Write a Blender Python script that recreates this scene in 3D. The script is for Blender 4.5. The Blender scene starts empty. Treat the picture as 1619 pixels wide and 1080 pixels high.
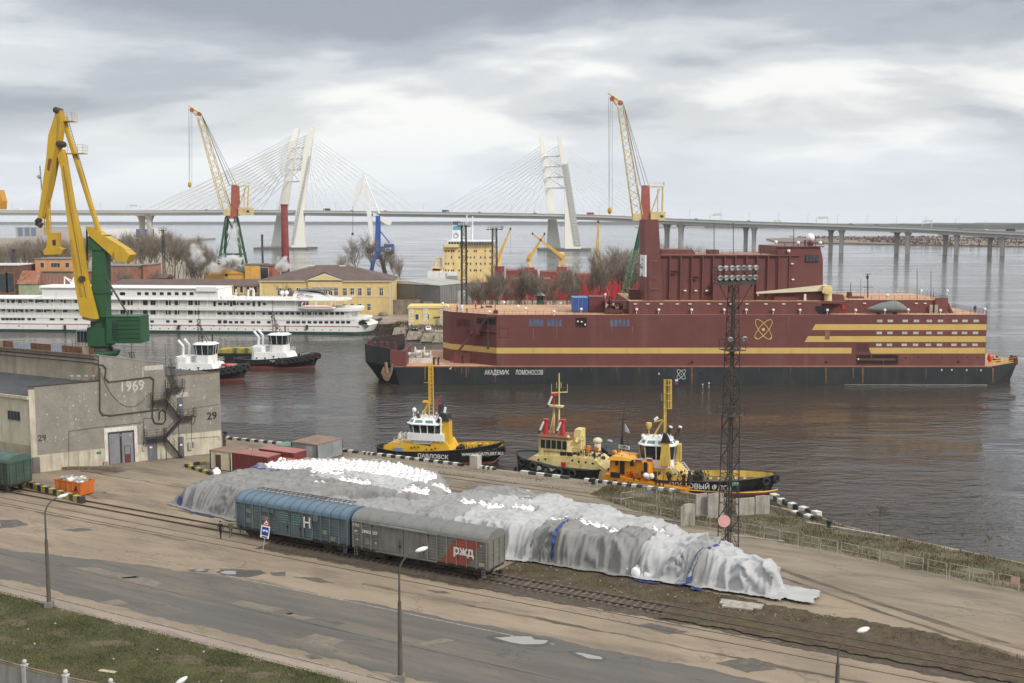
import bpy,math,random
from mathutils import Vector,Matrix
from mathutils import noise as mnoise
random.seed(7)
R=math.radians
scene=bpy.context.scene
COL=scene.collection
F_PX,CAM_Z=1750.0,36.0
PITCH=math.atan(192/F_PX)
cam_d=bpy.data.cameras.new('camera')
cam=bpy.data.objects.new('camera',cam_d)
COL.objects.link(cam)
cam_d.sensor_width=36.0
cam_d.lens=36.0*F_PX/1619.0
cam_d.clip_start=0.5
cam_d.clip_end=90000.0
cam.location=(0,0,CAM_Z)
cam.rotation_euler=(math.pi/2-PITCH,0,0)
scene.camera=cam
SUN_EL,SUN_AZ=R(36),R(128)
world=bpy.data.worlds.new("World")
scene.world=world
world.use_nodes=True
nt=world.node_tree
nt.nodes.clear()
def wn(t,**k):
 n=nt.nodes.new(t)
 for a,b in k.items():setattr(n,a,b)
 return n
def wmath(op,a,b=None,c=None):
 n=wn('ShaderNodeMath',operation=op)
 for i,v in enumerate((a,b,c)):
  if v is None:continue
  if isinstance(v,(int,float)):n.inputs[i].default_value=v
  else:nt.links.new(v,n.inputs[i])
 return n.outputs[0]
w_out=wn('ShaderNodeOutputWorld')
w_bg=wn('ShaderNodeBackground')
w_bg.inputs['Strength'].default_value=0.1
sky=wn('ShaderNodeTexSky',sky_type='NISHITA')
sky.sun_disc=False
sky.sun_elevation=SUN_EL
sky.sun_rotation=SUN_AZ
sky.air_density=1.0;sky.dust_density=2.0;sky.ozone_density=1.0
tc=wn('ShaderNodeTexCoord')
sx=wn('ShaderNodeSeparateXYZ');nt.links.new(tc.outputs['Generated'],sx.inputs[0])
zc=wmath('MAXIMUM',sx.outputs['Z'],0.0)
zd=wmath('ADD',zc,0.21)
cx=wn('ShaderNodeCombineXYZ')
nt.links.new(wmath('DIVIDE',sx.outputs['X'],zd),cx.inputs[0])
nt.links.new(wmath('DIVIDE',sx.outputs['Y'],zd),cx.inputs[1])
def wnoise(scale,detail,rough,dist,loc):
 mp=wn('ShaderNodeMapping');nt.links.new(cx.outputs[0],mp.inputs[0])
 mp.inputs['Location'].default_value=loc;mp.inputs['Scale'].default_value=(0.8,1.0,1.0)
 n=wn('ShaderNodeTexNoise');nt.links.new(mp.outputs[0],n.inputs['Vector'])
 n.inputs['Scale'].default_value=scale;n.inputs['Detail'].default_value=detail
 n.inputs['Roughness'].default_value=rough;n.inputs['Distortion'].default_value=dist
 return n.outputs['Fac']
n1=wnoise(1.05,6,0.47,0.35,(5.6,1.35,0))
n2=wnoise(2.9,7,0.55,0.4,(11.0,4.0,0))
def wramp(fac,stops):
 r=wn('ShaderNodeValToRGB');nt.links.new(fac,r.inputs[0])
 r.color_ramp.interpolation='EASE'
 e=r.color_ramp.elements
 e[0].position,e[0].color=stops[0][0],(*stops[0][1],1)
 e[1].position,e[1].color=stops[-1][0],(*stops[-1][1],1)
 for p,c in stops[1:-1]:
  q=e.new(p);q.color=(*c,1)
 return r.outputs[0]
def wmix(fac,a,b,blend='MIX'):
 m=wn('ShaderNodeMix',data_type='RGBA',blend_type=blend)
 if isinstance(fac,(int,float)):m.inputs[0].default_value=fac
 else:nt.links.new(fac,m.inputs[0])
 for v,i in((a,6),(b,7)):
  if isinstance(v,tuple):m.inputs[i].default_value=(*v,1)
  else:nt.links.new(v,m.inputs[i])
 return m.outputs[2]
dens=wmath('ADD',wmath('MULTIPLY',n1,0.74),wmath('MULTIPLY',n2,0.26))
bank=wramp(zc,[(0.0,(0,0,0)),(0.125,(0,0,0)),(0.19,(1,1,1))])
sp=wn('ShaderNodeSeparateColor');nt.links.new(bank,sp.inputs[0])
dens=wmath('SUBTRACT',dens,wmath('MULTIPLY',sp.outputs[0],0.09))
cloud=wramp(dens,[(0.34,(2.1,2.22,2.52)),(0.43,(2.95,3.08,3.36)),(0.50,(4.3,4.38,4.5)),(0.58,(6.2,6.12,5.9))])
up=wramp(zc,[(0.0,(0,0,0)),(0.22,(0,0,0)),(0.6,(1,1,1))])
cloud2=wmix(up,cloud,(7.6,7.6,7.5))
cover=wmath('MULTIPLY',0.9,1.0)
mixed=wmix(0.88,sky.outputs[0],cloud2)
hz=wramp(zc,[(0.0,(1,1,1)),(0.03,(0.7,)*3),(0.10,(0,0,0))])
final=wmix(hz,mixed,(5.2,5.6,6.0))
nt.links.new(final,w_bg.inputs['Color'])
nt.links.new(w_bg.outputs[0],w_out.inputs['Surface'])
sun_d=bpy.data.lights.new('sun','SUN')
sun_d.energy=1.5;sun_d.angle=R(10);sun_d.color=(1.0,0.94,0.85)
sun=bpy.data.objects.new('sun',sun_d);COL.objects.link(sun)
sd=Vector((math.sin(SUN_AZ)*math.cos(SUN_EL),math.cos(SUN_AZ)*math.cos(SUN_EL),math.sin(SUN_EL)))
sun.rotation_euler=sd.to_track_quat('Z','Y').to_euler()
sun.location=(60,-60,120)
vs=scene.view_settings
vs.view_transform='Standard';vs.look='None';vs.gamma=1.0;vs.use_curve_mapping=False
vs.exposure=0.76
scene.render.film_transparent=False
cy=scene.cycles
cy.max_bounces=6;cy.diffuse_bounces=2;cy.glossy_bounces=3;cy.transmission_bounces=2
cy.volume_bounces=2;cy.transparent_max_bounces=8;cy.caustics_reflective=False;cy.caustics_refractive=False
cy.sample_clamp_indirect=4.0
_ct,_st=math.cos(PITCH),math.sin(PITCH)
def ray(px,py):
 a,b=(px-809.5)/F_PX,-(py-540)/F_PX
 return Vector((a,_ct+b*_st,-_st+b*_ct))
def gp(px,py,z=3.0):
 r=ray(px,py);t=(z-CAM_Z)/r.z
 return Vector((r.x*t,r.y*t,z))
def pt(px,py,Y):
 r=ray(px,py);t=Y/r.y
 return Vector((r.x*t,Y,CAM_Z+r.z*t))
RU=math.atan2(-0.4898,0.8718)
U=Vector((math.cos(RU),math.sin(RU),0));V=Vector((-math.sin(RU),math.cos(RU),0))
QZ=3.0
def D(s,t,z=QZ):
 p=U*s+V*t
 return Vector((p.x,p.y,z))
def dst(px,py,z=QZ):
 p=gp(px,py,z)
 return p.dot(U),p.dot(V)
class MB:
 def __init__(s):
  s.v=[];s.f=[];s.mi=[];s.cur=0
 def add(s,vs,fs):
  o=len(s.v)
  s.v+=[tuple(p)for p in vs]
  s.f+=[tuple(i+o for i in f)for f in fs]
  s.mi+=[s.cur]*len(fs)
  return s
 def box(s,x0,x1,y0,y1,z0,z1):
  if x0>x1:x0,x1=x1,x0
  if y0>y1:y0,y1=y1,y0
  if z0>z1:z0,z1=z1,z0
  return s.add([(x0,y0,z0),(x1,y0,z0),(x1,y1,z0),(x0,y1,z0),(x0,y0,z1),(x1,y0,z1),(x1,y1,z1),(x0,y1,z1)],[(0,3,2,1),(4,5,6,7),(0,1,5,4),(1,2,6,5),(2,3,7,6),(3,0,4,7)])
 def quad(s,a,b,c,d):return s.add([a,b,c,d],[(0,1,2,3)])
 def prism(s,poly,vec):
  n=len(poly);vec=Vector(vec)
  a=[Vector(p)for p in poly];b=[p+vec for p in a]
  return s.add(a+b,[tuple(range(n))[::-1],tuple(range(n,2*n))]+[(i,(i+1)%n,n+(i+1)%n,n+i)for i in range(n)])
 def vpr(s,poly,z0,z1):
  return s.prism([(x,y,z0)for x,y in poly],(0,0,z1-z0))
 def xz(s,poly,y0,y1):
  return s.prism([(x,y0,z)for x,z in poly],(0,y1-y0,0))
 def yz(s,poly,x0,x1):
  return s.prism([(x0,y,z)for y,z in poly],(x1-x0,0,0))
 def tube(s,a,b,r,n=6,r2=None,cap=True):
  a,b=Vector(a),Vector(b);r2=r if r2 is None else r2
  d=b-a
  if d.length<1e-6:return s
  q=d.to_track_quat('Z','Y')
  vs=[]
  for p,rr in((a,r),(b,r2)):
   for i in range(n):
    t=2*math.pi*(i+.5)/n
    vs.append(p+q@Vector((rr*math.cos(t),rr*math.sin(t),0)))
  fs=[(i,(i+1)%n,n+(i+1)%n,n+i)for i in range(n)]
  if cap:fs+=[tuple(range(n))[::-1],tuple(range(n,2*n))]
  return s.add(vs,fs)
 def path(s,pts,r,n=5,r2=None):
  r2=r if r2 is None else r2
  k=len(pts)-1
  for i in range(k):
   s.tube(pts[i],pts[i+1],r+(r2-r)*i/k,n,r+(r2-r)*(i+1)/k)
  return s
 def loop(s,pts,r,n=5):
  return s.path(list(pts)+[pts[0]],r,n)
 def lathe(s,prof,c=(0,0,0),n=12,axis='z'):
  vs=[];fs=[]
  for r,z in prof:
   for i in range(n):
    t=2*math.pi*i/n
    x,y=r*math.cos(t),r*math.sin(t)
    p={'z':(x,y,z),'x':(z,x,y),'y':(y,z,x)}[axis]
    vs.append((c[0]+p[0],c[1]+p[1],c[2]+p[2]))
  m=len(prof)
  for j in range(m-1):
   for i in range(n):
    k=(i+1)%n
    fs.append((j*n+i,j*n+k,(j+1)*n+k,(j+1)*n+i))
  fs+=[tuple(range(n))[::-1],tuple(range((m-1)*n,m*n))]
  return s.add(vs,fs)
 def ball(s,c,r,n=10,m=6,sc=(1,1,1)):
  vs=[(c[0],c[1],c[2]-r*sc[2])];fs=[]
  for j in range(1,m):
   ph=-math.pi/2+math.pi*j/m
   for i in range(n):
    t=2*math.pi*i/n
    vs.append((c[0]+r*sc[0]*math.cos(ph)*math.cos(t),c[1]+r*sc[1]*math.cos(ph)*math.sin(t),c[2]+r*sc[2]*math.sin(ph)))
  vs.append((c[0],c[1],c[2]+r*sc[2]))
  for i in range(n):fs.append((0,1+(i+1)%n,1+i))
  for j in range(m-2):
   for i in range(n):
    k=(i+1)%n
    fs.append((1+j*n+i,1+j*n+k,1+(j+1)*n+k,1+(j+1)*n+i))
  t=len(vs)-1;b=1+(m-2)*n
  for i in range(n):fs.append((t,b+i,b+(i+1)%n))
  return s.add(vs,fs)
 def torus(s,c,R_,r,axis='y',n=14,m=6):
  vs=[];fs=[]
  for i in range(n):
   t=2*math.pi*i/n
   for j in range(m):
    p=2*math.pi*j/m
    a,b,h=(R_+r*math.cos(p))*math.cos(t),(R_+r*math.cos(p))*math.sin(t),r*math.sin(p)
    q={'z':(a,b,h),'y':(a,h,b),'x':(h,a,b)}[axis]
    vs.append((c[0]+q[0],c[1]+q[1],c[2]+q[2]))
  for i in range(n):
   for j in range(m):
    fs.append((i*m+j,((i+1)%n)*m+j,((i+1)%n)*m+(j+1)%m,i*m+(j+1)%m))
  return s.add(vs,fs)
 def grid(s,fn,nu,nv):
  vs=[fn(i/nu,j/nv)for i in range(nu+1)for j in range(nv+1)]
  w=nv+1
  return s.add(vs,[(i*w+j,(i+1)*w+j,(i+1)*w+j+1,i*w+j+1)for i in range(nu)for j in range(nv)])
 def mast(s,a,b,w0,w1,r,bays,n=4,horiz=True):
  a,b=Vector(a),Vector(b);d=b-a
  ax=d.normalized()
  ex=ax.orthogonal()if abs(ax.z)<.5 else Vector((1,0,0))
  ex=(ex-ax*ex.dot(ax)).normalized();ey=ax.cross(ex)
  def c(k,i):
   w=w0+(w1-w0)*k
   sx,sy=((-1,-1),(1,-1),(1,1),(-1,1))[i%4]
   return a+d*k+ex*w*sx+ey*w*sy
  for i in range(4):s.tube(c(0,i),c(1,i),r,n)
  for k in range(bays):
   for i in range(4):
    k0,k1=k/bays,(k+1)/bays
    if(k+i)%2:s.tube(c(k0,i),c(k1,i+1),r*.6,3)
    else:s.tube(c(k0,i+1),c(k1,i),r*.6,3)
    if horiz:s.tube(c(k1,i),c(k1,i+1),r*.6,3)
  return s
 def xf(s,m,k0=0):
  for i in range(k0,len(s.v)):s.v[i]=tuple(m@Vector(s.v[i]))
  return s
 def rail(s,pts,h=1.0,bars=3,sp=1.6,r=.03):
  for a,b in zip(pts,pts[1:]):
   a,b=Vector(a),Vector(b);L=(b-a).length
   k=max(1,int(round(L/sp)))
   for i in range(k+1):
    p=a+(b-a)*i/k
    s.tube(p,p+Vector((0,0,h)),r,4,cap=False)
   for j in range(bars):
    z=Vector((0,0,h*(j+1)/bars))
    s.tube(a+z,b+z,r*.8,4,cap=False)
  return s
 def mesh(s,name,mats,smooth=False):
  me=bpy.data.meshes.new(name)
  me.from_pydata(s.v,[],s.f)
  mats=mats if isinstance(mats,(list,tuple))else[mats]
  for m in mats:me.materials.append(m)
  if len(mats)>1:me.polygons.foreach_set('material_index',s.mi)
  if smooth:me.polygons.foreach_set('use_smooth',[True]*len(me.polygons))
  me.update()
  return me
 def build(s,name,mats,parent=None,smooth=False,loc=None,rotz=0.0,label=None):
  return link(name,s.mesh(name,mats,smooth),parent,loc,rotz,label)
def link(name,me,parent=None,loc=None,rotz=0.0,label=None):
 o=bpy.data.objects.new(name,me);COL.objects.link(o)
 if parent is not None:o.parent=parent
 if loc is not None:o.location=loc
 if rotz:o.rotation_euler=(0,0,rotz)
 if label:o['label']=label
 return o
def tag(o,label,cat,group=None):
 o['label']=label;o['category']=cat
 if group:o['group']=group
 return o
def thing(name,label,cat,loc=(0,0,0),rotz=0.0,group=None):
 o=bpy.data.objects.new(name,None);COL.objects.link(o)
 o.empty_display_size=.5
 o.location=loc;o.rotation_euler=(0,0,rotz)
 return tag(o,label,cat,group)
def kind(o,k):
 o['kind']=k;return o
KIDS={}
def children(o):return[c for c in bpy.data.objects if c.parent is o]
def tree_of(o):
 return[(c,tree_of(c))for c in children(o)]
def dup(root,tree,loc,rotz=None,label=None,scale=None):
 c=root.copy();COL.objects.link(c);c.location=loc
 if rotz is not None:c.rotation_euler=(0,0,rotz)
 if scale is not None:c.scale=scale if isinstance(scale,tuple)else(scale,)*3
 if label:c['label']=label
 def rec(lst,par):
  for o,sub in lst:
   k=o.copy();COL.objects.link(k);k.parent=par
   rec(sub,k)
 rec(tree,c)
 return c
def text_mesh(name,body,size,mat_,depth=.01,bold=0.0,align='CENTER',spacing=1.0):
 cu=bpy.data.curves.new(name,'FONT')
 cu.body=body;cu.size=size;cu.extrude=depth;cu.offset=bold
 cu.align_x=align;cu.align_y='CENTER';cu.resolution_u=2;cu.space_character=spacing
 o=bpy.data.objects.new(name,cu);COL.objects.link(o)
 dg=bpy.context.evaluated_depsgraph_get()
 me=bpy.data.meshes.new_from_object(o.evaluated_get(dg))
 bpy.data.objects.remove(o);bpy.data.curves.remove(cu)
 me.name=name;me.materials.clear();me.materials.append(mat_)
 return me
def sign_text(name,body,size,mat_,parent,loc,rot=(math.pi/2,0,0),bold=.0,spacing=1.0,depth=.01,sx=1.0):
 o=link(name,text_mesh(name,body,size,mat_,depth,bold,spacing=spacing),parent,loc)
 o.rotation_euler=rot;o.scale=(sx,1,1)
 return o
MATS={}
def mat(name,col,rough=.6,metal=0.0,var=.12,scale=.6,dirt=None,damt=0.0,streak=True,bump=0.0,bscale=8.0,wave=None,emit=None,along=None,spec=.5,dscale=None,grit=0,gamt=.16,crack=0):
 if name in MATS:return MATS[name]
 m=bpy.data.materials.new(name);MATS[name]=m
 m.use_nodes=True
 t=m.node_tree;b=t.nodes['Principled BSDF'];L=t.links.new
 def nn(ty,**k):
  n=t.nodes.new(ty)
  for a,c in k.items():setattr(n,a,c)
  return n
 b.inputs['Roughness'].default_value=rough
 b.inputs['Metallic'].default_value=metal
 b.inputs['Specular IOR Level'].default_value=spec
 ge=nn('ShaderNodeNewGeometry')
 pos=ge.outputs['Position']
 if along is not None:
  mp=nn('ShaderNodeMapping');L(pos,mp.inputs[0])
  mp.inputs['Rotation'].default_value=(0,0,-RU)
  mp2=nn('ShaderNodeMapping');L(mp.outputs[0],mp2.inputs[0]);mp2.inputs['Scale'].default_value=along
  vpos=mp2.outputs[0]
 else:vpos=pos
 def noise(sc,det,src,rg=.55):
  n=nn('ShaderNodeTexNoise');L(src,n.inputs['Vector'])
  n.inputs['Scale'].default_value=sc;n.inputs['Detail'].default_value=det;n.inputs['Roughness'].default_value=rg
  return n.outputs['Fac']
 def ramp(f,a,ca,c,cc):
  r=nn('ShaderNodeValToRGB');L(f,r.inputs[0])
  r.color_ramp.elements[0].position=a;r.color_ramp.elements[0].color=(*ca,1)
  r.color_ramp.elements[1].position=c;r.color_ramp.elements[1].color=(*cc,1)
  return r.outputs[0]
 lo=tuple(max(0,c*(1-var))for c in col);hi=tuple(min(.95,c*(1+var))for c in col)
 c=ramp(noise(scale,6,vpos),.33,lo,.67,hi)
 if dirt is not None:
  if streak:
   mp=nn('ShaderNodeMapping');L(pos,mp.inputs[0]);mp.inputs['Scale'].default_value=(1,1,.12)
   src=mp.outputs[0]
  else:src=vpos
  f=noise(dscale or scale*2.2,7,src,.65)
  k=ramp(f,.60-.35*damt,(0,)*3,.86-.3*damt,(1,)*3)
  mx=nn('ShaderNodeMix',data_type='RGBA');L(k,mx.inputs[0]);L(c,mx.inputs[6]);mx.inputs[7].default_value=(*dirt,1)
  c=mx.outputs[2]
 if grit:
  g_=ramp(noise(grit,3,pos,.7),.30,(1-gamt,)*3,.70,(1+gamt*.6,)*3)
  mx=nn('ShaderNodeMix',data_type='RGBA',blend_type='MULTIPLY');mx.inputs[0].default_value=1;L(c,mx.inputs[6]);L(g_,mx.inputs[7]);c=mx.outputs[2]
 if crack:
  vo=nn('ShaderNodeTexVoronoi',feature='DISTANCE_TO_EDGE');vo.inputs['Scale'].default_value=crack;vo.inputs['Randomness'].default_value=1
  dv=nn('ShaderNodeTexNoise');L(pos,dv.inputs['Vector']);dv.inputs['Scale'].default_value=.9
  ad=nn('ShaderNodeVectorMath',operation='ADD');L(vpos,ad.inputs[0]);L(dv.outputs['Color'],ad.inputs[1]);L(ad.outputs[0],vo.inputs['Vector'])
  mx=nn('ShaderNodeMix',data_type='RGBA');L(ramp(vo.outputs['Distance'],.004,(.34,)*3,.014,(0,)*3),mx.inputs[0]);L(c,mx.inputs[6]);mx.inputs[7].default_value=(col[0]*.3,col[1]*.3,col[2]*.3,1);c=mx.outputs[2]
 L(c,b.inputs['Base Color'])
 h=None
 if bump:
  bn=nn('ShaderNodeBump');bn.inputs['Strength'].default_value=bump;bn.inputs['Distance'].default_value=.05
  L(noise(bscale,5,vpos),bn.inputs['Height']);h=bn.outputs[0]
 if wave:
  ax,pitch,dep=wave
  oc=nn('ShaderNodeTexCoord')
  wv=nn('ShaderNodeTexWave',wave_type='BANDS',bands_direction=ax);L(oc.outputs['Object'],wv.inputs['Vector'])
  wv.inputs['Scale'].default_value=.314/pitch
  bn=nn('ShaderNodeBump');bn.inputs['Strength'].default_value=1.0;bn.inputs['Distance'].default_value=dep
  L(wv.outputs['Fac'],bn.inputs['Height'])
  if h is not None:L(h,bn.inputs['Normal'])
  h=bn.outputs[0]
 if h is not None:L(h,b.inputs['Normal'])
 if emit:
  b.inputs['Emission Color'].default_value=(*col,1);b.inputs['Emission Strength'].default_value=emit
 return m
RUST=(.16,.065,.03);GRIME=(.08,.07,.055)
m_black=mat('black_paint',(.018,.02,.022),.5,var=.3,dirt=(.09,.07,.055),damt=.25)
m_rubber=mat('tyre_rubber',(.02,.02,.021),.85,var=.3)
m_dark=mat('dark_steel',(.035,.033,.03),.6,var=.3,dirt=RUST,damt=.2)
m_steel=mat('grey_steel',(.22,.225,.23),.5,.3,var=.15)
m_galv=mat('galvanised_steel',(.42,.43,.42),.45,.4,var=.1)
m_white=mat('white_paint',(.78,.79,.78),.45,var=.05,dirt=(.42,.37,.30),damt=.12)
m_whitec=mat('clean_white_paint',(.8,.8,.79),.4,var=.03)
m_yellow=mat('yellow_paint',(.62,.40,.03),.5,var=.12,dirt=(.30,.17,.05),damt=.2)
m_cream=mat('cream_paint',(.70,.58,.27),.55,var=.1,dirt=(.3,.2,.1),damt=.18)
m_red=mat('red_paint',(.42,.03,.03),.5,var=.12)
m_blue=mat('blue_paint',(.035,.10,.33),.5,var=.15,dirt=(.1,.1,.1),damt=.1)
m_green=mat('green_paint',(.025,.12,.055),.5,var=.18,dirt=(.09,.07,.04),damt=.15)
m_orange=mat('orange_paint',(.62,.24,.02),.5,var=.15,dirt=RUST,damt=.2)
m_glass=mat('dark_glass',(.02,.03,.035),.08,var=.2,spec=.8)
m_conc=mat('concrete',(.30,.285,.255),.9,var=.2,scale=.4,dirt=(.12,.11,.09),damt=.3,bump=.3)
m_wood=mat('old_wood',(.16,.12,.085),.9,var=.3,scale=2)
def water_material():
 m=bpy.data.materials.new('water');m.use_nodes=True
 t=m.node_tree;b=t.nodes['Principled BSDF'];L=t.links.new
 b.inputs['Base Color'].default_value=(.042,.037,.031,1)
 b.inputs['Roughness'].default_value=.06
 b.inputs['IOR'].default_value=1.333
 b.inputs['Specular IOR Level'].default_value=.5
 ge=t.nodes.new('ShaderNodeNewGeometry')
 def noise(sc,scale,det,rot=0):
  mp=t.nodes.new('ShaderNodeMapping');L(ge.outputs['Position'],mp.inputs[0]);mp.inputs['Scale'].default_value=sc
  mp.inputs['Rotation'].default_value=(0,0,rot)
  n=t.nodes.new('ShaderNodeTexNoise');L(mp.outputs[0],n.inputs['Vector'])
  n.inputs['Scale'].default_value=scale;n.inputs['Detail'].default_value=det;n.inputs['Roughness'].default_value=.6
  return n.outputs['Fac']
 a=noise((.55,1.0,1),.55,4,.1)
 c=noise((.22,.5,1),.16,3,-.15)
 big=noise((.010,.022,1),1.0,4,.05)
 r=t.nodes.new('ShaderNodeValToRGB');L(big,r.inputs[0])
 r.color_ramp.elements[0].position=.42;r.color_ramp.elements[0].color=(.10,)*3+(1,)
 r.color_ramp.elements[1].position=.62;r.color_ramp.elements[1].color=(1,)*3+(1,)
 def mt(op,x,y):
  n=t.nodes.new('ShaderNodeMath');n.operation=op
  for i,q in enumerate((x,y)):
   if isinstance(q,float):n.inputs[i].default_value=q
   else:L(q,n.inputs[i])
  return n.outputs[0]
 h=mt('ADD',mt('MULTIPLY',mt('MULTIPLY',a,r.outputs[0]),.62),mt('MULTIPLY',c,.40))
 bn=t.nodes.new('ShaderNodeBump');bn.inputs['Strength'].default_value=.85;bn.inputs['Distance'].default_value=1.25
 L(h,bn.inputs['Height']);L(bn.outputs[0],b.inputs['Normal'])
 return m
m_water=water_material()
w=MB();S_=12000
w.quad((-S_,-300,0),(S_,-300,0),(S_,S_,0),(-S_,S_,0))
kind(w.build('water',m_water),'structure')
m_ground=mat('sandy_yard',(.258,.206,.147),.92,grit=7,crack=.22,var=.16,scale=.5,along=(.22,.8,1),dirt=(.135,.108,.080),damt=.28,streak=False,bump=.35,bscale=3,dscale=.55)
m_yard=mat('yard_concrete',(.232,.191,.140),.9,grit=7,crack=.3,var=.16,scale=.5,along=(.2,.9,1),dirt=(.12,.098,.072),damt=.4,streak=False,bump=.3,bscale=3,dscale=.6)
m_asph=mat('asphalt',(.105,.098,.088),.88,grit=9,crack=.35,var=.14,scale=.4,along=(.12,.9,1),dirt=(.185,.155,.118),damt=.36,streak=False,bump=.3,bscale=6,dscale=.5)
m_pave=mat('pavement',(.270,.225,.185),.9,var=.12,scale=.8,along=(.3,1,1),dirt=(.16,.13,.10),damt=.3,streak=False,bump=.3,dscale=.6)
m_soil=mat('brown_soil',(.075,.052,.032),.98,grit=5,gamt=.4,var=.35,scale=.9,dirt=(.075,.075,.025),damt=.35,streak=False,bump=.8,bscale=3,dscale=.5)
m_turf=mat('turf',(.058,.060,.020),.98,grit=5,gamt=.35,var=.3,scale=.5,dirt=(.105,.085,.045),damt=.32,streak=False,bump=.7,bscale=4,dscale=.35)
m_ballast=mat('oily_ballast',(.075,.058,.042),.95,var=.35,scale=2.5,dirt=(.13,.105,.075),damt=.3,streak=False,grit=6,gamt=.4,bump=.9,bscale=8)
m_rut=mat('rut_mud',(.085,.068,.05),.9,var=.35,scale=1.0,along=(.15,1,1),dirt=(.24,.19,.14),damt=.45,streak=False,bump=.5,dscale=.8)
m_wet=mat('wet_mud',(.055,.046,.038),.35,var=.25)
m_patch_l=mat('pale_patch',(.175,.152,.124),.9,var=.16,scale=1,dirt=(.12,.105,.09),damt=.4,streak=False)
m_patch_d=mat('dark_patch',(.085,.076,.066),.8,var=.2,scale=1,dirt=(.17,.14,.11),damt=.3,streak=False)
m_line=mat('worn_line',(.34,.31,.26),.85,var=.2,scale=2,dirt=(.13,.12,.105),damt=.5,streak=False)
EDGE=[(-300,122),(-121,123.2),(-112,124.1),(-104,124.5),(-98,124.7),(-90,125.1),(-44,125.7),(-38,125.2),(-33,124.0),(-29.7,122.7),(-25.6,120),(-16,117.4),(-7.8,115.2),(10,110),(110,92)]
g=MB()
poly=[(-300,-60)]+[(110,-60)]+EDGE[::-1]
pw=[tuple(D(s,t,0).xy)for s,t in poly]
g.vpr(pw,-2.0,3.0)
kind(g.build('quay_ground',m_ground),'structure')
rng=random.Random(3)
def wob(seed,amp,wl):
 ph=[rng.random()*6.28 for _ in range(5)]
 return lambda x:amp*sum(math.sin(x*2*math.pi/(wl*f)+p)*q for f,p,q in zip((1,.43,.19,.09,2.1),ph,(.4,.3,.2,.15,.3)))
def strip(name,s0,s1,f0,f1,dz,m,k='structure',step=.5,amp=0.0,wl=9.,cols=1):
 w0,w1=wob(1,amp,wl),wob(2,amp,wl)
 n=max(2,int((s1-s0)/step));b=MB();vs=[]
 g0=f0 if callable(f0)else(lambda s,c=f0:c)
 g1=f1 if callable(f1)else(lambda s,c=f1:c)
 for i in range(n+1):
  s=s0+(s1-s0)*i/n
  a,c=g0(s)+w0(s),g1(s)+w1(s)
  for j in range(cols+1):vs.append(tuple(D(s,a+(c-a)*j/cols,QZ+dz)))
 q=cols+1
 b.add(vs,[(i*q+j,(i+1)*q+j,(i+1)*q+j+1,i*q+j+1)for i in range(n)for j in range(cols)])
 o=b.build(name,m)
 if k:kind(o,k)
 return o
def lerp(pts):
 def f(s):
  for(a,x),(b,y)in zip(pts,pts[1:]):
   if s<=b:return x+(y-x)*max(0,(s-a))/(b-a)if b>a else x
  return pts[-1][1]
 return f
strip('grass_verge',-170,30,-20,60.8,.004,m_turf,amp=.32,wl=5,cols=2)
strip('road',-170,60,62.3,lerp([(-170,69),(-97,69.5),(-90,71.5),(-80,73),(-70,74.6),(-30,75.6),(60,76)]),.004,m_asph,amp=.35,wl=14)
strip('gutter_sand',-170,60,62.3,63.6,.008,m_ground,amp=.35,wl=11)
pv=MB();pv.box(-170,40,60.85,62.15,3.0,3.06)
po=pv.build('pavement',m_pave,rotz=RU);kind(po,'structure')
ks=MB();ks.box(-.97,.97,-.075,.075,0,.14);kme=ks.mesh('kerb_stone',mat('kerb_concrete',(.27,.235,.2),.9,var=.2,scale=2,dirt=(.14,.12,.1),damt=.3,streak=False))
for i in range(62):
 s=-112+i*2.0
 o=link('kerb_stone',kme,po,(s,62.23+rng.uniform(-.015,.015),2.99-rng.random()*.02))
strip('road_edge_line',-86,-38,74.35,74.48,.012,m_line,amp=.03,wl=5)
strip('road_joint',-120,30,68.55,68.63,.012,mat('tar_seam',(.06,.056,.05),.8,var=.2),amp=.08,wl=20)
def blob(name,pts,dz,m,k='structure',jag=.12,sub=4):
 ps=[gp(x,y,QZ)for x,y in pts];out=[]
 for a,b in zip(ps,ps[1:]+ps[:1]):
  sub=max(4,int((b-a).length/.22))
  for i in range(sub):
   p=a+(b-a)*i/sub;q=jag*1.6
   out.append(p+Vector((q*mnoise.noise(p*.9)+q*.7*mnoise.noise(p*2.7),q*mnoise.noise(p*.8+Vector((9,3,1)))+q*.7*mnoise.noise(p*2.5+Vector((1,7,2))),0)))
 b=MB();b.add([(p.x,p.y,QZ+dz)for p in out],[tuple(range(len(out)))])
 o=b.build(name,m)
 if k:kind(o,k)
 return o
for pts in([(185,914),(217,911),(260,922),(236,930)],[(155,953),(187,947),(207,955),(180,957)],[(110,897),(150,897),(222,913),(195,915)],[(366,955),(382,949),(450,963),(430,968)],[(445,972),(460,970),(500,977),(480,980)],[(660,1017),(705,1009),(720,1013),(672,1022)],[(465,1012),(500,1002),(545,1013),(520,1024)]):
 blob('road_patch',pts,.012,m_patch_l,jag=.06)
for pts in([(90,891),(104,890),(108,894),(96,895)],[(120,893),(134,892),(136,897),(125,897)],[(447,969),(458,967),(468,970),(455,973)],[(519,984),(535,982),(546,987),(530,989)],[(480,1036),(498,1035),(512,1042),(490,1043)],[(672,933),(700,935),(712,939),(690,938)],[(345,899),(410,901),(422,907),(390,912),(352,908)],[(425,906),(450,904),(452,911),(432,911)],[(462,912),(500,913),(531,922),(505,921)],[(96,838),(130,835),(152,838),(120,841)],[(0,822),(30,822),(45,830),(0,836)],[(1005,989),(1030,985),(1090,1000),(1060,1003)],[(1130,1048),(1190,1040),(1230,1058),(1180,1064)]):
 blob('asphalt_patch',pts,.012,m_patch_d,jag=.1)
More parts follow.
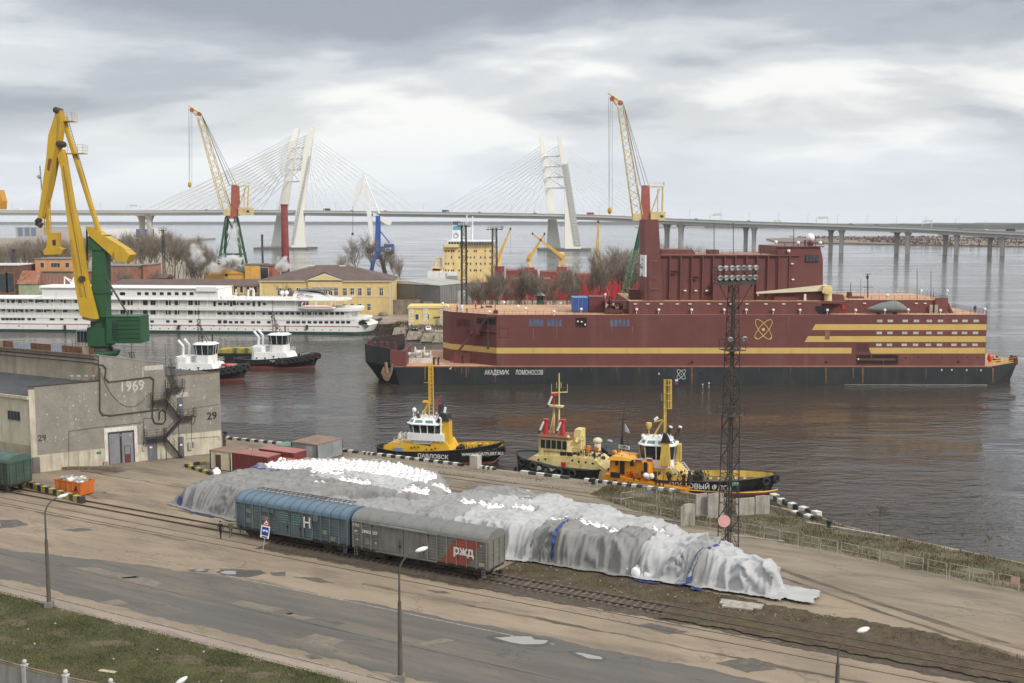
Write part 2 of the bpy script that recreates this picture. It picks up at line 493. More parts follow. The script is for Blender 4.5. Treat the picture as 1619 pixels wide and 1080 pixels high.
m_puddle=bpy.data.materials.new('puddle_water');m_puddle.use_nodes=True
_b=m_puddle.node_tree.nodes['Principled BSDF'];_b.inputs['Base Color'].default_value=(.30,.29,.27,1);_b.inputs['Roughness'].default_value=.03;_b.inputs['IOR'].default_value=1.33  # pale base colour stands in for the sky reflected in the puddles
for rim,pool in(([(768,1008),(790,1004),(830,1006),(838,1002),(850,1008),(876,1012),(866,1021),(830,1021),(800,1016),(784,1016)],[(780,1009),(810,1006),(840,1006),(846,1011),(868,1013),(862,1018),(826,1019),(800,1014)]),([(897,1029),(915,1030),(940,1033),(960,1042),(945,1045),(918,1041)],[(908,1032),(925,1033),(948,1038),(952,1042),(930,1041)]),([(342,905),(352,901),(412,904),(420,907),(398,912),(355,911)],[(348,906),(354,903),(374,903),(372,908),(358,908)]),([(296,901),(310,899),(332,901),(328,904),(304,904)],[(306,901),(318,900),(326,902),(312,903)]),([(0,929),(8,928),(16,931),(0,934)],[(0,930),(6,930),(10,931),(0,933)])):
 blob('wet_rim',rim,.016,m_wet,jag=.15)
 blob('puddle',pool,.020,m_puddle,jag=.08)
strip('yard_slab',-170,40,lerp([(-170,96),(-60,100),(-27,97.5),(40,88)]),lerp([(-170,122),(-121,122.6),(-98,124.2),(-44,125),(-30,121.5),(-8,112),(40,99)]),.004,m_yard,amp=.4,wl=12)
strip('dirt_strip',-51,45,87.4,lerp([(-51,93.2),(-30,92.2),(-25.8,91.6),(-12,91.5),(-6,89.6),(45,87)]),.012,m_soil,amp=.45,wl=5,step=.25)
strip('weedy_bank',-56,60,lerp([(-56,119),(-50,115.2),(-40,112.5),(-25,109.6),(-8,106),(60,92)]),lerp([(-56,124.4),(-44,125.3),(-38,124.8),(-29.7,122.3),(-25.6,119.6),(-8,114.8),(60,100.5)]),.012,mat('weedy_soil',(.125,.105,.068),.97,var=.35,scale=.6,dirt=(.055,.055,.02),damt=.5,streak=False,bump=.8,bscale=3,along=(.35,1,1),dscale=.5),amp=.5,wl=6,step=.25)
ru=lerp([(-40,104.6),(-27.3,100.9),(-17.1,95.8),(-5.8,90.9),(20,80)])
for off,wd in((0,.75),(-1.75,.5)):
 strip('tyre_rut',-40 if off==0 else-36,20,lambda s,o=off:ru(s)+o,lambda s,o=off,w_=wd:ru(s)+o+w_,.016,m_rut,amp=.12,wl=6,step=.25)
for tt,s0,s1 in((80.6,-150,-84),(88.9,-120,-88),(78.6,-60,20),(97.2,-120,-98)):
 strip('tyre_rut',s0,s1,tt,tt+.35,.008,m_rut,amp=.22,wl=9)
blob('oil_stain',[(120,742),(170,738),(215,742),(180,748),(140,748)],.012,m_rut,jag=.3)
blob('oil_stain',[(140,782),(165,778),(172,786),(150,789)],.012,m_rut,jag=.3)
blob('oil_stain',[(280,806),(300,806),(330,813),(300,813)],.012,m_rut,jag=.3)
m_rail=mat('rusty_rail',(.11,.075,.055),.45,.5,var=.25)
m_sleep=mat('tarred_sleeper',(.105,.088,.070),.95,var=.35,scale=1.5)
def track(tc,s0,s1,sl=None,top=.17,label=''):
 tr=thing('railway_track',label,'railway track',D(0,tc,QZ),RU)
 for y in(-.8,.8):
  MB().box(s0,s1,y-.045,y+.045,-.1,top).build('rail',m_rail,tr)
 if sl:
  me=MB().box(-.14,.14,-1.4,1.4,-.1,.10).mesh('sleeper',m_sleep)
  s=sl[0]
  while s<sl[1]:
   o=link('sleeper',me,tr,(s+rng.uniform(-.04,.04),rng.uniform(-.05,.05),rng.uniform(-.02,.01)))
   o.rotation_euler=(0,0,rng.uniform(-.03,.03));s+=.72
 return tr
strip('track_ballast',-76,60,lerp([(-76,82.3),(-50,82.6),(-30,83.6),(-18,82.8),(60,82)]),87.9,.008,m_ballast,amp=.3,wl=5,step=.25)
track(85.9,-140,50,(-75.5,-29.5),.17,'railway track under the two boxcars running along the road')
strip('dirt_strip',-33,45,83.9,88.2,.115,m_soil,amp=.3,wl=4,step=.25)
track(82.2,-140,45,None,.03,'old rails set flush in the ground beside the road')
for tc,s0,s1,lab in((118.6,-98,-30,'pair of crane rails set in the quay nearest the kerb blocks'),(113.2,-98,-30,'second pair of rails set in the quay paving'),(107.6,-72,-34,'rails set in the paving between the tarp heap and the railings')):
 track(tc,s0,s1,None,.03,lab)
 for o_ in(-1.0,.6):strip('rail_groove',s0,s1,tc+o_,tc+o_+.4,.010,m_rut,amp=.12,wl=8)
def blades(name,n,place,m,hmin,hmax,wid):
 vs=[];fs=[];r2=random.Random(len(name)*7+n)
 for i in range(n):
  p=place(r2)
  if p is None:continue
  h=r2.uniform(hmin,hmax);a=r2.random()*6.283;l=h*r2.uniform(.2,.8);w_=wid*r2.uniform(.6,1.3)
  dx,dy=math.cos(a)*w_,math.sin(a)*w_;lx,ly=math.cos(a+1.57)*l,math.sin(a+1.57)*l
  k=len(vs)
  vs+=[(p.x-dx,p.y-dy,p.z-.02),(p.x+dx,p.y+dy,p.z-.02),(p.x+lx,p.y+ly,p.z+h)]
  fs.append((k,k+1,k+2))
 me=bpy.data.meshes.new(name);me.from_pydata(vs,[],fs);me.materials.append(m)
 return kind(link(name,me),'stuff')
m_blade=mat('grass_blade',(.072,.082,.022),.9,var=.45,scale=.35,dirt=(.16,.125,.06),damt=.36,streak=False,dscale=.3)
m_dry=mat('dry_grass',(.115,.088,.045),.95,var=.4,scale=.5,dirt=(.06,.06,.02),damt=.36,streak=False,dscale=.4)
def pl_verge(r):
 s,t=r.uniform(-92,-38),61.1-abs(r.random()**1.3)*15
 v=mnoise.noise(Vector((s*.25,t*.25,0)))
 if r.random()>.62+v:return None
 return D(s,t,QZ)
for q in((20,985,26,5),(95,1003,34,6),(180,1018,40,6),(280,1043,44,7),(355,1058,38,6),(60,1022,30,5),(430,1066,40,5),(130,968,24,3),(10,1010,20,5)):
 blob('soil_patch',[(q[0]-q[2],q[1]-q[3]*.3),(q[0]-q[2]*.3,q[1]-q[3]),(q[0]+q[2]*.7,q[1]-q[3]*.4),(q[0]+q[2],q[1]+q[3]*.5),(q[0]+q[2]*.2,q[1]+q[3]),(q[0]-q[2]*.7,q[1]+q[3]*.6)],.012,mat('bare_earth',(.105,.082,.05),.97,grit=5,gamt=.3,var=.2),jag=.35)
blades('grass',90000,pl_verge,m_blade,.05,.22,.03)
def pl_dirt(r):
 s,t=r.uniform(-51,-2),r.uniform(87.6,93)
 lim=92.6 if s<-30 else 92.0-(s+30)*.08
 if t>lim or r.random()>.38+mnoise.noise(Vector((s*.4,t*.5,3))):return None
 return D(s,t,QZ+.01)
blades('grass',15000,pl_dirt,m_dry,.04,.22,.03)
def pl_bank(r):
 s=r.uniform(-56,8);lo=lerp([(-56,119),(-50,115.4),(-40,112.6),(-25,109.7),(8,103)])(s);hi=lerp([(-56,124.3),(-44,125),(-38,124.6),(-29.7,122.4),(-25.6,119.8),(8,110)])(s)
 t=r.uniform(lo,hi)
 if r.random()>.55+mnoise.noise(Vector((s*.3,t*.3,9)))*1.3:return None
 return D(s,t,QZ+.01)
blades('weeds',34000,pl_bank,m_dry,.06,.42,.035)
def pl_dock(r):
 s=r.uniform(-98,-44);t=r.choice((123.7,122.6,119.9,114.8,111.5))+r.gauss(0,.35)
 if t>124.1 or r.random()>.45+mnoise.noise(Vector((s*.3,t*.5,5))):return None
 return D(s,t,QZ+.01)
blades('weeds',9000,pl_dock,m_dry,.04,.2,.03)
def pebbles(name,n,place,m,r0,r1):
 b=MB();r2=random.Random(n)
 for i in range(n):
  p=place(r2)
  if p is None:continue
  q=r2.uniform(r0,r1)
  b.box(p.x-q,p.x+q*r2.uniform(.5,1.4),p.y-q,p.y+q*.8,p.z-.02,p.z+q*.9)
 return kind(b.build(name,m),'stuff')
pebbles('rubble',90,lambda r:D(r.uniform(-51,-20),r.uniform(87.8,92),QZ),mat('rubble_stone',(.27,.25,.21),.9,var=.3,scale=3),.03,.09)
pebbles('litter',22,lambda r:D(r.uniform(-92,-40),r.uniform(50,60.5),QZ+.05),mat('litter_paper',(.55,.55,.52),.8,var=.2),.03,.07)
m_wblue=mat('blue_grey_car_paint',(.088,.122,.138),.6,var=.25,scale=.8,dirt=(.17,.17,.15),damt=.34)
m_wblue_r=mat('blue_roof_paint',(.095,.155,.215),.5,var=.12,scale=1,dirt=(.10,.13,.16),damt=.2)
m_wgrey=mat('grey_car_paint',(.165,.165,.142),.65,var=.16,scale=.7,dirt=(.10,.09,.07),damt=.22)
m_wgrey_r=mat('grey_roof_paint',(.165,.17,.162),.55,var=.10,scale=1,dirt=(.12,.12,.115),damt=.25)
m_wred=mat('red_emblem_paint',(.30,.075,.05),.6,var=.15,scale=.8,dirt=(.16,.06,.045),damt=.2)
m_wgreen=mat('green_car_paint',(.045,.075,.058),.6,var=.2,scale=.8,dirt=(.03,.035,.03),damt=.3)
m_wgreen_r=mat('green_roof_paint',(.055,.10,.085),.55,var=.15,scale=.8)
m_under=mat('bogie_iron',(.030,.025,.021),.75,var=.35,dirt=(.08,.055,.035),damt=.3)
m_stencil=mat('stencil_white',(.62,.62,.58),.7,var=.15,scale=5)
HB,HT,W2=1.12,3.72,1.56
def boxcar(label,s0,s1,mb,mr,bays,doors,end='right',roof_ribs=0,ladder=False,tc=85.85):
 L=s1-s0
 b=thing('boxcar',label,'boxcar',D(s0,tc,QZ+.17),RU,'boxcars standing on the tracks')
 MB().box(.06,L-.06,-W2+.16,W2,HB,HT).build('body',mb,b)
 MB().box(0,L,-W2+.02,W2-.02,HB-.26,HB-.005).build('sole_bar',m_under,b)
 pitch=L/bays
 def corr(x0,x1):
  pr=[];n=9;h=(HT-HB-.02)/n
  for i in range(n):z=HB+.01+h*i;pr+=[(-W2+.035,z),(-W2+.035,z+h*.16),(-W2-.012,z+h*.30),(-W2-.012,z+h*.86),(-W2+.035,z+h*.999)]
  return MB().yz([(-W2+.09,HB+.01)]+pr+[(-W2+.09,HT-.01)],x0,x1)
 rib=MB().box(-.06,.06,-W2-.15,-W2+.04,HB,HT).mesh('rib',mb)
 pm={}
 for i in range(bays):
  if doors[0]<=i<doors[1]:continue
  me=pm.get('p')or pm.setdefault('p',corr(-pitch/2+.10,pitch/2-.10).mesh('side_panel',mb))
  link('side_panel',me,b,(pitch*(i+.5),0,0))
 for i in range(bays+1):
  if doors[0]<i<doors[1]:continue
  link('rib',rib,b,(min(max(pitch*i,.05),L-.05),0,0))
 d0,d1=doors[0]*pitch,doors[1]*pitch
 k=2 if doors[1]-doors[0]>2 else 1
 for j in range(k):
  a,c=d0+(d1-d0)*j/k,d0+(d1-d0)*(j+1)/k
  dr=MB().box(a+.05,c-.03,-W2-.06,-W2+.06,HB+.06,HT-.12).build('door',mb,b)
  for q in range(1,4):
   MB().box(a+(c-a)*q/4-.035,a+(c-a)*q/4+.035,-W2-.10,-W2-.062,HB+.1,HT-.16).build('stiffener',mb,dr)
  MB().tube((c-.35,-W2-.12,HB+.2),(c-.35,-W2-.12,HB+1.5),.03,5).box(c-.45,c-.25,-W2-.15,-W2-.07,HB+.75,HB+.95).build('latch',m_under,dr)
 MB().box(d0-pitch*1.1,d1+pitch*1.1,-W2-.17,-W2-.09,HT-.10,HT+.02).build('door_rail',mb,b)
 MB().box(d0-.5,d1+pitch,-W2-.14,-W2-.05,HB-.10,HB+.03).build('lower_rail',mb,b)
 prof=[(-W2-.10,HT-.02)]+[(-(W2+.08)*math.cos(t),HT+.03+.83*math.sin(t)**.9)for t in[math.pi*i/14 for i in range(0,15)]]+[(W2+.10,HT-.02)]
 r=MB().yz(prof[::-1],-.10,L+.10).build('roof',mr,b,smooth=False)
 if roof_ribs:
  for i in range(roof_ribs+1):
   x=L*i/roof_ribs
   q=MB()
   pts=[(x,-(W2+.09)*math.cos(t),HT+.05+.83*math.sin(t)**.9)for t in[math.pi*k_/10 for k_ in range(11)]]
   q.path(pts,.045,4);q.build('roof_rib',m_wblue,r)
 else:
  for i in range(1,9):
   x=L*i/9;q=MB()
   q.path([(x,-(W2+.085)*math.cos(t),HT+.035+.83*math.sin(t)**.9)for t in[math.pi*k_/10 for k_ in range(11)]],.022,4)
   q.build('roof_seam',mr,r)
 for sx,xe in((1,L),(-1,0)):
  e=MB().box(xe-.05,xe+.05,-W2+.01,W2-.01,HB,HT).build('end_wall',mb,b)
  for y in(-W2+.07,-.52,.52,W2-.07):MB().box(xe+sx*.052,xe+sx*.14,y-.06,y+.06,HB,HT).build('end_post',mb,e)
  for z in[HB+.35+.52*q for q in range(5)]:MB().box(xe+sx*.052,xe+sx*.10,-W2+.15,W2-.15,z-.05,z+.05).build('end_rib',mb,e)
  h=[]
  MB().tube((xe,0,.62),(xe+sx*.55,0,.62),.11,6).box(xe+sx*.40,xe+sx*.66,-.18,.18,.45,.85).build('coupler',m_under,b)
  l=MB()
  for y in(-W2-.04,-W2+.36):
   l.tube((xe-sx*.45,y-.0,.35),(xe-sx*.45,y,HB),.03,4)
  for z in(.38,.68,.98):l.tube((xe-sx*.45,-W2-.04,z),(xe-sx*.45,-W2+.36,z),.03,4)
  for dx in(0,sx*.4):
   l.tube((xe-sx*.55+dx*.0,-W2-.07,.35),(xe-sx*.55,-W2-.07,HB+.3),.03,4)
  l.tube((xe-sx*.2,-W2-.07,.35),(xe-sx*.2,-W2-.07,HB+.3),.03,4)
  for z in(.38,.68,.98):l.tube((xe-sx*.55,-W2-.07,z),(xe-sx*.2,-W2-.07,z),.025,4)
  l.build('step_ladder',m_steel if mb is m_wgrey else mb,b)
 wheel=MB().lathe([(.10,-.07),(.46,-.07),(.475,-.04),(.475,.05),(.52,.06),(.52,.08),(.10,.08)],n=16,axis='y').mesh('wheel',m_under)
 for xc in(2.15,L-2.15):
  f=MB()
  for y in(-1.06,1.06):
   f.xz([(xc-1.35,.42),(xc-1.35,.62),(xc-.55,.72),(xc+.55,.72),(xc+1.35,.62),(xc+1.35,.42),(xc+.6,.30),(xc-.6,.30)],y-.09,y+.09)
   for q in(-.22,0,.22):f.tube((xc+q,y-.16*(1 if y<0 else-1),.28),(xc+q,y-.16*(1 if y<0 else-1),.62),.08,6)
  f.box(xc-.25,xc+.25,-1.1,1.1,.45,.85)
  bo=f.build('bogie',m_under,b)
  for dx in(-.925,.925):
   for y in(-.80,.80):link('wheel',wheel,bo,(xc+dx,y,.475))
   MB().tube((xc+dx,-1.18,.475),(xc+dx,1.18,.475),.08,8).build('axle',m_under,bo)
 u=MB().box(3.6,L-3.6,-.2,.2,.75,.86).tube((L*.42,-.75,.62),(L*.42+1.1,-.75,.62),.24,10).box(L*.6,L*.6+.8,-1.2,-.7,.45,.85)
 u.tube((L*.30,-W2+.2,.55),(L*.70,-W2+.2,.55),.03,4)
 u.build('brake_gear',m_under,b)
 if ladder:
  l=MB()
  y=.35
  for yy in(y,y+.5):l.tube((1.2,yy,HT+1.12),(L-.8,yy,HT+1.12),.035,4)
  for i in range(22):
   x=1.2+(L-2.0)*i/21;l.tube((x,y,HT+1.12),(x,y+.5,HT+1.12),.03,4);l.tube((x,y,HT+.82),(x,y,HT+1.12),.025,4)
  l.build('roof_walkway',m_under,b)
 return b,L,pitch
def on_side(b,name,body,x,z,size,m=None,spacing=1.0,bold=.0,sx=1.0):
 return sign_text(name,body,size,m or m_stencil,b,(x,-W2-.165,z),spacing=spacing,bold=bold,sx=sx,depth=.004)
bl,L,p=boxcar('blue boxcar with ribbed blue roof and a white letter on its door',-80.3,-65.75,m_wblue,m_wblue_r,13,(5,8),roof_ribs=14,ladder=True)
on_side(bl,'letter','Н',p*8.5,HB+1.55,1.45,bold=.03)
m_chalk=mat('faded_green_stripe',(.16,.30,.27),.8,var=.3,scale=3)
for j in range(2):
 for k in range(5):
  MB().box(p*(5.12+1.5*j),p*(6.35+1.5*j),-W2-.104,-W2-.098,HB+1.25+.24*k,HB+1.31+.24*k).build('paint_stripe',m_chalk,bl)
for x,z in((p*1.5,HB+1.8),(p*1.5,HB+.75),(p*3.4,HB+1.3),(p*11.3,HB+.4),(p*10.4,HB+.9)):
 MB().box(x-.32,x+.32,-W2-.024,-W2-.014,z-.22,z+.22).build('faded_panel',mat('bleached_paint',(.20,.22,.18),.8,var=.3,scale=3),bl)
MB().box(p*9.15,p*9.75,-W2-.16,-W2-.002,HT-.75,HT-.05).build('junction_box',m_wblue,bl)
MB().box(p*3.15,p*4.6,-W2-.10,-W2-.002,HT-.62,HT-.18).build('hatch',m_wblue,bl)
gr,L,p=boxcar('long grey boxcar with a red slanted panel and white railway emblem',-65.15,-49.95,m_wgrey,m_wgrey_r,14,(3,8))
zb,zt=HB+.03,HT-.03
for i in(9,10,11,12,13):
 a,c=p*i+.10,p*(i+1)-.10
 lo=lambda z:p*(9.35+1.55*(z-zb)/(zt-zb));hi=lambda z:p*(12.05+1.55*(z-zb)/(zt-zb))
 n=12;pl,prr=[],[]
 for k in range(n+1):
  z=zb+(zt-zb)*k/n
  x0,x1=max(a,lo(z)),min(c,hi(z))
  if x1>x0+.01:pl.append((x0,z));prr.append((x1,z))
 if len(pl)>1:
  MB().xz(pl[::-1]+prr,-W2-.022,-W2-.013).build('emblem_field',m_wred,gr)
for i in(10,11,12,13):
 x=p*i;n=10
 zz=[zb+(zt-zb)*k/n for k in range(n+1)if lo(zb+(zt-zb)*k/n)<x<hi(zb+(zt-zb)*k/n)]
 if len(zz)>1:MB().box(x-.062,x+.062,-W2-.157,-W2-.151,zz[0],zz[-1]).build('emblem_field',m_wred,gr)
on_side(gr,'emblem_lettering','ржд',p*11.75,HB+1.42,1.15,bold=.035,sx=1.0,spacing=.92)
on_side(gr,'car_number','29802 157',p*1.95,HB+1.72,.44,bold=.012)
for x,z,t,q in((p*.45,HB+2.25,'РЖД',.34),(p*.45,HB+1.65,'68т',.3),(p*.5,HB+.8,'14',.3),(p*2.6,HB+.75,'4',.4),(p*13.5,HB+2.2,'2',.3)):
 on_side(gr,'stencil',t,x,z,q)
for x,z,w_,h_ in((p*.5,HB+2.05,.35,.05),(p*.5,HB+1.3,.3,.05),(p*1.75,HB+.72,.45,.30),(p*7.6,HB+.95,.30,.14)):
 MB().box(x-w_,x+w_,-W2-.066,-W2-.060,z-h_,z+h_).build('faded_panel',mat('bleached_paint',(.2,.22,.18)),gr)
tr_=MB()
tr_.add([(p*3,-W2-.17,HT+.02),(p*4.2,-W2-.19,HT-.06),(p*5.5,-W2-.18,HT+.03),(p*6.6,-W2-.2,HT-.07),(p*8,-W2-.17,HT+.0),(p*8,-W2-.05,HT+.12),(p*3,-W2-.05,HT+.12)],[(0,1,2,3,4,5,6)])
tr_.build('torn_gutter',m_wgrey_r,gr)
MB().box(p*13.2,p*13.75,-W2-.03,-W2-.014,HB+.25,HB+.6).build('data_plate',mat('plate_yellow',(.4,.36,.2),.7),gr)
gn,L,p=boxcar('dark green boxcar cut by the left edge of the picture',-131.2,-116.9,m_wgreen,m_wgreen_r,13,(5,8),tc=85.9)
m_skin=mat('skin',(.42,.26,.19),.6,var=.1)
def person(name,label,loc,rotz,jacket,trousers,boots=None,hat=None,stride=.12,h=1.76,arms='down',group=None):
 boots=boots or mat('dark_boots',(.02,.018,.016),.7)
 k=h/1.76
 J={'pel':(0,0,.95,.135),'bel':(0,.01,1.10,.130),'che':(0,.01,1.30,.155),'nec':(0,0,1.50,.062),'hea':(0,-.015,1.62,.092),'top':(0,-.01,1.70,.080)}
 for sx,n in((-1,'L'),(1,'R')):
  st=stride*sx
  J.update({'hip'+n:(.095*sx,0,.90,.098),'kne'+n:(.105*sx,-st*.9-.03,.50,.064),'ank'+n:(.11*sx,-st*1.3+.04,.10,.048),'toe'+n:(.125*sx,-st*1.3-.15,.045,.042)})
  if arms=='hips':
   J.update({'sho'+n:(.19*sx,.01,1.42,.07),'elb'+n:(.33*sx,.08,1.17,.05),'wri'+n:(.17*sx,-.08,1.02,.036),'han'+n:(.12*sx,-.13,1.0,.034)})
  else:
   J.update({'sho'+n:(.19*sx,.01,1.42,.07),'elb'+n:(.25*sx,.04+st*.3,1.14,.05),'wri'+n:(.25*sx,-.05+st*.7,.90,.035),'han'+n:(.245*sx,-.08+st*.8,.81,.034)})
 E_=[('pel','bel'),('bel','che'),('che','nec'),('nec','hea'),('hea','top')]
 for n in 'LR':E_+=[('pel','hip'+n),('hip'+n,'kne'+n),('kne'+n,'ank'+n),('ank'+n,'toe'+n),('che','sho'+n),('sho'+n,'elb'+n),('elb'+n,'wri'+n),('wri'+n,'han'+n)]
 names=list(J)
 me=bpy.data.meshes.new(name)
 me.from_pydata([tuple(c*k for c in J[n][:3])for n in names],[(names.index(a),names.index(b))for a,b in E_],[])
 o=bpy.data.objects.new(name,me);COL.objects.link(o)
 md=o.modifiers.new('skin','SKIN')
 for i,n in enumerate(names):
  sv=me.skin_vertices[0].data[i]
  r=J[n][3]*k
  sv.radius=(r*(1.15 if n in('che','bel','pel')else 1),r*(.78 if n in('che','bel','pel')else 1))
  sv.use_root=(n=='pel')
 o.modifiers.new('sub','SUBSURF').levels=1
 dg=bpy.context.evaluated_depsgraph_get()
 body=bpy.data.meshes.new_from_object(o.evaluated_get(dg))
 bpy.data.objects.remove(o);bpy.data.meshes.remove(me)
 b=MB()
 for sx,n in((-1,'L'),(1,'R')):
  w_,hd=Vector(J['wri'+n][:3])*k,Vector(J['han'+n][:3])*k
  d=(hd-w_).normalized();side=Vector((0,1,0));side=(side-d*side.dot(d)).normalized()
  for q,ln in((-.024,.075),(-.008,.085),(.008,.08),(.024,.062)):
   p0=hd+side*q+d*.01;p1=p0+d*ln*.55;p2=p1+(d*.8-Vector((sx*.5,0,0)))*ln*.45
   b.tube(p0,p1,.010,5,.009);b.tube(p1,p2,.009,5,.007)
  b.tube(w_+d*.03,w_+d*.03-side*.045+d*.02,.012,5,.010);b.tube(w_+d*.05-side*.045,w_+d*.085-side*.05,.010,5,.008)
  b.ball((sx*.088*k,0,1.615*k),.028*k,6,4,(.4,1,1.2))
 b.ball((0,-.108*k,1.61*k),.02*k,6,4,(.7,1,1))
 vs=[tuple(v.co)for v in body.vertices];n0=len(vs)
 fs=[tuple(p.vertices)for p in body.polygons]+[tuple(i+n0 for i in f)for f in b.f]
 vs+=b.v
 out=bpy.data.meshes.new(name);out.from_pydata(vs,[],fs)
 for m in(m_skin,jacket,trousers,boots):out.materials.append(m)
 for p in out.polygons:
  c=p.center/k
  hand=(c.z<.88 and abs(c.x)>.2)if arms!='hips' else(.95<c.z<1.06 and c.y<-.10)
  p.material_index=0 if c.z>1.50 or hand else 1 if(c.z>.93 or(abs(c.x)>.2 and c.z>.8))else 2 if c.z>.13 else 3
  p.use_smooth=True
 bpy.data.meshes.remove(body)
 o=bpy.data.objects.new(name,out);COL.objects.link(o)
 o.location=loc;o.rotation_euler=(0,0,rotz)
 tag(o,label,'person',group)
 hb=MB().ball((0,.012*k,1.675*k),.105*k,10,6,(.95,1.05,.85))
 if hat is not None:
  hb.lathe([(.12*k,1.66*k),(.125*k,1.67*k),(.10*k,1.675*k)],(0,-.02*k,0),10)
  hb.build('helmet',hat,o,smooth=True)
 else:hb.build('hair',mat('dark_hair',(.03,.022,.016),.8),o,smooth=True)
 return o
m_navy=mat('navy_cloth',(.012,.014,.02),.9,var=.3)
m_camo=mat('camouflage_cloth',(.07,.10,.045),.9,var=.6,scale=9,dirt=(.02,.025,.015),damt=.3,streak=False)
m_hivis=mat('yellow_hivis_cloth',(.55,.62,.03),.8)
m_orvis=mat('orange_hivis_cloth',(.75,.13,.03),.8)
m_jean=mat('dark_blue_cloth',(.02,.03,.06),.9)
person('person','person in dark jacket and trousers walking beside the blue boxcar',gp(349,851),R(165),m_navy,m_navy,stride=.14,h=1.88)
person('person','person in green camouflage clothes walking at the boxcar end',gp(365,849.5),R(-160),m_camo,m_camo,stride=-.16,h=1.82)
m_tarp_d=mat('dark_grey_tarpaulin',(.215,.213,.208),.75,var=.14,scale=.5,dirt=(.15,.145,.14),damt=.2,streak=False,bump=.35,bscale=2.0)
m_tarp_m=mat('mid_grey_tarpaulin',(.265,.265,.26),.7,var=.12,scale=.5,dirt=(.22,.215,.21),damt=.2,streak=False,bump=.35,bscale=2.0)
m_tarp_l=mat('pale_grey_tarpaulin',(.395,.40,.405),.65,var=.10,scale=.5,dirt=(.32,.32,.32),damt=.2,streak=False,bump=.35,bscale=2.0)
m_tarp_b=mat('blue_tarpaulin',(.02,.045,.17),.6,var=.15)
m_sack=mat('white_woven_sack',(.90,.90,.90),.75,var=.02)
m_tie=mat('red_tie',(.6,.04,.04),.7)
nz=lambda x,y,z=0.0:mnoise.noise(Vector((x,y,z)))
class Heap:
 def __init__(h,s0,s1,t0,t1,top,slope=1.5,seed=0):
  h.s0,h.s1,h.t0,h.t1,h.top,h.k,h.seed=s0,s1,t0,t1,top,slope,seed
 def edge(h,s,t):
  a=t-h.t0(s);b=h.t1(s)-t;c=(s-h.s0)*.95;d=(h.s1-s)*.95
  return min(a,b,c,d)
 def base(h,s,t):
  e=h.edge(s,t)+.35*nz(s*.35,t*.35,h.seed)
  if e<=0:return 0.0
  q=min(1.0,e/h.k)
  return h.top(s,t)*math.sin(q*math.pi/2)**.62
 def z(h,s,t,folds=1.0):
  b=h.base(s,t)
  if b<=0.001:return .05+.05*max(0,nz(s*1.5,t*1.5,4))
  e=h.edge(s,t)
  side=max(0.0,min(1.0,1.25-e/h.k))*min(1,b/.5)
  lump=.05*(math.sin(s*6.28/1.15+.6*nz(s*.4,t*.4))*math.sin(t*6.28/1.15+.5*nz(s*.5,t*.4,2)))
  wr=.34*nz(s*.26,t*.26,h.seed+3)+.09*nz(s*.8,t*.8,h.seed+5)
  rid=1-abs(nz(s*.55+.5*nz(s*.2,t*.2,1),t*.55,h.seed+7)*2)
  wr+=.14*max(0,rid)**3
  along=s if min(t-h.t0(s),h.t1(s)-t)<min(s-h.s0,h.s1-s)else t
  cr=max(0,1-abs(nz(s*.42+.7*nz(s*.3,t*.3,2),t*.62,h.seed+17))*8)**1.3*.17-max(0,1-abs(nz(s*.7,t*.38+.5*nz(s*.3,t*.3,6),h.seed+19))*9)**1.3*.15
  return max(.05,b+(1-side*.75)*(lump*.8+wr*.8+cr)*folds)
 def pos(h,s,t,folds=1.0):
  z=h.z(s,t,folds);p=D(s,t,QZ+z);b=h.base(s,t);e=h.edge(s,t)
  gx,gy=h.edge(s+.3,t)-h.edge(s-.3,t),h.edge(s,t+.3)-h.edge(s,t-.3);L=math.hypot(gx,gy)
  if L<.05:return p
  gx,gy=gx/L,gy/L
  k=max(0.0,min(1.0,1.7-e/h.k))*min(1,max(0,e+.5)*1.6)
  if k<=0:return p
  al=s if abs(gy)>abs(gx)else t
  w=al*.8+1.5*z*nz(al*.13,2.0,h.seed)+.45*nz(al*.4,z*.4,h.seed+2)
  r1=1-min(1,abs(nz(w*.62,z*.10,h.seed+11))*3)
  c_=al/3.1+.5*nz(al*.21,4,h.seed);i_=math.floor(c_);u=2*(c_-i_)-1;hs_=(math.sin(i_*12.9+h.seed)*43758.5)%1
  tri=lambda x:1-abs(2*(x%1)-1)
  ph=(z+(1.0+.9*hs_)*u*u+.22*nz(al*.7,z*.7,h.seed+5))/(.62+.3*hs_)
  swg=(1-u*u)*tri(ph)**1.7 if hs_>.3 else 0
  pl=tri(al/.62+.8*nz(al*.5,z*.3,h.seed+9)+.12*z*u)**1.6*(.15+.85*u*u if hs_>.3 else .8)*(.5+.6*abs(nz(al*.4,11,h.seed)))
  f=(.46*r1**2+.30*swg+.26*pl+.05*nz(w*3.4,z*1.2,h.seed+13)-.22)*folds*k
  q=U*(-gx)+V*(-gy)
  return p+q*f+Vector((0,0,.10*f))
HA=Heap(-96.2,-66.2,lerp([(-97,91.2),(-92,90.2),(-80,88.9),(-77.5,91),(-75.5,96.2),(-66,98.6)]),lerp([(-97,102),(-94,108.5),(-88,112.3),(-80,113.2),(-72,111.5),(-66,104)]),lambda s,t:2.75+.35*math.sin((s+90)*.16)-.25*max(0,(t-107)/6),2.3,1)
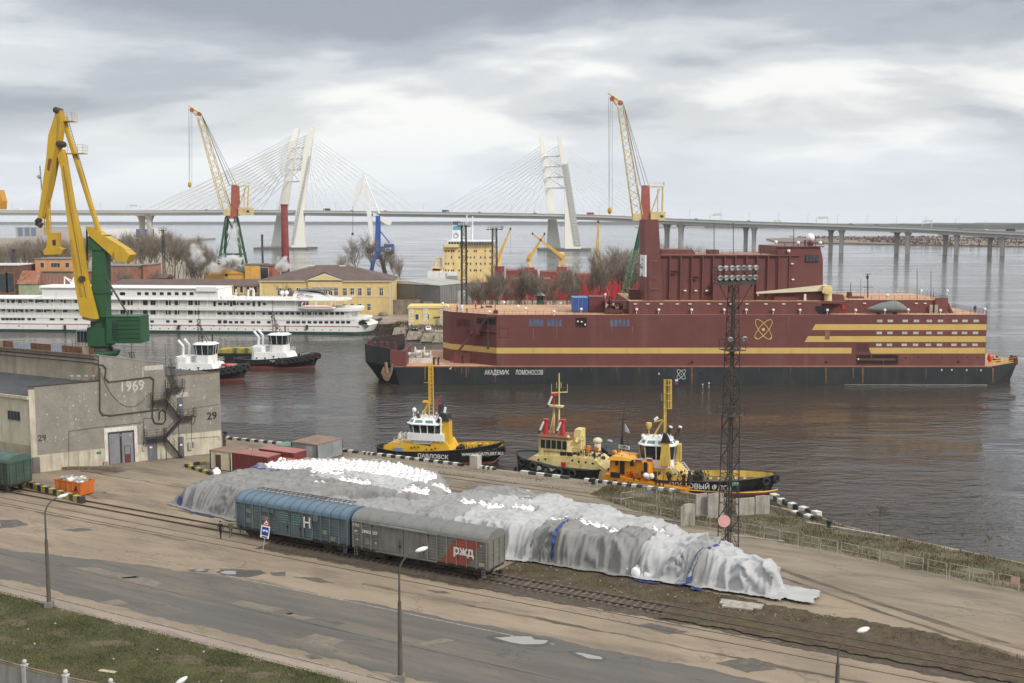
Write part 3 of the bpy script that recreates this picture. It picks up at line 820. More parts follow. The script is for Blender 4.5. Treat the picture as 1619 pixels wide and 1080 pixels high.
HB_=Heap(-76.0,-25.9,lerp([(-76,89.4),(-54,91.5),(-49,92.3),(-38,92.7),(-27,93.2)]),lerp([(-76,94.5),(-66.5,97.0),(-63.5,107.5),(-60,109.4),(-57,109.0),(-46,104.9),(-38,102.6),(-33,99.9),(-25.5,95.6)]),lambda s,t:(3.05 if s<-40 else 3.05-.045*(s+40))+.18*math.sin(s*.9)-.55*max(0,min(1,(s+38.5)/2.5))*max(0,min(1,(-34.5-s)/2))-.35*max(0,(t-101)/6),1.5,21)
def tarp(name,label,h,s0,s1,t0,t1,m,lift=.0,step=.13,keep=None,folds=1.0,jag=.35,skirt=.75,group='tarpaulins over the sack heaps'):
 ns,ntt=max(2,int((s1-s0)/step)),max(2,int((t1-t0)/step))
 vs,idx,fs=[],{},[]
 sd_=hash(label)%97 if False else len(label)*1.7
 def inside(s,t):
  j=jag*nz(s*.7,t*.7,sd_)
  if not(s0+j<s<s1+j and t0+j<t<t1+j):return False
  if h.edge(s,t)<-skirt-.5*nz(s*.6,t*.6,8):return False
  return keep is None or keep(s+.3*nz(s*.9,t*.9,5),t+.3*nz(s*.9,t*.9,6))
 S0,T0=s0-.6,t0-.6;ns+=int(1.2/step);ntt+=int(1.2/step)
 ok={}
 for i in range(ns):
  for j in range(ntt):
   s,t=S0+i*step,T0+j*step
   if inside(s+step/2,t+step/2):
    f=[]
    for a,b in((i,j),(i+1,j),(i+1,j+1),(i,j+1)):
     if(a,b)not in idx:
      ss,tt=S0+a*step,T0+b*step
      idx[(a,b)]=len(vs);p=h.pos(ss,tt,folds);vs.append((p.x,p.y,p.z+lift))
     f.append(idx[(a,b)])
    fs.append(tuple(f))
 if not fs:return None
 cnt=[0]*len(vs)
 for f in fs:
  for k in f:cnt[k]+=1
 ring=set(k for k in range(len(vs))if cnt[k]<4);r2=set()
 for f in fs:
  if any(k in ring for k in f):r2.update(k for k in f if k not in ring)
 for ks,dz in((ring,.46),(r2,.20)):
  for k in ks:x,y,z=vs[k];vs[k]=(x,y,max(QZ+.03,z-dz))if z>QZ+.5 else vs[k]
 b=MB();b.add(vs,fs)
 o=b.build(name,m,smooth=True)
 return tag(o,label,'tarpaulin',group)
def band(s,t):
 lo=lerp([(-94.5,104.0),(-90,101.6),(-82,103.4),(-76,105.0),(-70,104.5)])(s);hi=lerp([(-94.5,105.5),(-90,107.8),(-84,110.2),(-78,110.8),(-72,109.2),(-70,106)])(s)
 return-94.5<s<-70.4 and lo<t<hi
def ell(s,t,cs,ct_,a,b):return((s-cs)/a)**2+((t-ct_)/b)**2<1
gapsA=[(-82.6,102.0,2.4,.9),(-76.8,100.2,2.2,.7),(-80.5,98.0,1.2,.5),(-69.6,101.4,1.7,1.0),(-68.6,104.6,1.2,.8)]
gapsB=[(-60.7,98.4,1.0,.6),(-58.2,99.2,1.3,.7),(-54.2,99.4,1.3,.6),(-48.8,97.4,1.9,.55),(-45.5,97.2,1.6,.5),(-42.5,96.6,.8,.45),(-56.2,103.2,.9,.45),(-39.0,98.4,.8,.5),(-38.2,97.6,.6,.4)]
openA=lambda s,t:band(s,t)or any(ell(s,t,*g_)for g_ in gapsA)
openB=lambda s,t:any(ell(s,t,*g_)for g_ in gapsB)
tarp('tarpaulin','dark grey tarpaulin hanging in deep folds over the left end of the heap',HA,-99,-91.2,86,116,m_tarp_d,.02,keep=lambda s,t:not openA(s,t),folds=1.25)
tarp('tarpaulin','grey tarpaulin along the back edge of the uncovered white sacks',HA,-92.2,-66,104.5,118,m_tarp_m,.05,keep=lambda s,t:not openA(s,t)and t>lerp([(-92,106),(-82,108.5),(-70,107)])(s))
tarp('tarpaulin','crumpled grey tarpaulin between the white sacks and the boxcar roofs',HA,-91.6,-78.2,84,106.5,m_tarp_d,.06,keep=lambda s,t:not openA(s,t))
tarp('tarpaulin','pale tarpaulin in front of the right half of the uncovered sacks',HA,-83.5,-69,99.4,107.0,m_tarp_l,.10,keep=lambda s,t:not openA(s,t)and not ell(s,t,-82.8,106.2,2,1))
tarp('tarpaulin','large dark grey tarpaulin on the left heap behind the grey boxcar',HA,-78.6,-64,84,101.2,m_tarp_d,.09,keep=lambda s,t:not openA(s,t),folds=.7)
tarp('tarpaulin','rumpled grey tarpaulin over the far right end of the left heap',HA,-71.5,-63.5,100.5,112,m_tarp_m,.13,keep=lambda s,t:not openA(s,t))
tarp('tarpaulin','wide pale tarpaulin on the right heap just behind the grey boxcar roof',HB_,-77,-58.4,86,104,m_tarp_m,.03,keep=lambda s,t:not openB(s,t))
tarp('tarpaulin','grey tarpaulin over the humped far corner of the right heap',HB_,-72,-55.4,103,113,m_tarp_d,.07,keep=lambda s,t:not openB(s,t),folds=.9)
tarp('tarpaulin','pale tarpaulin hanging beside the right end of the grey boxcar',HB_,-59,-49.5,87,97.6,m_tarp_l,.10,keep=lambda s,t:not openB(s,t),folds=1.1)
tarp('tarpaulin','long pale tarpaulin over the flat top of the right heap',HB_,-59.5,-38.2,96.4,110,m_tarp_l,.06,keep=lambda s,t:not openB(s,t))
tarp('tarpaulin','dark grey tarpaulin with swags on the front of the right heap',HB_,-49.9,-38.6,87,97.4,m_tarp_d,.14,keep=lambda s,t:not openB(s,t),folds=1.3)
tarp('tarpaulin','pale tarpaulin over the big hump near the end of the right heap',HB_,-38.9,-33.4,87,103,m_tarp_l,.18,keep=lambda s,t:not openB(s,t),folds=1.25)
tarp('tarpaulin','mid grey tarpaulin beside the blue strip on the end hump',HB_,-34.9,-32.4,91,103,m_tarp_m,.24,folds=1.2,jag=.2)
tarp('tarpaulin','pale tarpaulin spread over the right tip of the heap and onto the ground',HB_,-32.7,-22,87,101,m_tarp_l,.21,keep=lambda s,t:HB_.edge(s,t)>-.75 or(s>-28 and 93<t<96.6),folds=1.3,skirt=3.0)
def ribbon(label,h,pts,wd,lift=.34):
 b=MB();vs=[]
 n=30;P_=[Vector((a,c,0))for a,c in pts]
 for i in range(n+1):
  f=i/n*(len(P_)-1);k=min(int(f),len(P_)-2);p=P_[k].lerp(P_[k+1],f-k);d=(P_[k+1]-P_[k]).normalized();q=Vector((-d.y,d.x,0))
  for o_ in(-.5,.5):
   pp=p+q*wd*o_*(1+.5*nz(i*.4,o_));p3_=h.pos(pp.x,pp.y,1.2);o3=(p3_-D(pp.x,pp.y,p3_.z));vs.append(tuple(p3_+Vector((0,0,lift*.6))+(-V)*.10))
 b.add(vs,[(2*i,2*i+1,2*i+3,2*i+2)for i in range(n)])
 return tag(b.build('tarpaulin_strip',m_tarp_b,smooth=True),label,'tarpaulin','tarpaulins over the sack heaps')
ribbon('thin blue strip of tarpaulin hanging between pale and dark grey covers',HB_,[(-47.6,96.6),(-47.3,93.6),(-47.5,92.4)],.3)
ribbon('blue tarpaulin edge slanting across the end hump',HB_,[(-34.4,91.8),(-33.2,93.6),(-32.2,96.5)],.32,.42)
ribbon('blue tarpaulin edge along the foot of the pale hump',HB_,[(-38.6,91.9),(-37.4,91.8),(-36.2,92.0)],.5,.12)
ribbon('small blue tarpaulin flap at the foot between two pale covers',HB_,[(-33.2,91.9),(-32.2,92.1)],.8,.3)
ribbon('dark blue tarpaulin edge at the left of the uncovered sacks',HA,[(-95.0,103.4),(-93.4,101.6),(-90.6,100.6),(-88.5,101.2)],.7,.16)
ribbon('dark blue tarpaulin hem along the foot of the left heap',HA,[(-97.2,92.2),(-94.5,90.2),(-91.0,89.2),(-88,88.8)],.28,.02)
def bed(h,op,s0,s1,t0,t1):
 b=MB();st=.4;vs={};L=[]
 fs=[]
 for i in range(int((s1-s0)/st)):
  for j in range(int((t1-t0)/st)):
   s,t=s0+i*st,t0+j*st
   if any(op(s+a,t+c)for a in(-.5,.2,.9)for c in(-.5,.2,.9)):
    f=[]
    for a,c in((0,0),(1,0),(1,1),(0,1)):
     k=(i+a,j+c)
     if k not in vs:p=D(s+a*st,t+c*st,QZ+max(.05,h.base(s+a*st,t+c*st)-.42+.12*nz(k[0]*.9,k[1]*.9)));vs[k]=len(L);L.append(tuple(p))
     f.append(vs[k])
    fs.append(tuple(f))
 b.add(L,fs);return kind(b.build('sack_layer',m_sack,smooth=True),'stuff')
bed(HA,openA,-95,-66,95,112);bed(HB_,openB,-64,-36,95,105)
def sack_mesh(seed):
 r=random.Random(seed);b=MB();n=12
 prof=[(.34,0),(.50,.10),(.53,.45),(.50,.75),(.40,.90),(.26,.98),(.14,1.05),(.16,1.12),(.19,1.15)]
 vs=[]
 for j,(ra,z)in enumerate(prof):
  for i in range(n):
   t=6.283*i/n;q=1+.10*math.sin(i*2.6+seed)+.14*r.uniform(-1,1)*(1.5 if j>4 else .5)
   sq=1/max(abs(math.cos(t)),abs(math.sin(t)))**.55
   vs.append((ra*q*sq*math.cos(t),ra*q*sq*math.sin(t),z+r.uniform(-.03,.03)))
 fs=[(j*n+i,j*n+(i+1)%n,(j+1)*n+(i+1)%n,(j+1)*n+i)for j in range(len(prof)-1)for i in range(n)]
 fs.append(tuple(range((len(prof)-1)*n,len(prof)*n)))
 b.add(vs,fs);return b.mesh('sack',m_sack,True)
sacks=[sack_mesh(i)for i in range(6)]
tie_me=MB().torus((0,0,1.05),.15,.028,'z',8,4).tube((.1,0,1.09),(.22,.08,1.02),.028,4).mesh('tie',m_tie)
ns_=0
def put_sack(s,t,z,label,group,sc=1.0,lay=None):
 global ns_
 o=link('sack',sacks[ns_%6],None,D(s,t,QZ+z));ns_+=1
 o.rotation_euler=(rng.uniform(-.15,.15),rng.uniform(-.15,.15),rng.random()*6.28)if lay is None else lay
 o.scale=(sc*rng.uniform(.92,1.08),sc*rng.uniform(.92,1.08),sc*rng.uniform(.85,1.1))
 tag(o,label,'sack',group)
 if lay is None:link('tie',tie_me,o)
 return o
def fill(h,opening,s0,s1,t0,t1,label,group,pitch=.86):
 j=0;t=t0
 while t<t1:
  s=s0+(j%2)*pitch/2
  while s<s1:
   a,c=s+rng.uniform(-.1,.1),t+rng.uniform(-.1,.1)
   if opening(a,c):put_sack(a,c,max(.1,h.base(a,c)-.95),label,group)
   s+=pitch
  t+=pitch*.88;j+=1
for a_,b_,w_ in((-95,-86.6,'left'),(-86.6,-78.2,'middle'),(-78.2,-70,'right')):
 fill(HA,lambda s,t:band(s,t)and a_<=s<b_,-95,-70,101,112,f'white bulk sack with red ties in the {w_} third of the long uncovered row',f'white sacks in the {w_} third of the uncovered row')
gl=['in the wide gap before the long uncovered row','in the gap over the dark cover behind the boxcar joint','in the small gap behind the blue boxcar roof','in the gap at the right end of the left heap','below the right end of the long uncovered row','in the leftmost gap of the right heap','in the second gap of the right heap from the left','in the third gap of the right heap from the left','in the long gap above the dark swagged cover','in the gap right of the blue strip on the right heap','in the tiny gap above the right part of the swagged cover','in the small gap on the humped far side of the right heap','in the gap just before the pale end hump','in the last tiny gap beside the pale end hump']
for h_,gs,off in((HA,gapsA,0),(HB_,gapsB,5)):
 for i,g_ in enumerate(gs):fill(h_,lambda s,t:not(h_ is HA and band(s,t))and ell(s,t,g_[0],g_[1],g_[2]*1.05,g_[3]*1.15),g_[0]-3,g_[0]+3,g_[1]-1.5,g_[1]+1.6,'white bulk sack '+gl[off+i],'white sacks '+gl[off+i])
for i,(px,py)in enumerate(((897,893),(913,895),(928,898),(952,900),(975,904),(988,906),(1004,912),(1022,914))):
 s,t=dst(px,py+3);put_sack(s,t+.55,-.05,'white sack showing under the front hem of the right heap covers','white sacks under the front hem',.95,lay=(0,0,rng.random()*6))
s,t=dst(1001,905);put_sack(s+.2,t+.8,.05,'tall white sack standing out between the dark and the pale cover','white sacks under the front hem',1.05,lay=(0,0,1))
s,t=dst(1020,868);put_sack(s-1.2,t-1.0,1.9,'white sack on top between the dark cover and the pale hump','white sacks in the small gaps of the right heap',1.0)
s,t=dst(345,748);put_sack(s,t-.4,-.45,'white sack half sunk beside the cream cabin','loose white sacks by the cabins',1.1)
WA=gp(61,747);WB=gp(342,716)
WANG=math.atan2(WB.y-WA.y,WB.x-WA.x)
WX=Vector((math.cos(WANG),math.sin(WANG),0));WN=Vector((-math.sin(WANG),math.cos(WANG),0))
def fac(px,py,off=0.0):
 r=ray(px,py);o=Vector((0,0,CAM_Z));A=WA-WN*off
 t=(A-o).dot(WN)/r.dot(WN);p=o+r*t
 return(p-WA).dot(WX),p.z-QZ
LB=Vector(((-U).dot(WX),(-U).dot(WN),0))
m_wall=mat('grey_brick_wall',(.235,.220,.19),.92,grit=3,gamt=.14,var=.13,scale=.45,dirt=(.36,.34,.31),damt=.16,bump=.35,bscale=6,dscale=1.1)
m_wall2=mat('stained_beige_wall',(.36,.31,.235),.9,var=.16,scale=.5,dirt=(.20,.17,.13),damt=.3,bump=.25)
m_plinth=mat('cream_plinth',(.50,.455,.36),.9,var=.14,scale=.7,dirt=(.24,.21,.17),damt=.3,bump=.25)
m_roofd=mat('bitumen_roof',(.055,.06,.065),.8,var=.2,scale=.4,dirt=(.11,.11,.11),damt=.2,streak=False)
m_gate=mat('grey_gate_paint',(.20,.205,.225),.55,var=.1,scale=1.2,dirt=(.12,.10,.09),damt=.25)
m_rustp=mat('rusty_panel',(.14,.06,.035),.8,var=.35,scale=1.5,dirt=(.25,.16,.12),damt=.3)
m_bluep=mat('pale_blue_panel',(.36,.40,.46),.7,var=.12,scale=1.5,dirt=RUST,damt=.2)
m_creamp=mat('cream_panel',(.42,.36,.24),.7,var=.2,scale=1.5,dirt=RUST,damt=.25)
wh=thing('warehouse','grey brick warehouse with 1969 on its gable and 29 by the corner','warehouse',WA,WANG)
xl,zl=fac(55,611);xn,zn=fac(158,603);_,zt0=fac(156,562);xr,zt1=fac(260,575);xe,ze=fac(347,589)
xl=fac(58,700)[0];zpl0=fac(61,714)[1];zpl1=fac(250,690)[1]
BAND=2.3
def wallpiece(name,poly,m,y0=0.0,y1=.4):
 return MB().xz(poly,y0,y1).build(name,m,wh)
gx0,gz0=fac(170,684);gx1,_=fac(212,684);gz=fac(190,682)[1]
for a,b in((xl,gx0-.45),(gx1+.4,xr)):
 wallpiece('plinth',[(a,-.2),(b,-.2),(b,BAND),(a,BAND)],m_plinth,-.02,.42)
wallpiece('plinth',[(xr+.005,-.2),(xe,-.2),(xe,3.2),(xr+.005,3.2)],m_plinth,-.02,.42)
zwl=fac(56,612)[1];zwr=fac(157,603)[1]
wallpiece('gable_wall',[(xl,BAND+.002),(gx0-.45,BAND+.002),(gx0-.45,gz+.6),(xn,gz+.6),(xn,zwr),(xl,zwl)],m_wall)
wallpiece('gable_wall',[(xn+.002,gz+.602),(gx1+.4,gz+.602),(gx1+.4,BAND+.002),(xr,BAND+.002),(xr,zt1),(xn+.002,zt0)],m_wall)
wallpiece('gable_wall',[(xr+.004,3.202),(xe,3.202),(xe,ze),(xr+.004,ze)],m_wall)
gs=MB();gs.box(gx0-.45,gx0,-.06,.3,-.1,gz+.6);gs.box(gx1,gx1+.4,-.06,.3,-.1,gz+.6);gs.box(gx0+.001,gx1-.001,-.06,.3,gz+.02,gz+.6)
gs.build('gate_surround',mat('whitewash',(.62,.59,.53),.9,var=.12,scale=1.5,dirt=(.3,.27,.22),damt=.25),wh)
gm=(gx0+gx1)/2-.05
for a,b in((gx0+.06,gm-.04),(gm+.04,gx1-.06)):
 lf=MB().box(a,b,.05,.15,.02,gz-.05).build('gate_leaf',m_gate,wh)
 MB().box(a+.02,b-.02,.02,.049,gz-.25,gz-.06).box(a+.02,a+.1,.02,.049,.05,gz-.3).box(b-.1,b-.02,.02,.049,.05,gz-.3).build('gate_frame',m_dark,lf)
wk=MB().box(gx1-1.35,gx1-.55,.02,.05,.05,2.35).build('wicket_door',m_dark,wh)
MB().box(gx1-1.28,gx1-.62,0,.018,1.2,2.28).build('wicket_pane',m_gate,wk);MB().box(gx1-1.28,gx1-.62,0,.018,.12,1.15).build('wicket_panel',mat('dark_red_paint',(.12,.03,.03)),wk)
MB().box(gx0-.7,gx0-.1,-.30,-.06,.0,.5).build('kerb_guard',m_conc,wh)
def lp(x,y):return(x,y)
def along(k,x=0.0):return(x+LB.x*k,LB.y*k)
c0=(xl-.55,-.08)
cz=zwl+.05
MB().vpr([(xl-.72,-.10),(xl,-.10),(xl,.55),(xl-.72,.55)],-.2,zwl-.35).build('corner_pier',m_plinth,wh)
xb,zb_=fac(58,730);MB().box(xl-.62,xl+.2,-.55,-.12,-.1,2.1).build('corner_guard',mat('ribbed_concrete',(.14,.13,.12),.9,var=.2,dirt=(.3,.28,.25),damt=.3),wh)
def side(name,k0,k1,z0,z1,x0,th,m):
 p0,p1=along(k0,x0),along(k1,x0);n=Vector((-LB.y,LB.x,0));n=n if n.y>0 else-n
 nx,ny=-LB.y*th,LB.x*th
 q=[(p0[0],p0[1]),(p1[0],p1[1]),(p1[0]+nx*-1,p1[1]-ny*1),(p0[0]-nx,p0[1]-ny)]
 return MB().vpr(q,z0,z1).build(name,m,wh)
hs=pt(50,634,(WA-U*0).y).z-QZ
hw=zwl-1.55
side('side_wall',.0,60,-.2,3.6,xl-.62,.4,m_wall2)
side('side_wall',.0,60,3.602,hw,xl-.62,.4,mat('cream_side_wall',(.50,.46,.35),.9,var=.12,scale=.6,dirt=(.25,.22,.17),damt=.25))
side('eaves',.0,60,hw+.003,hw+.38,xl-.62,-.35,m_plinth)
for k in(1.9,8.5,14,20,26):
 wv=side('window',k,k+2.6,hw-3.1,hw-1.75,xl-.622,-.04,mat('window_frame_grey',(.3,.31,.29)))
 for q in range(4):
  pn=side('pane',k+.08+.63*q,k+.64+.63*q,hw-3.0,hw-1.85,xl-.665,-.02,m_glass);pn.parent=wv
zc0=zwr+.1
r0,r1=along(0.0,xl),along(60,xl-.2)
n0,n1=along(0.0,xn),along(60,xn)
rf=MB();rf.add([(r0[0]-1.0,r0[1]+.42,hw+.39),(r1[0]-1.0,r1[1],hw+.39),(n1[0],n1[1],zc0-.2),(n0[0],n0[1]+.42,zc0-.2)],[(0,1,2,3)])
rf.build('wing_roof',m_roofd,wh)
MB().xz([(xl-.75,zwl+.001),(xn-.01,zwr+.001),(xn-.01,zwr+.14),(xl-.75,zwl+.14)],-.05,.47).build('coping',m_dark,wh)
q0,q1=along(.42/LB.y,xn),along(60,xn)
MB().vpr([q0,(q0[0]+.4,q0[1]),(q1[0]+.4,q1[1]),q1][::-1],zc0-.9,zt0-.02).build('clerestory_wall',m_wall2,wh)
ko=.47/LB.y
fz0=zt0+.0
seq=[(0,.9,m_rustp),(.95,1.2,m_creamp),(2.2,4.0,m_rustp),(6.25,2.2,m_bluep),(8.5,4.2,m_rustp),(12.8,3.6,m_bluep),(16.5,2.2,m_rustp),(18.8,2.5,m_creamp),(21.4,3,m_rustp),(24.5,3,m_bluep),(27.6,4,m_rustp),(31.7,3,m_creamp)]
for a,ln,m_ in seq:
 p0,p1=along(ko+a+.02,xn-.35),along(ko+a+ln,xn-.35)
 MB().vpr([p0,(p0[0]+.07,p0[1]),(p1[0]+.07,p1[1]),p1][::-1],fz0+.10,fz0+1.0).build('fascia_panel',m_,wh)
p0,p1=along(ko,xn-.55),along(60,xn-.55)
MB().vpr([p0,(p0[0]+.9,p0[1]),(p1[0]+.9,p1[1]),p1][::-1],fz0-.02,fz0+.09).build('cornice',mat('stained_cornice',(.22,.18,.14),.9,var=.2,dirt=(.1,.07,.05),damt=.3),wh)
e0,e1=along(0.0,xr),along(60,xr)
MB().add([(xn+.05,.42,zt0-.05),(n1[0],n1[1],zt0-.05),(e1[0],e1[1],zt1-.05),(xr-.05,.42,zt1-.05)],[(0,3,2,1)]).build('main_roof',m_roofd,wh)
MB().xz([(xn-.3,zt0+.001),(xr+.05,zt1+.001),(xr+.05,zt1+.12),(xn-.3,zt0+.12)],-.06,.47).build('coping',mat('zinc_coping',(.2,.2,.195),.6,var=.2),wh)
MB().add([(xr,.42,ze-.06),(e1[0],e1[1],ze-.06),(e1[0]+xe-xr,e1[1],ze-.06),(xe-.02,.42,ze-.06)],[(0,3,2,1)]).build('annex_roof',m_roofd,wh)
MB().xz([(xr+.01,ze+.001),(xe+.06,ze+.001),(xe+.06,ze+.10),(xr+.01,ze+.10)],-.06,.47).build('coping',m_rustp,wh)
h0,h1=along(.42/LB.y,xr),along(60,xr)
MB().vpr([h0,(h0[0]+.3,h0[1]),(h1[0]+.3,h1[1]),h1][::-1],ze-.3,zt1-.07).build('nave_side_wall',m_wall2,wh)
j0,j1=along(.43/LB.y,xe-.35),along(60,xe-.35)
MB().vpr([j0,(j0[0]+.34,j0[1]),(j1[0]+.34,j1[1]),j1][::-1],-.2,ze-.07).build('end_wall',m_wall,wh)
def fp(px,py,off=.18):
 x,z=fac(px,py,off);return(x,-off,z)
for j,o_ in enumerate((0,.28)):
 pz=zt0-.55-.5*j
 pp=[(*along(40,xn-.2-o_*.5),pz),(*along(1.0,xn-.2-o_*.5),pz),(xn-.1,-.2,pz-.1)]
 MB().path(pp,.07,6).build('pipe',m_dark,wh)
pipes=[[(150,577),(163,577),(168,583),(166,598),(172,604),(190,602),(238,596),(243,600),(241,660),(245,669),(258,670),(262,664),(262,652),(257,647),(252,652),(252,664)],[(158,582),(158,650),(163,656),(175,657),(240,649),(252,647)]]
for P_ in pipes:MB().path([fp(*q)for q in P_],.075,6).build('pipe',m_dark,wh)
for P_ in([(151,581),(160,588),(167,606),(184,628)],[(247,572),(240,600)],):
 pass
cab=[fp(159+(240-159)*k/18,590+53*math.sin(math.pi*k/18*.86+.12)if k<17 else 606,.06)for k in range(18)]
MB().path([fp(160,590,.06),fp(168,610,.06),fp(178,626,.06),fp(190,638,.06),fp(200,643,.06),fp(212,643,.06),fp(224,636,.06),fp(236,622,.06)],.03,4).build('cable',m_dark,wh)
MB().path([fp(109,740,.06),fp(109,682,.06),fp(160,675,.06),fp(226,668,.06),fp(227,662,.06),fp(240,661,.06)],.025,4).build('cable',m_dark,wh)
MB().path([fp(227,708,.06),fp(227,668,.06)],.025,4).build('cable',m_dark,wh)
MB().path([fp(303,702,.06),fp(303,660,.06)],.025,4).build('cable',m_dark,wh)
MB().path([fp(294,694,.06),fp(345,690,.06),fp(347,696,.06)],.025,4).build('cable',m_dark,wh)
MB().path([fp(314,644,.04),fp(347,639,.04)],.02,4).build('cable',m_dark,wh)
m_pl=mat('patch_plaster',(.46,.44,.40),.95,var=.15,scale=3)
for(x0,y0),(x1,y1)in(((225,582),(227,596)),((228,580),(258,584)),((281,622),(297,626))):
 a,z1=fac(x0,y0);b,z0_=fac(x1,y1);MB().box(a,max(b,a+.12),-.012,-.002,min(z0_,z1),max(z1,z0_)+.1).build('plaster_patch',m_pl,wh)
rw=random.Random(11)
for k in range(150):
 px=rw.uniform(66,336);x,z=fac(px,650)
 top=zwl if px<158 else(zt0+(zt1-zt0)*(px-158)/102 if px<260 else ze)
 z=rw.uniform(3.6,top-.7);h_=rw.uniform(.04,.30)**1.2;w_=rw.uniform(.03,.10)
 x,_=fac(px,650)
 b=MB();n=7
 b.prism([(x+w_*rw.uniform(.6,1.2)*math.cos(6.28*i/n),-.003,z+h_*rw.uniform(.5,1.2)*math.sin(6.28*i/n))for i in range(n)],(0,-.006,0));b.build('plaster_patch',m_pl,wh)
def slab(name,x0,y0,x1,y1,m,y=-.06,th=.05,parent=None):
 a,z1=fac(x0,y0);b,z0_=fac(x1,y1)
 return MB().box(a,b,y,y+th,z0_,z1).build(name,m,parent or wh)
m_door=mat('grey_door_paint',(.115,.12,.135),.55,var=.12,dirt=(.2,.2,.2),damt=.15)
for q in((233,695,249,728),(281,691,291,725),(280,629,290,661)):
 d=slab('door',*q,m_door,-.09,.06);a,z1=fac(q[0],q[1]);b,z0_=fac(q[2],q[3])
 MB().box(b-.3,b-.18,-.13,-.092,(z0_+z1)/2-.1,(z0_+z1)/2).build('handle',m_steel,d)
 MB().box(a+.25,a+.6,-.10,-.092,(z0_*.4+z1*.6),(z0_*.4+z1*.6)+.22).build('notice',m_white,d)
bx_=slab('electric_box',297,699,303,711,m_galv,-.3,.28);slab('electric_box',304.5,698,307,706,m_galv,-.25,.23)
slab('electric_box',224.5,706,229,712,m_galv,-.2,.18)
slab('sign_plate',152.5,714.5,160,717.5,mat('green_plate',(.03,.22,.13),.5),-.05,.03)
slab('lintel',278,624,298,627,m_pl,-.05,.04)
def wall_text(name,body,px,py,size,m_,sx=1.0,bold=.02):
 x,z=fac(px,py);sign_text(name,body,size,m_,wh,(x,-.012,z),bold=bold,depth=.006,sx=sx)
wall_text('year','1969',208.5,611,2.0,mat('faded_white_brick',(.48,.45,.40),.9,var=.2,scale=3),.85,.03)
m_num=mat('black_stencil',(.02,.02,.02),.8)
wall_text('number','29',335,658,1.45,m_num,1.0,.04);wall_text('number','29',66.5,693,1.15,mat('worn_black_stencil',(.06,.055,.05),.9,var=.4,scale=4),.95,.03)
for px in(115,126,138,150):
 x,z=fac(px,600);
 MB().lathe([(.10,0),(.12,.35),(.30,.38),(.30,.55),(.05,.6)],(x,.8,z-.1),8).build('roof_vent',m_galv,wh)
MB().path([fp(143,588,.1),fp(147,581,.1),fp(150,592,.1),fp(142,592,.1)],.06,4).build('bracket',m_rustp,wh)
st=thing('outside_stair','black steel stair zigzagging up the warehouse wall between two doors','fire stair',WA,WANG)
def land(px0,px1,py,name='landing',dep=1.3):
 a,z=fac(px0,py,.8);b,_=fac(px1,py,.8)
 MB().box(a,b,-dep-.05,-.05,z-.09,z).build(name,m_dark,st)
 rl=MB();rl.rail([(a,-.1,z),(a,-dep,z),(b,-dep,z),(b,-.1,z)],1.15,3,1.1,.035);rl.build('railing',m_dark,st)
 for x in(a+.1,b-.1):MB().tube((x,-dep+.1,z-.1),(x,-.08,z-1.3),.05,4).build('bracket',m_dark,st)
 return a,b,z
L1=land(231,262,693);L2=land(283,309,660);L3=land(241,266,634.5);L4=land(264,291,615)
def flight(p,q,y0=-.2,wd=.95):
 (xa,za),(xb,zb2)=p,q;b=MB()
 n=max(4,int(abs(zb2-za)/.24))
 for y in(y0,y0-wd):
  b.add([(xa,y-.03,za-.13),(xb,y-.03,zb2-.13),(xb,y-.03,zb2+.09),(xa,y-.03,za+.09),(xa,y+.03,za-.13),(xb,y+.03,zb2-.13),(xb,y+.03,zb2+.09),(xa,y+.03,za+.09)],[(0,1,2,3),(7,6,5,4),(0,4,5,1),(1,5,6,2),(2,6,7,3),(3,7,4,0)])
 b.build('stringer',m_dark,st)
 tr=MB().box(-.14,.14,y0-wd+.02,y0-.02,-.02,.02).mesh('tread',m_dark)
 for i in range(n):link('tread',tr,st,(xa+(xb-xa)*(i+.5)/n,0,za+(zb2-za)*(i+.5)/n))
 r=MB()
 for y in(y0-wd,):
  for h in(.6,1.1):r.tube((xa,y,za+h),(xb,y,zb2+h),.035,4)
  for i in range(5):r.tube((xa+(xb-xa)*i/4,y,za+(zb2-za)*i/4),(xa+(xb-xa)*i/4,y,za+(zb2-za)*i/4+1.1),.03,4)
 r.build('railing',m_dark,st)
F0=fac(290,725,.8)
flight(F0,(L1[1]-.2,L1[2]));flight((L1[1]-.3,L1[2]),(L2[0]+.3,L2[2]),-1.2);flight((L2[0]+.2,L2[2]),(L3[1]-.3,L3[2]));flight((L3[1]-.5,L3[2]),(L4[0]+.6,L4[2]),-1.2)
flight((L4[1]-.9,L4[2]),(fac(268,578,.8)))
for px,z0_,z1_ in((262,0,L1[2]),(283,0,L2[2])):
 a,_=fac(px,690,1.2);MB().tube((a,-1.2,0),(a,-1.2,z1_),.06,5).build('post',m_dark,st)
ant=MB().tube((0,0,0),(0,0,5),.03,4);x_,z_=fac(261,577);tag(ant.build('antenna_pole',m_dark,None,loc=WA+WX*(x_+.15)+WN*.2+Vector((0,0,z_-2.0))),'thin whip pole standing at the step of the warehouse roof','antenna')
sp=MB();p_=WA+WX*(xe+.35)-WN*.2
so=thing('striped_post','red and black striped guard post at the right corner of the warehouse','guard post',p_,WANG)
for i in range(7):MB().box(-.18,.18,-.18,.18,.36*i+.001,.36*(i+1)).build('stripe',(m_black,mat('dull_red_stripe',(.13,.045,.035),.8))[i%2],so)
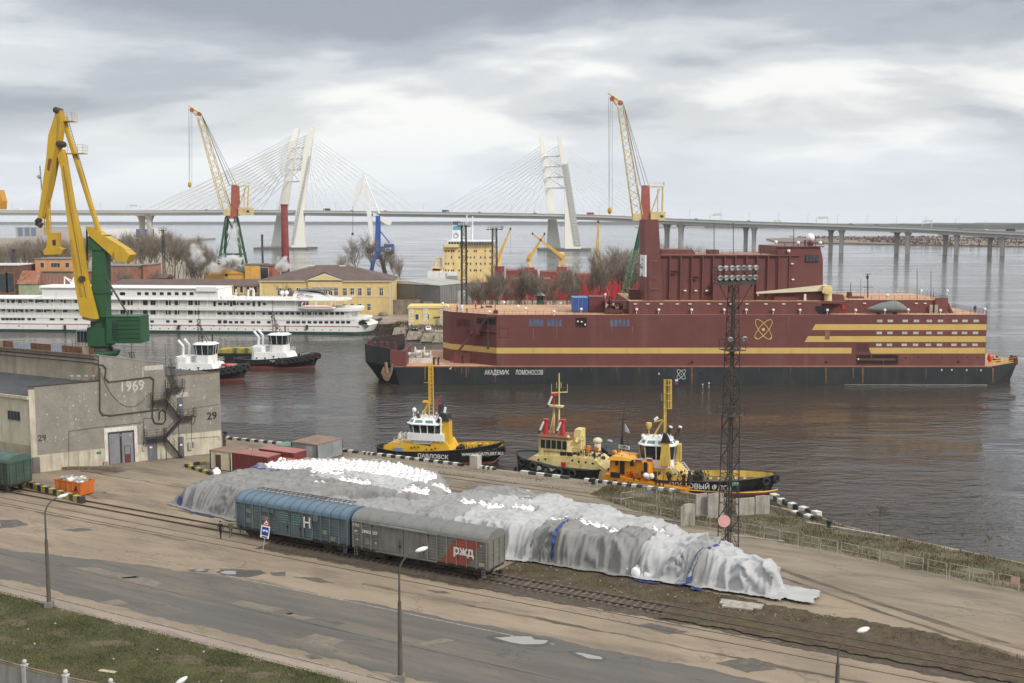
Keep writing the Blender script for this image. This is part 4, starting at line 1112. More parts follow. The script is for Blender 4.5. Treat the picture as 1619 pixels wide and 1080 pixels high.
def skip(label,loc,rz,L,W,H,mt):
 k=thing('skip',label,'skip',loc,rz)
 s=.25
 b=MB()
 for y0,y1 in((-W/2,-W/2+.08),(W/2-.08,W/2)):b.xz([(-L/2+s,.12),(L/2-s,.12),(L/2,H),(-L/2,H)],y0,y1)
 b.box(-L/2+s,L/2-s,-W/2+.081,W/2-.081,.12,.22)
 for sx in(-1,1):
  b.add([(sx*(L/2-s),-W/2+.08,.12),(sx*(L/2-s),W/2-.08,.12),(sx*L/2,W/2-.08,H),(sx*L/2,-W/2+.08,H),(sx*(L/2-s-.08),-W/2+.08,.12),(sx*(L/2-s-.08),W/2-.08,.12),(sx*(L/2-.08),W/2-.08,H),(sx*(L/2-.08),-W/2+.08,H)],[(0,1,2,3),(7,6,5,4),(2,6,7,3),(0,4,5,1)])
 b.build('body',mt,k)
 MB().box(-L/2-.06,L/2+.06,-W/2-.06,-W/2-.001,H-.12,H+.03).box(-L/2-.06,L/2+.06,W/2+.001,W/2+.06,H-.12,H+.03).build('rim',mt,k)
 rb=MB().box(-.05,.05,-W/2-.07,-W/2-.005,.15,H-.13).mesh('rib',mt)
 for i in range(5):link('rib',rb,k,(-L/2+.5+(L-1)*i/4,0,0))
 for x in(-L/2+.7,L/2-.7):MB().box(x-.15,x+.15,-W/2+.1,W/2-.1,0,.118).build('skid',m_dark,k)
 return k
rr=random.Random(5)
def heapstuff(k,L,W,H,mats_,n):
 b=[MB()for _ in mats_]
 for i in range(n):
  q=b[i%len(mats_)];k0=len(q.v);a=rr.uniform(.1,.45)
  q.box(-a,a,-a*.7,a*.7,-.1,.12)
  q.xf(Matrix.Translation((rr.uniform(-L/2+.5,L/2-.5),rr.uniform(-W/2+.4,W/2-.4),H-.05+rr.uniform(-.15,.25)))@Matrix.Rotation(rr.random()*3,4,'Z')@Matrix.Rotation(rr.uniform(-.6,.6),4,'X'),k0)
 for q,m_ in zip(b,mats_):kind(q.build('rubbish',m_,k),'stuff')
m_skip=mat('orange_skip_paint',(.58,.15,.025),.6,var=.15,dirt=(.2,.07,.03),damt=.25)
_a,_b=gp(88,777),gp(130,788)
SK=thing
sk=skip('orange skip full of pale rubbish beside the striped kerb',(_a+_b)/2+V*.9+Vector((0,0,.0)),RU+.02,4.6,2.1,1.75,m_skip)
heapstuff(sk,4.6,2.1,1.75,[m_white,mat('grey_rubbish',(.3,.3,.31),.8),mat('tan_rubbish',(.35,.3,.24),.8)],60)
sign_text('letter','A',.9,m_black,sk,(1.55,-1.13,.95),bold=.03)
tag(MB().tube((0,0,0),(0,0,3.2),.03,4).build('steel_rod',m_steel,None,loc=(_a+_b)/2+V*1.2+Vector((.4,0,1.0))),'thin upright steel rod stuck in the rubbish of the orange skip','rod')
def kerb(name,label,pts,piece,w_,h_,ma,mb_,cat='kerb',start=0,jitter=.0):
 k=thing(name,label,cat,pts[0]);P0=Vector(pts[0]);i=start
 for a,b in zip(pts,pts[1:]):
  a,b=Vector(a),Vector(b);d=b-a;n=max(1,round(d.length/piece));an=math.atan2(d.y,d.x);q=d.length/n
  me={}
  for j in range(n):
   m_=(ma,mb_)[i%2]
   if i%2 not in me:me[i%2]=MB().box(-q/2+.015,q/2-.015,-w_/2,w_/2,-.05,h_).mesh('block',m_)
   p=a+d*(j+.5)/n-P0
   link('block',me[i%2],k,p+Vector((rr.uniform(-jitter,jitter),rr.uniform(-jitter,jitter),rr.uniform(-jitter,0))),an+rr.uniform(-jitter,jitter)*.6);i+=1
 return k
m_kblack=mat('black_kerb_paint',(.03,.03,.03),.8,var=.3,dirt=(.15,.14,.12),damt=.3)
m_kyel=mat('yellow_kerb_paint',(.42,.33,.10),.8,var=.2,dirt=(.15,.12,.06),damt=.3)
m_kwhite=mat('white_kerb_paint',(.58,.58,.53),.85,var=.15,scale=2,dirt=(.25,.24,.2),damt=.3)
kerb('striped_kerb','yellow and black kerb wall between the green boxcar and the orange skip',[gp(44,770),gp(132,796)],.95,.55,.75,m_kyel,m_kblack)
kerb('striped_kerb','yellow and black kerb around the corner of the cabins',[gp(325,733),gp(294,738),gp(334,751)],.9,.45,.42,m_kyel,m_kblack)
def run(label,s0,s1,t=None,z=QZ,start=0):
 f=lerp(EDGE);n=6
 kerb('quay_kerb',label,[D(s0+(s1-s0)*i/n,(t or f(s0+(s1-s0)*i/n))-.55,z)for i in range(n+1)],.78,.55,.36,m_kwhite,m_kblack,start=start,jitter=.03)
run('black and white kerb blocks along the quay nearest the warehouse',-119,-95.0)
run('short run of black and white kerb blocks left of the yellow tug',-94.2,-92.0)
run('black and white kerb blocks beside the black hull of the yellow tug',-91.6,-77.6)
run('three white kerb blocks right of the concrete pillar',-74.9,-72.6)
run('black and white kerb blocks in front of the cream tug',-68.8,-61.8)
run('black and white kerb blocks in front of the orange boat',-59.6,-51.8)
run('last straight run of black and white kerb blocks before the broken quay end',-51.0,-46.8)
for(px,py),lab in(((1235,788),'tilted'),):
 kerb('quay_kerb','broken black and white kerb blocks at the ruined quay end',[gp(1222,786),gp(1248,800),gp(1294,815)],.95,.8,.55,m_kwhite,m_kblack,jitter=.16)
kerb('quay_kerb','second row of broken kerb blocks at the ruined quay end',[gp(1255,812),gp(1293,823)],.95,.8,.5,m_kwhite,m_kblack,jitter=.16)
tag(MB().box(-.6,.6,-.55,.55,-.05,1.75).build('concrete_pillar',mat('pillar_concrete',(.42,.40,.35),.9,var=.15,dirt=(.2,.18,.14),damt=.25),None,loc=gp(752,740),rotz=RU),'square pale concrete pillar between the kerb blocks','pillar')
def bollard(px,py,label):
 p=gp(px,py);o=thing('bollard',label,'bollard',p,0,'mooring bollards on the quay')
 MB().lathe([(.42,0),(.42,.08),(.26,.14),(.22,.5),(.36,.62),(.38,.75),(.2,.84)],n=12).build('post',m_black,o);MB().box(-.55,.55,-.55,.55,-.02,.05).build('base',m_conc,o)
bollard(1311,834,'black mooring bollard alone beyond the ruined kerb');bollard(356,690,'mooring bollard just right of the warehouse corner');bollard(938,766,'low bollard between the orange boat and the quay kerb')
m_cgrey=mat('cabin_grey',(.23,.25,.25),.6,var=.15,dirt=(.1,.09,.08),damt=.2);m_ccream=mat('cabin_cream',(.58,.52,.36),.7,var=.08,dirt=(.3,.26,.2),damt=.15)
m_crim=mat('container_dark_red',(.16,.03,.028),.6,var=.15,dirt=(.08,.03,.025),damt=.2,wave=('X',.28,.03));m_croof=mat('rusty_roof',(.20,.13,.10),.8,var=.2,dirt=(.30,.22,.18),damt=.3)
def crate(name,label,cat,p,rz,L,W,H,mt,mr,ribs=True,group=None):
 c=thing(name,label,cat,p,rz,group)
 MB().box(0,L,0,W,.12,H).build('body',mt,c);MB().box(-.06,L+.06,-.06,W+.06,H+.002,H+.1).build('roof',mr,c)
 for x in(.04,L-.04):
  for y in(.0,W):MB().box(x-.07,x+.07,y-.05,y+.05,.0,H).build('corner_post',m_dark if name=='cabin' else mt,c)
 if ribs:
  rb=MB().box(-.06,.06,-.05,-.001,.2,H-.05).mesh('rib',mt)
  for i in range(1,int(L/.42)):link('rib',rb,c,(i*.42,0,0))
 return c
cb=crate('cabin','low cabin with grey end and cream front by the striped kerb','cabin',D(-106.0,106.6,QZ),RU,3.6,4.2,2.5,m_ccream,m_croof,False)
MB().box(-.03,-.002,.06,4.14,.12,2.48).build('end_panel',m_cgrey,cb)
w_=MB().box(-.08,-.032,1.4,2.6,.9,2.0).build('window',m_white,cb);MB().box(-.1,-.081,1.48,2.52,.98,1.92).build('pane',m_glass,w_)
MB().box(1.0,1.9,-.06,-.002,.15,2.1).build('door',mat('brown_door',(.09,.045,.035),.6),cb)
crate('container','dark red shipping container behind the cream cabin','container',D(-102.3,106.9,QZ),RU,6.0,2.45,2.5,m_crim,mat('faded_red_roof',(.30,.12,.10),.7,var=.15,dirt=(.2,.1,.08),damt=.3),True,'containers by the cabins')
crate('container','second dark red container standing further right behind the orange skip','container',D(-101.0,110.6,QZ),RU,6.0,2.45,2.5,m_crim,mat('pink_red_roof',(.34,.13,.12),.7,var=.12),True,'containers by the cabins')
crate('cabin','small green-roofed hut partly hidden behind the red containers','hut',D(-103.5,116.5,QZ),RU,3.6,2.5,1.7,mat('hut_green',(.09,.15,.12),.7,var=.2),mat('hut_green_roof',(.12,.22,.18),.7,var=.15),False)
sh=crate('cabin','long low grey shed with rusty flat roof near the quay edge','shed',D(-100.6,116.6,QZ),RU,4.6,5.5,2.4,m_cgrey,m_croof,False)
MB().box(2.6,3.7,-.05,-.002,.15,2.1).build('door',mat('shed_door',(.36,.38,.38)),sh)
s2=skip('orange skip holding white sacks in front of the red containers',D(-97.4,108.2+1.0,QZ),RU,5.6,2.2,1.9,m_skip)
for dx,dy in((-97.4-1.7,108.9),(-97.4-1.0,109.5),(-97.4+.2,108.8),(-97.4+.9,109.4),(-97.4+2.0,109.1)):
 put_sack(dx,dy,1.25,'white sack lying in the orange skip by the containers','white sacks in the orange skip',.9)
tag(MB().add([(-1.6,-.4,0),(1.4,-.5,.1),(1.7,.3,.25),(-1.2,.5,.15),(-1.5,-.3,.35),(1.3,-.4,.45),(1.5,.25,.5),(-1.1,.4,.45)],[(3,2,1,0),(4,5,6,7),(0,1,5,4),(1,2,6,5),(2,3,7,6),(3,0,4,7)]).build('covered_boat',m_white,None,loc=D(-105.6,119.8,QZ),rotz=RU),'small upturned white dinghy lying behind the cabins','dinghy')
m_pole=mat('lamp_pole_grey',(.085,.075,.062),.7,var=.2,dirt=(.14,.12,.09),damt=.25)
m_lamp=mat('lamp_glass',(.7,.7,.68),.3)
def lamp(label,base,H,arm,az,foot=True):
 l=thing('street_lamp',label,'street lamp',base,0,'street lamps along the road')
 MB().tube((0,0,0),(0,0,H*.62),.19,10,.13).tube((0,0,H*.62),(0,0,H-1.6),.085,8,.07).build('pole',m_pole,l,smooth=False)
 if foot:MB().box(-.32,.32,-.32,.32,-.05,.5).build('plinth',mat('lamp_plinth',(.2,.19,.17),.9,var=.2),l)
 dx,dy=math.cos(az),math.sin(az)
 pts=[(dx*arm*(1-math.cos(k)),dy*arm*(1-math.cos(k)),H-1.6+1.55*math.sin(k))for k in[i*math.pi/2/8*.9 for i in range(9)]]
 MB().path(pts,.075,6,.06).build('arm',m_pole,l)
 e=Vector(pts[-1]);d=(e-Vector(pts[-2])).normalized()
 hd=MB();k0=0
 hd.lathe([(.06,-.1),(.16,.0),(.26,.25),(.25,.55),(.12,.8),(.03,.86)],n=10,axis='x').xf(Matrix.Translation(e)@d.to_track_quat('X','Z').to_matrix().to_4x4()@Matrix.Scale(.62,4,Vector((0,0,1))))
 hd.build('lamp_head',m_lamp,l,smooth=True)
 MB().tube((.0,-.16,H*.60),(.0,.16,H*.60),.05,5).build('clamp',m_dark,l)
 return l
lamp('street lamp at the left with a thin bent arm before the orange skip',gp(78,960),9.6,1.3,R(15))
lamp('tall street lamp standing at the kerb before the two boxcars',gp(633,1077),9.6,1.5,R(14))
p3=gp(1322,1130);lamp('street lamp at lower right beside the dirt strip',p3,pt(1330,1000,p3.y).z-QZ,1.7,R(14))
p4=gp(268,1192);l4=lamp('grey lamp head just rising over the bottom edge beside the fence',p4,pt(285,1082,p4.y).z-QZ,.6,R(10))
rs=thing('road_sign','leaning post with blue railway parking sign under a warning triangle','road sign',gp(415,877),R(-12));rs.rotation_euler=(0,R(9),R(-12))
MB().tube((0,0,0),(0,0,3.9),.045,6).build('post',m_galv,rs)
bp=MB().box(-.46,.46,-.075,-.05,1.75,3.0).build('sign_board',m_whitec,rs);bq=MB().box(-.36,.36,-.082,-.0755,2.02,2.88).build('blue_field',mat('sign_blue',(.02,.05,.30),.4),bp)
e_=MB();e_.path([(-.25,-.086,2.42),(-.22,-.086,2.55),(-.08,-.086,2.6),(-.05,-.086,2.5),(.05,-.086,2.5),(.10,-.086,2.6),(.22,-.086,2.52),(.25,-.086,2.4)],.035,5);e_.ball((-.14,-.086,2.45),.07,8,5,(1,.2,1)).ball((.15,-.086,2.45),.07,8,5,(1,.2,1));e_.build('pictogram',m_whitec,bp)
MB().box(-.3,.3,-.086,-.0765,1.8,1.95).build('sub_plate',mat('sign_print',(.1,.1,.12)),bp)
tri=MB().xz([(-.40,3.06),(.40,3.06),(0,3.75)],-.075,-.05).build('warning_triangle',mat('sign_red',(.55,.03,.03),.4),rs);ti=MB().xz([(-.25,3.15),(.25,3.15),(0,3.58)],-.082,-.0755).build('triangle_field',m_whitec,tri)
MB().box(-.11,.11,-.087,-.0825,3.2,3.29).box(-.09,-.01,-.087,-.0825,3.295,3.35).build('pictogram',m_black,tri)
def frame_panel(p,an,h=1.45,w=1.75,label='',plate=None,group='pipe railing frames along the weedy bank'):
 f=thing('railing_frame',label,'railing',p,an,group)
 for x in(-w/2,w/2):MB().tube((x,0,-.1),(x,0,h),.035,5).build('post',m_railp,f)
 for z in(h,h*.52):MB().tube((-w/2,0,z),(w/2,0,z),.03,5).build('bar',m_railp,f)
 if plate:MB().box(plate[0],plate[1],-.05,-.035,plate[2],plate[3]).build('plate',plate[4],f)
 return f
m_railp=mat('railing_grey',(.40,.39,.34),.7,var=.15,dirt=(.2,.14,.08),damt=.25)
m_pink=mat('faded_pink',(.62,.33,.31),.7,var=.1)
fa,fb=gp(968,806),gp(1612,938);fd=fb-fa;fn=21;fang=math.atan2(fd.y,fd.x)
frame_first=None
for i in range(fn):
 p=fa+fd*(i+.5)/fn+Vector((rr.uniform(-.06,.06),rr.uniform(-.1,.1),0))
 lab='grey pipe railing frame in the long row along the weedy bank'
 if i==fn-1:lab='last railing frame of the row carrying a faded pink plate at the picture edge'
 if i==0:lab='first railing frame of the long row beside the yard track'
 if i==fn-1:frame_panel(p,fang,label=lab,plate=(.2,.85,.75,1.4,m_pink))
 elif frame_first is None or i==1:
  ff=frame_panel(p,fang+rr.uniform(-.04,.04),label=lab)
  if i==1:frame_first=ff;ftree=tree_of(ff)
  else:frame_first=ff
 else:dup(frame_first,ftree,p,fang+rr.uniform(-.04,.04),lab)
for i,(px,py)in enumerate(((1028,790),(1052,793),(1077,797),(1098,801))):
 q=gp(px,py)
 frame_panel(q,fang,label=('railing frame with a grey sheet in the short row behind the long one','second railing frame in the short row nearer the quay','third railing frame in the short row nearer the quay','railing frame at the right end of the short row by the wall')[i],plate=(-.4,.35,.3,1.1,m_galv)if i==0 else None,group='pipe railing frames in the short row')
frame_panel(gp(985,801)+V*1.2,fang+1.2,label='railing frame turned across the start of the long row',group='pipe railing frames in the short row')
m_ruin=mat('ruin_concrete',(.36,.34,.30),.95,var=.18,scale=.8,dirt=(.16,.14,.10),damt=.35,bump=.4)
for i,(x0,x1,yb,yt,lab)in enumerate(((1076,1098,831,797,'low broken concrete slab at the left of the ruined wall'),(1100,1117,817,781,'concrete wall slab second in the ruined wall left of the mast'),(1119,1143,819,780,'concrete wall slab with holes just left of the floodlight mast'),(1163,1192,815,788,'concrete wall slab just right of the floodlight mast'),(1194,1216,813,784,'tall concrete wall slab at the right end of the ruined wall'))):
 a,b=gp(x0,yb),gp(x1,yb-1);h=pt(x0,yt,a.y).z-QZ;L=(b-a).length
 t_=.12
 tag(MB().xz([(0,-.1),(L,-.1),(L,h*(1.02 if i%2 else .97)),(L*.6,h),(L*.25,h*.985),(0,h*(.98 if i else .86))],-t_,t_).build('wall_slab',m_ruin,None,loc=a,rotz=math.atan2(b.y-a.y,b.x-a.x)),lab,'concrete slab','slabs of the ruined wall')
tag(MB().lathe([(.0,-.03),(.62,-.03),(.62,.03),(.0,.03)],n=20,axis='y').build('round_plate',m_pink,None,loc=pt(1145,824,gp(1150,866).y-1.2)),'round faded pink plate hung low on the floodlight mast','plate')
mb0=gp(1151,865);ztop=pt(1165,447,mb0.y).z-QZ;zmid=pt(1160,553,mb0.y).z-QZ;zlow=pt(1156,656,mb0.y).z-QZ;zhead=pt(1165,419,mb0.y).z-QZ
fm=thing('floodlight_mast','tall dark lattice floodlight mast with two rows of lamps at its head','floodlight mast',mb0,R(20))
MB().mast((0,0,0),(0,0,zlow),.75,.62,.07,9).build('lattice_lower',m_dark,fm)
MB().mast((0,0,zlow),(0,0,zmid),.60,.52,.06,7).build('lattice_middle',m_dark,fm)
MB().mast((0,0,zmid),(0,0,ztop),.50,.36,.055,9).build('lattice_upper',m_dark,fm)
MB().box(-.09,.09,-.09,.09,0,ztop-.5).build('cable_duct',m_dark,fm)
m_fl=mat('floodlight_housing',(.40,.41,.41),.4,.2,var=.15)
def flood(p,az,parent):
 hd=MB().lathe([(.06,-.26),(.16,-.22),(.24,-.05),(.27,.12),(.24,.13),(.20,.06)],n=10,axis='y').xf(Matrix.Translation(p)@Matrix.Rotation(az,4,'Z')@Matrix.Rotation(R(28),4,'X')@Matrix.Rotation(math.pi,4,'Z'))
 hd.build('floodlight',m_fl,parent,smooth=True)
for z,w_ in((zlow,1.0),(zmid,.95)):
 MB().box(-w_,w_,-w_,w_,z-.06,z+.02).rail([(-w_,-w_,z),(w_,-w_,z),(w_,w_,z),(-w_,w_,z),(-w_,-w_,z)],1.0,2,.9,.03).build('platform',m_dark,fm)
for x in(-.7,.9):flood(Vector((x,-.8,zmid+1.15)),R(-20),fm)
hw_=2.15
MB().box(-hw_,hw_,-.55,.55,ztop-.05,ztop+.05).box(-hw_,hw_,-.62,-.55,ztop-.2,ztop+.35).rail([(-hw_,-.6,ztop),(hw_,-.6,ztop),(hw_,.6,ztop),(-hw_,.6,ztop),(-hw_,-.6,ztop)],zhead-ztop-.2,4,.72,.035).build('head_platform',m_dark,fm)
for sx in(-1,1):
 MB().tube((sx*1.9,-.4,ztop-.1),(sx*.35,-.3,ztop-2.6),.06,5).build('strut',m_dark,fm)
for row,z in enumerate((ztop+.55,zhead-.25)):
 for i in range(7):flood(Vector((-hw_+.15+(2*hw_-.3)*i/6,-.75+rr.uniform(-.05,.05),z)),R(rr.uniform(-35,30)),fm)
fp_=[gp(-60,1056+38),gp(42,1119),gp(107,1139),gp(178,1152),gp(250,1176)]
fz=[pt(x,y,p.y).z-QZ for(x,y),p in zip(((-60,1014),(42,1043),(107,1059),(178,1073),(250,1092)),fp_)]
fc=thing('fence','pale panel fence with ball-topped concrete posts in the lower left corner','fence',fp_[0])
m_fpost=mat('fence_post_white',(.46,.46,.44),.85,var=.15,dirt=(.2,.19,.17),damt=.25);m_fpan=mat('fence_panel_grey',(.27,.265,.25),.85,var=.1,scale=1.2,dirt=(.16,.15,.13),damt=.3)
Z0=Vector((0,0,0))
for i,(p,h)in enumerate(zip(fp_,fz)):
 q=p-fp_[0];h=h-.28
 po_=MB().box(-.15,.15,-.15,.15,-.2,h-.12).box(-.19,.19,-.19,.19,h-.119,h-.04).build('post',m_fpost,fc,loc=q,rotz=-.35)
 MB().lathe([(.07,h-.04),(.08,h+.02)],n=10).ball((0,0,h+.15),.16,12,8).build('finial',m_fpost,po_,smooth=True)
for(p,h),(p2,h2)in zip(list(zip(fp_,fz)),list(zip(fp_,fz))[1:]):
 a,b=p-fp_[0],p2-fp_[0];d=(b-a).normalized();n=Vector((-d.y,d.x,0));a=a+d*.16;b=b-d*.16;h,h2=h-.75,h2-.75
 MB().prism([a-n*.04,b-n*.04,b-n*.04+Vector((0,0,h2)),a-n*.04+Vector((0,0,h))],n*.08).build('panel',m_fpan,fc)
 for r_,dz in((.06,.10),(.05,.26)):MB().tube(a+Vector((0,0,h+dz)),b+Vector((0,0,h2+dz)),r_,6).build('top_rail',mat('rusty_pipe',(.22,.17,.12),.7,var=.3),fc)
def plank(px,py,L,an,label,m_=m_wood,w_=.3,h=.08):
 tag(MB().box(-L/2,L/2,-w_/2,w_/2,0,h).build('plank',m_,None,loc=gp(px,py)+Vector((0,0,.02)),rotz=an),label,'plank')
plank(1172,957,3.6,RU+.1,'pale concrete slab lying by the foot of the heap',m_ruin,1.2,.14);plank(1166,962,2.6,RU+.15,'narrow concrete slab half under the weeds by the heap',m_ruin,.6,.14)
plank(1340,839,9,RU-.12,'long pale beam lying along the ruined quay end',m_ruin,.35,.2);plank(1030,771,5.0,RU+.05,'wooden raft of boards lying on the quay by the orange boat',m_wood,1.6,.12)
plank(1190,851,6.5,RU+.1,'thin board lying at the foot of the railing right of the mast',m_ruin,.2,.08);plank(655,1200,1,0,'board')if False else None
plank(170,1062,.0+1.4,RU+.2,'torn pale paper scrap lying on the grass',mat('scrap',(.5,.42,.3),.9),.35,.03)
plank(140,742,7,RU+.55,'heap of old beams against the warehouse plinth',m_wood,.5,.35)
class PM(MB):
 def __init__(s,base=(0,0,0)):super().__init__();s.base=Vector(base)
 def pb(s,x0,x1,y0,y1,Y,dep):
  a,b=pt(x0,y1,Y),pt(x1,y0,Y)
  z0,z1=pt((x0+x1)/2,y1,Y).z,pt((x0+x1)/2,y0,Y).z
  return s.box(a.x,b.x,Y,Y+dep,z0,z1)
 def pp(s,pts,Y,dep):
  return s.prism([pt(x,y,Y)for x,y in pts],(0,dep,0))
 def pl(s,pts,Y,r,n=5):return s.path([pt(*p[:2],p[2]if len(p)>2 else Y)for p in pts],r,n)
 def build(s,name,mats,parent=None,smooth=False,label=None):
  k=Matrix.Translation(-s.base);s.xf(k)
  return link(name,s.mesh(name,mats,smooth),parent,label=label)
BY=241.0
def X_(px,Y=BY):return pt(px,500,Y).x
def Z_(py,Y=BY):return pt(1100,py,Y).z
m_maroon=mat('maroon_hull_paint',(.148,.046,.040),.6,var=.10,scale=.18,dirt=(.20,.085,.075),damt=.18,wave=None,bump=.08,bscale=1.2,dscale=.35)
m_maroon_d=mat('maroon_deck_gear',(.115,.030,.028),.65,var=.2,scale=.5)
m_bhull=mat('black_barge_hull',(.019,.023,.026),.55,var=.25,scale=.2,dirt=(.06,.052,.042),damt=.24,dscale=.5)
m_stripe=mat('barge_yellow_band',(.62,.42,.13),.6,var=.06,scale=.3,dirt=(.45,.28,.10),damt=.12,dscale=.6)
m_deck=mat('tan_deck',(.50,.30,.175),.85,var=.12,scale=.4,dirt=(.3,.16,.10),damt=.25,streak=False)
m_cav=mat('painted_recess_shade',(.02,.015,.014),.9)  # near-black colour stands in for the shade inside recesses, openings and scuppers
BB=Vector((X_(1130),BY+15,0))
barge=thing('power_barge','long maroon and black power barge with yellow bands and an atom emblem','barge',BB)
P=lambda:PM(BB)
zd=Z_(579)
def loft(lo,hi,z0,z1):
 n=len(lo);b=P()
 b.add([(x,y,z0)for x,y in lo]+[(x,y,z1)for x,y in hi],[tuple(range(n))[::-1],tuple(range(n,2*n))]+[(i,(i+1)%n,n+(i+1)%n,n+i)for i in range(n)])
 return b
lo=[(X_(606,BY+8),BY+8),(X_(634),BY),(X_(1566),BY),(X_(1598,BY+7),BY+7),(X_(1598,BY+7),BY+24),(X_(1566),BY+31),(X_(634),BY+31),(X_(606,BY+8),BY+24)]
hi=[(X_(577,BY+8),BY+8),(X_(622),BY),(X_(1572),BY),(X_(1612,BY+7),BY+7),(X_(1612,BY+7),BY+24),(X_(1572),BY+31),(X_(622),BY+31),(X_(577,BY+8),BY+24)]
hull=loft(lo,hi,-1.5,zd).build('hull',m_bhull,barge)
b=P();b.add([(x,y,zd+.012)for x,y in hi],[tuple(range(8))]);b.build('main_deck',m_deck,hull)
b=P();b.box(X_(622),X_(1572),BY-.06,BY-.001,zd-.22,zd+.02);b.build('rubbing_strake',mat('pink_primer_strake',(.28,.12,.10),.7,var=.2,dirt=(.3,.15,.05),damt=.3),hull)
b=P();b.box(X_(1339),X_(1566),BY-.012,BY-.002,.0,.05);b.build('waterline_mark',m_galv,hull)
bw=P();zt=Z_(550)
for(x0,y0),(x1,y1)in(((X_(577,BY+8),BY+8),(X_(617),BY)),((X_(577,BY+8),BY+24),(X_(577,BY+8),BY+8)),((X_(617),BY+31),(X_(577,BY+8),BY+24))):
 d=Vector((x1-x0,y1-y0,0)).normalized();n=Vector((-d.y,d.x,0))*.25
 bw.prism([(x0,y0,zd),(x1,y1,zd),(x1,y1,zt-.2),(x0-.15,y0,zt)],n)
bw.build('bow_bulwark',m_bhull,hull)
b=P();b.pp([(617,579),(642,578),(642,556),(617,552)],BY,.3);b.box(X_(617),X_(641),BY+.3,BY+30,zd+.02,zd+.6);b.box(X_(641)-.2,X_(641),BY+.301,BY+12,zd+.601,zt-.6);b.build('bulwark_plate',m_maroon,hull)
b=P();b.pp([(578,549),(583,536),(590,549)],BY+9,.4).pl([(580,545),(581,524)],BY+9,.06);b.build('bow_staff',m_maroon_d,barge)
b=P();b.rail([(X_(585,BY+9),BY+9,zt-.2),(X_(640,BY+9),BY+9,zt-.5)],1.1,3,1.4,.04);b.rail([(X_(585,BY+20),BY+20,zt-.2),(X_(640,BY+20),BY+20,zt-.5)],1.1,3,1.4,.04);b.build('bow_railing',m_maroon_d,barge)
for px in(592,603,612,625):b=P();b.pb(px-2,px+2,541,556,BY+12,1.2);b.build('bitts',m_maroon_d,barge)
an=P();an.pl([(610,573),(612,590)],BY-.35,.35,8);an.pp([(604,592),(607,584),(612,580),(617,584),(619,592),(615,601),(611,603),(606,599)],BY-.5,.45);an.pp([(602,590),(606,580),(608,582),(605,592)],BY-.75,.7).pp([(617,582),(620,576),(622,580),(619,592)],BY-.75,.7);an.build('anchor',mat('rusty_anchor',(.25,.19,.13),.85,var=.3,dirt=RUST,damt=.3),barge)
wi=P()
for px,py,r in((652,560,1.1),(664,557,1.25),(674,561,.9)):
 c=pt(px,py,BY+6);wi.lathe([(.3,-1.1),(r,-1.1),(r,-.95),(.45,-.9),(.45,.9),(r,.95),(r,1.1),(.3,1.1)],c,14,'x')
wi.pb(646,682,566,576,BY+5,4.0);wi.pb(640,648,563,575,BY+7,2)
wi.build('winch',mat('winch_white',(.66,.65,.60),.6,var=.15,dirt=(.3,.2,.12),damt=.3),barge)
for px in(686,693):b=P();b.tube(pt(px,577,BY+2),pt(px,566,BY+2),.22,8).tube(pt(px-1,566,BY+2),pt(px+3,566,BY+2),.2,8);b.build('bollard',m_dark,barge)
zh=Z_(498)
hp=[(X_(785),BY+.4),(X_(1562),BY+.4),(X_(1562),BY+29),(X_(700,BY+12),BY+29),(X_(700,BY+12),BY+12.5),(X_(712,BY+8.5),BY+8.5)]
house=P();house.vpr(hp,zd+.02,zh);house=house.build('house',m_maroon,barge)
b=P();b.add([(x,y,zh+.012)for x,y in hp],[tuple(range(6))]);b.build('house_deck',m_deck,house)
def hedge(i,off):
 (x0,y0),(x1,y1)=hp[i],hp[(i+1)%6];d=Vector((x1-x0,y1-y0,0)).normalized();n=Vector((d.y,-d.x,0))*off
 return Vector((x0,y0,0))+n,Vector((x1,y1,0))+n,n
def bandpiece(e,f0,f1,z0,z1,name,m_,parent,slant=0.0,off=.012):
 a,c,n=hedge(e,off);p,q=a.lerp(c,f0),a.lerp(c,f1)
 b=P();b.prism([(p.x,p.y,z0),(q.x,q.y,z0),(q.x,q.y,z1),(p.x+slant,p.y,z1)],(-n)*.8);return b.build(name,m_,parent)
fx=lambda px:(X_(px)-hp[0][0])/(hp[1][0]-hp[0][0])
z0,z1=Z_(559.3),Z_(550.2)
bandpiece(0,.0,fx(1349),z0,z1,'yellow_band',m_stripe,house);bandpiece(0,fx(1380),.9995,z0,z1,'yellow_band',m_stripe,house,-.5)
bandpiece(5,0,1,z0-.0,z1+.0,'yellow_band',m_stripe,house);bandpiece(4,0,1,z0,z1,'yellow_band',m_stripe,house)
bandpiece(0,fx(1274),.9995,Z_(541),Z_(531.8),'yellow_band',m_stripe,house,.75);bandpiece(0,fx(1285),.9995,Z_(522.2),Z_(513),'yellow_band',m_stripe,house,.75)
m_seam=mat('maroon_seam',(.122,.037,.034),.6,var=.1)
for py in(506,518.5,529,545,568.5):bandpiece(0,.0,.9995,Z_(py)-.03,Z_(py)+.03,'weld_seam',m_seam,house,off=.006)
for k in range(1,14):f0=k/14+.004*math.sin(k*3);bandpiece(0,f0,f0+.0006,zd+.1,zh-.1,'weld_seam',m_seam,house,off=.008)
wm=MB().box(-.27,.27,-.012,-.001,-.26,.26).mesh('window',mat('window_cream',(.62,.58,.50),.4,var=.1));gm_=MB().box(-.17,.17,-.018,-.013,-.17,.17).mesh('pane',mat('pale_pane',(.50,.50,.48),.2,var=.2))  # pale grey panes in cream frames
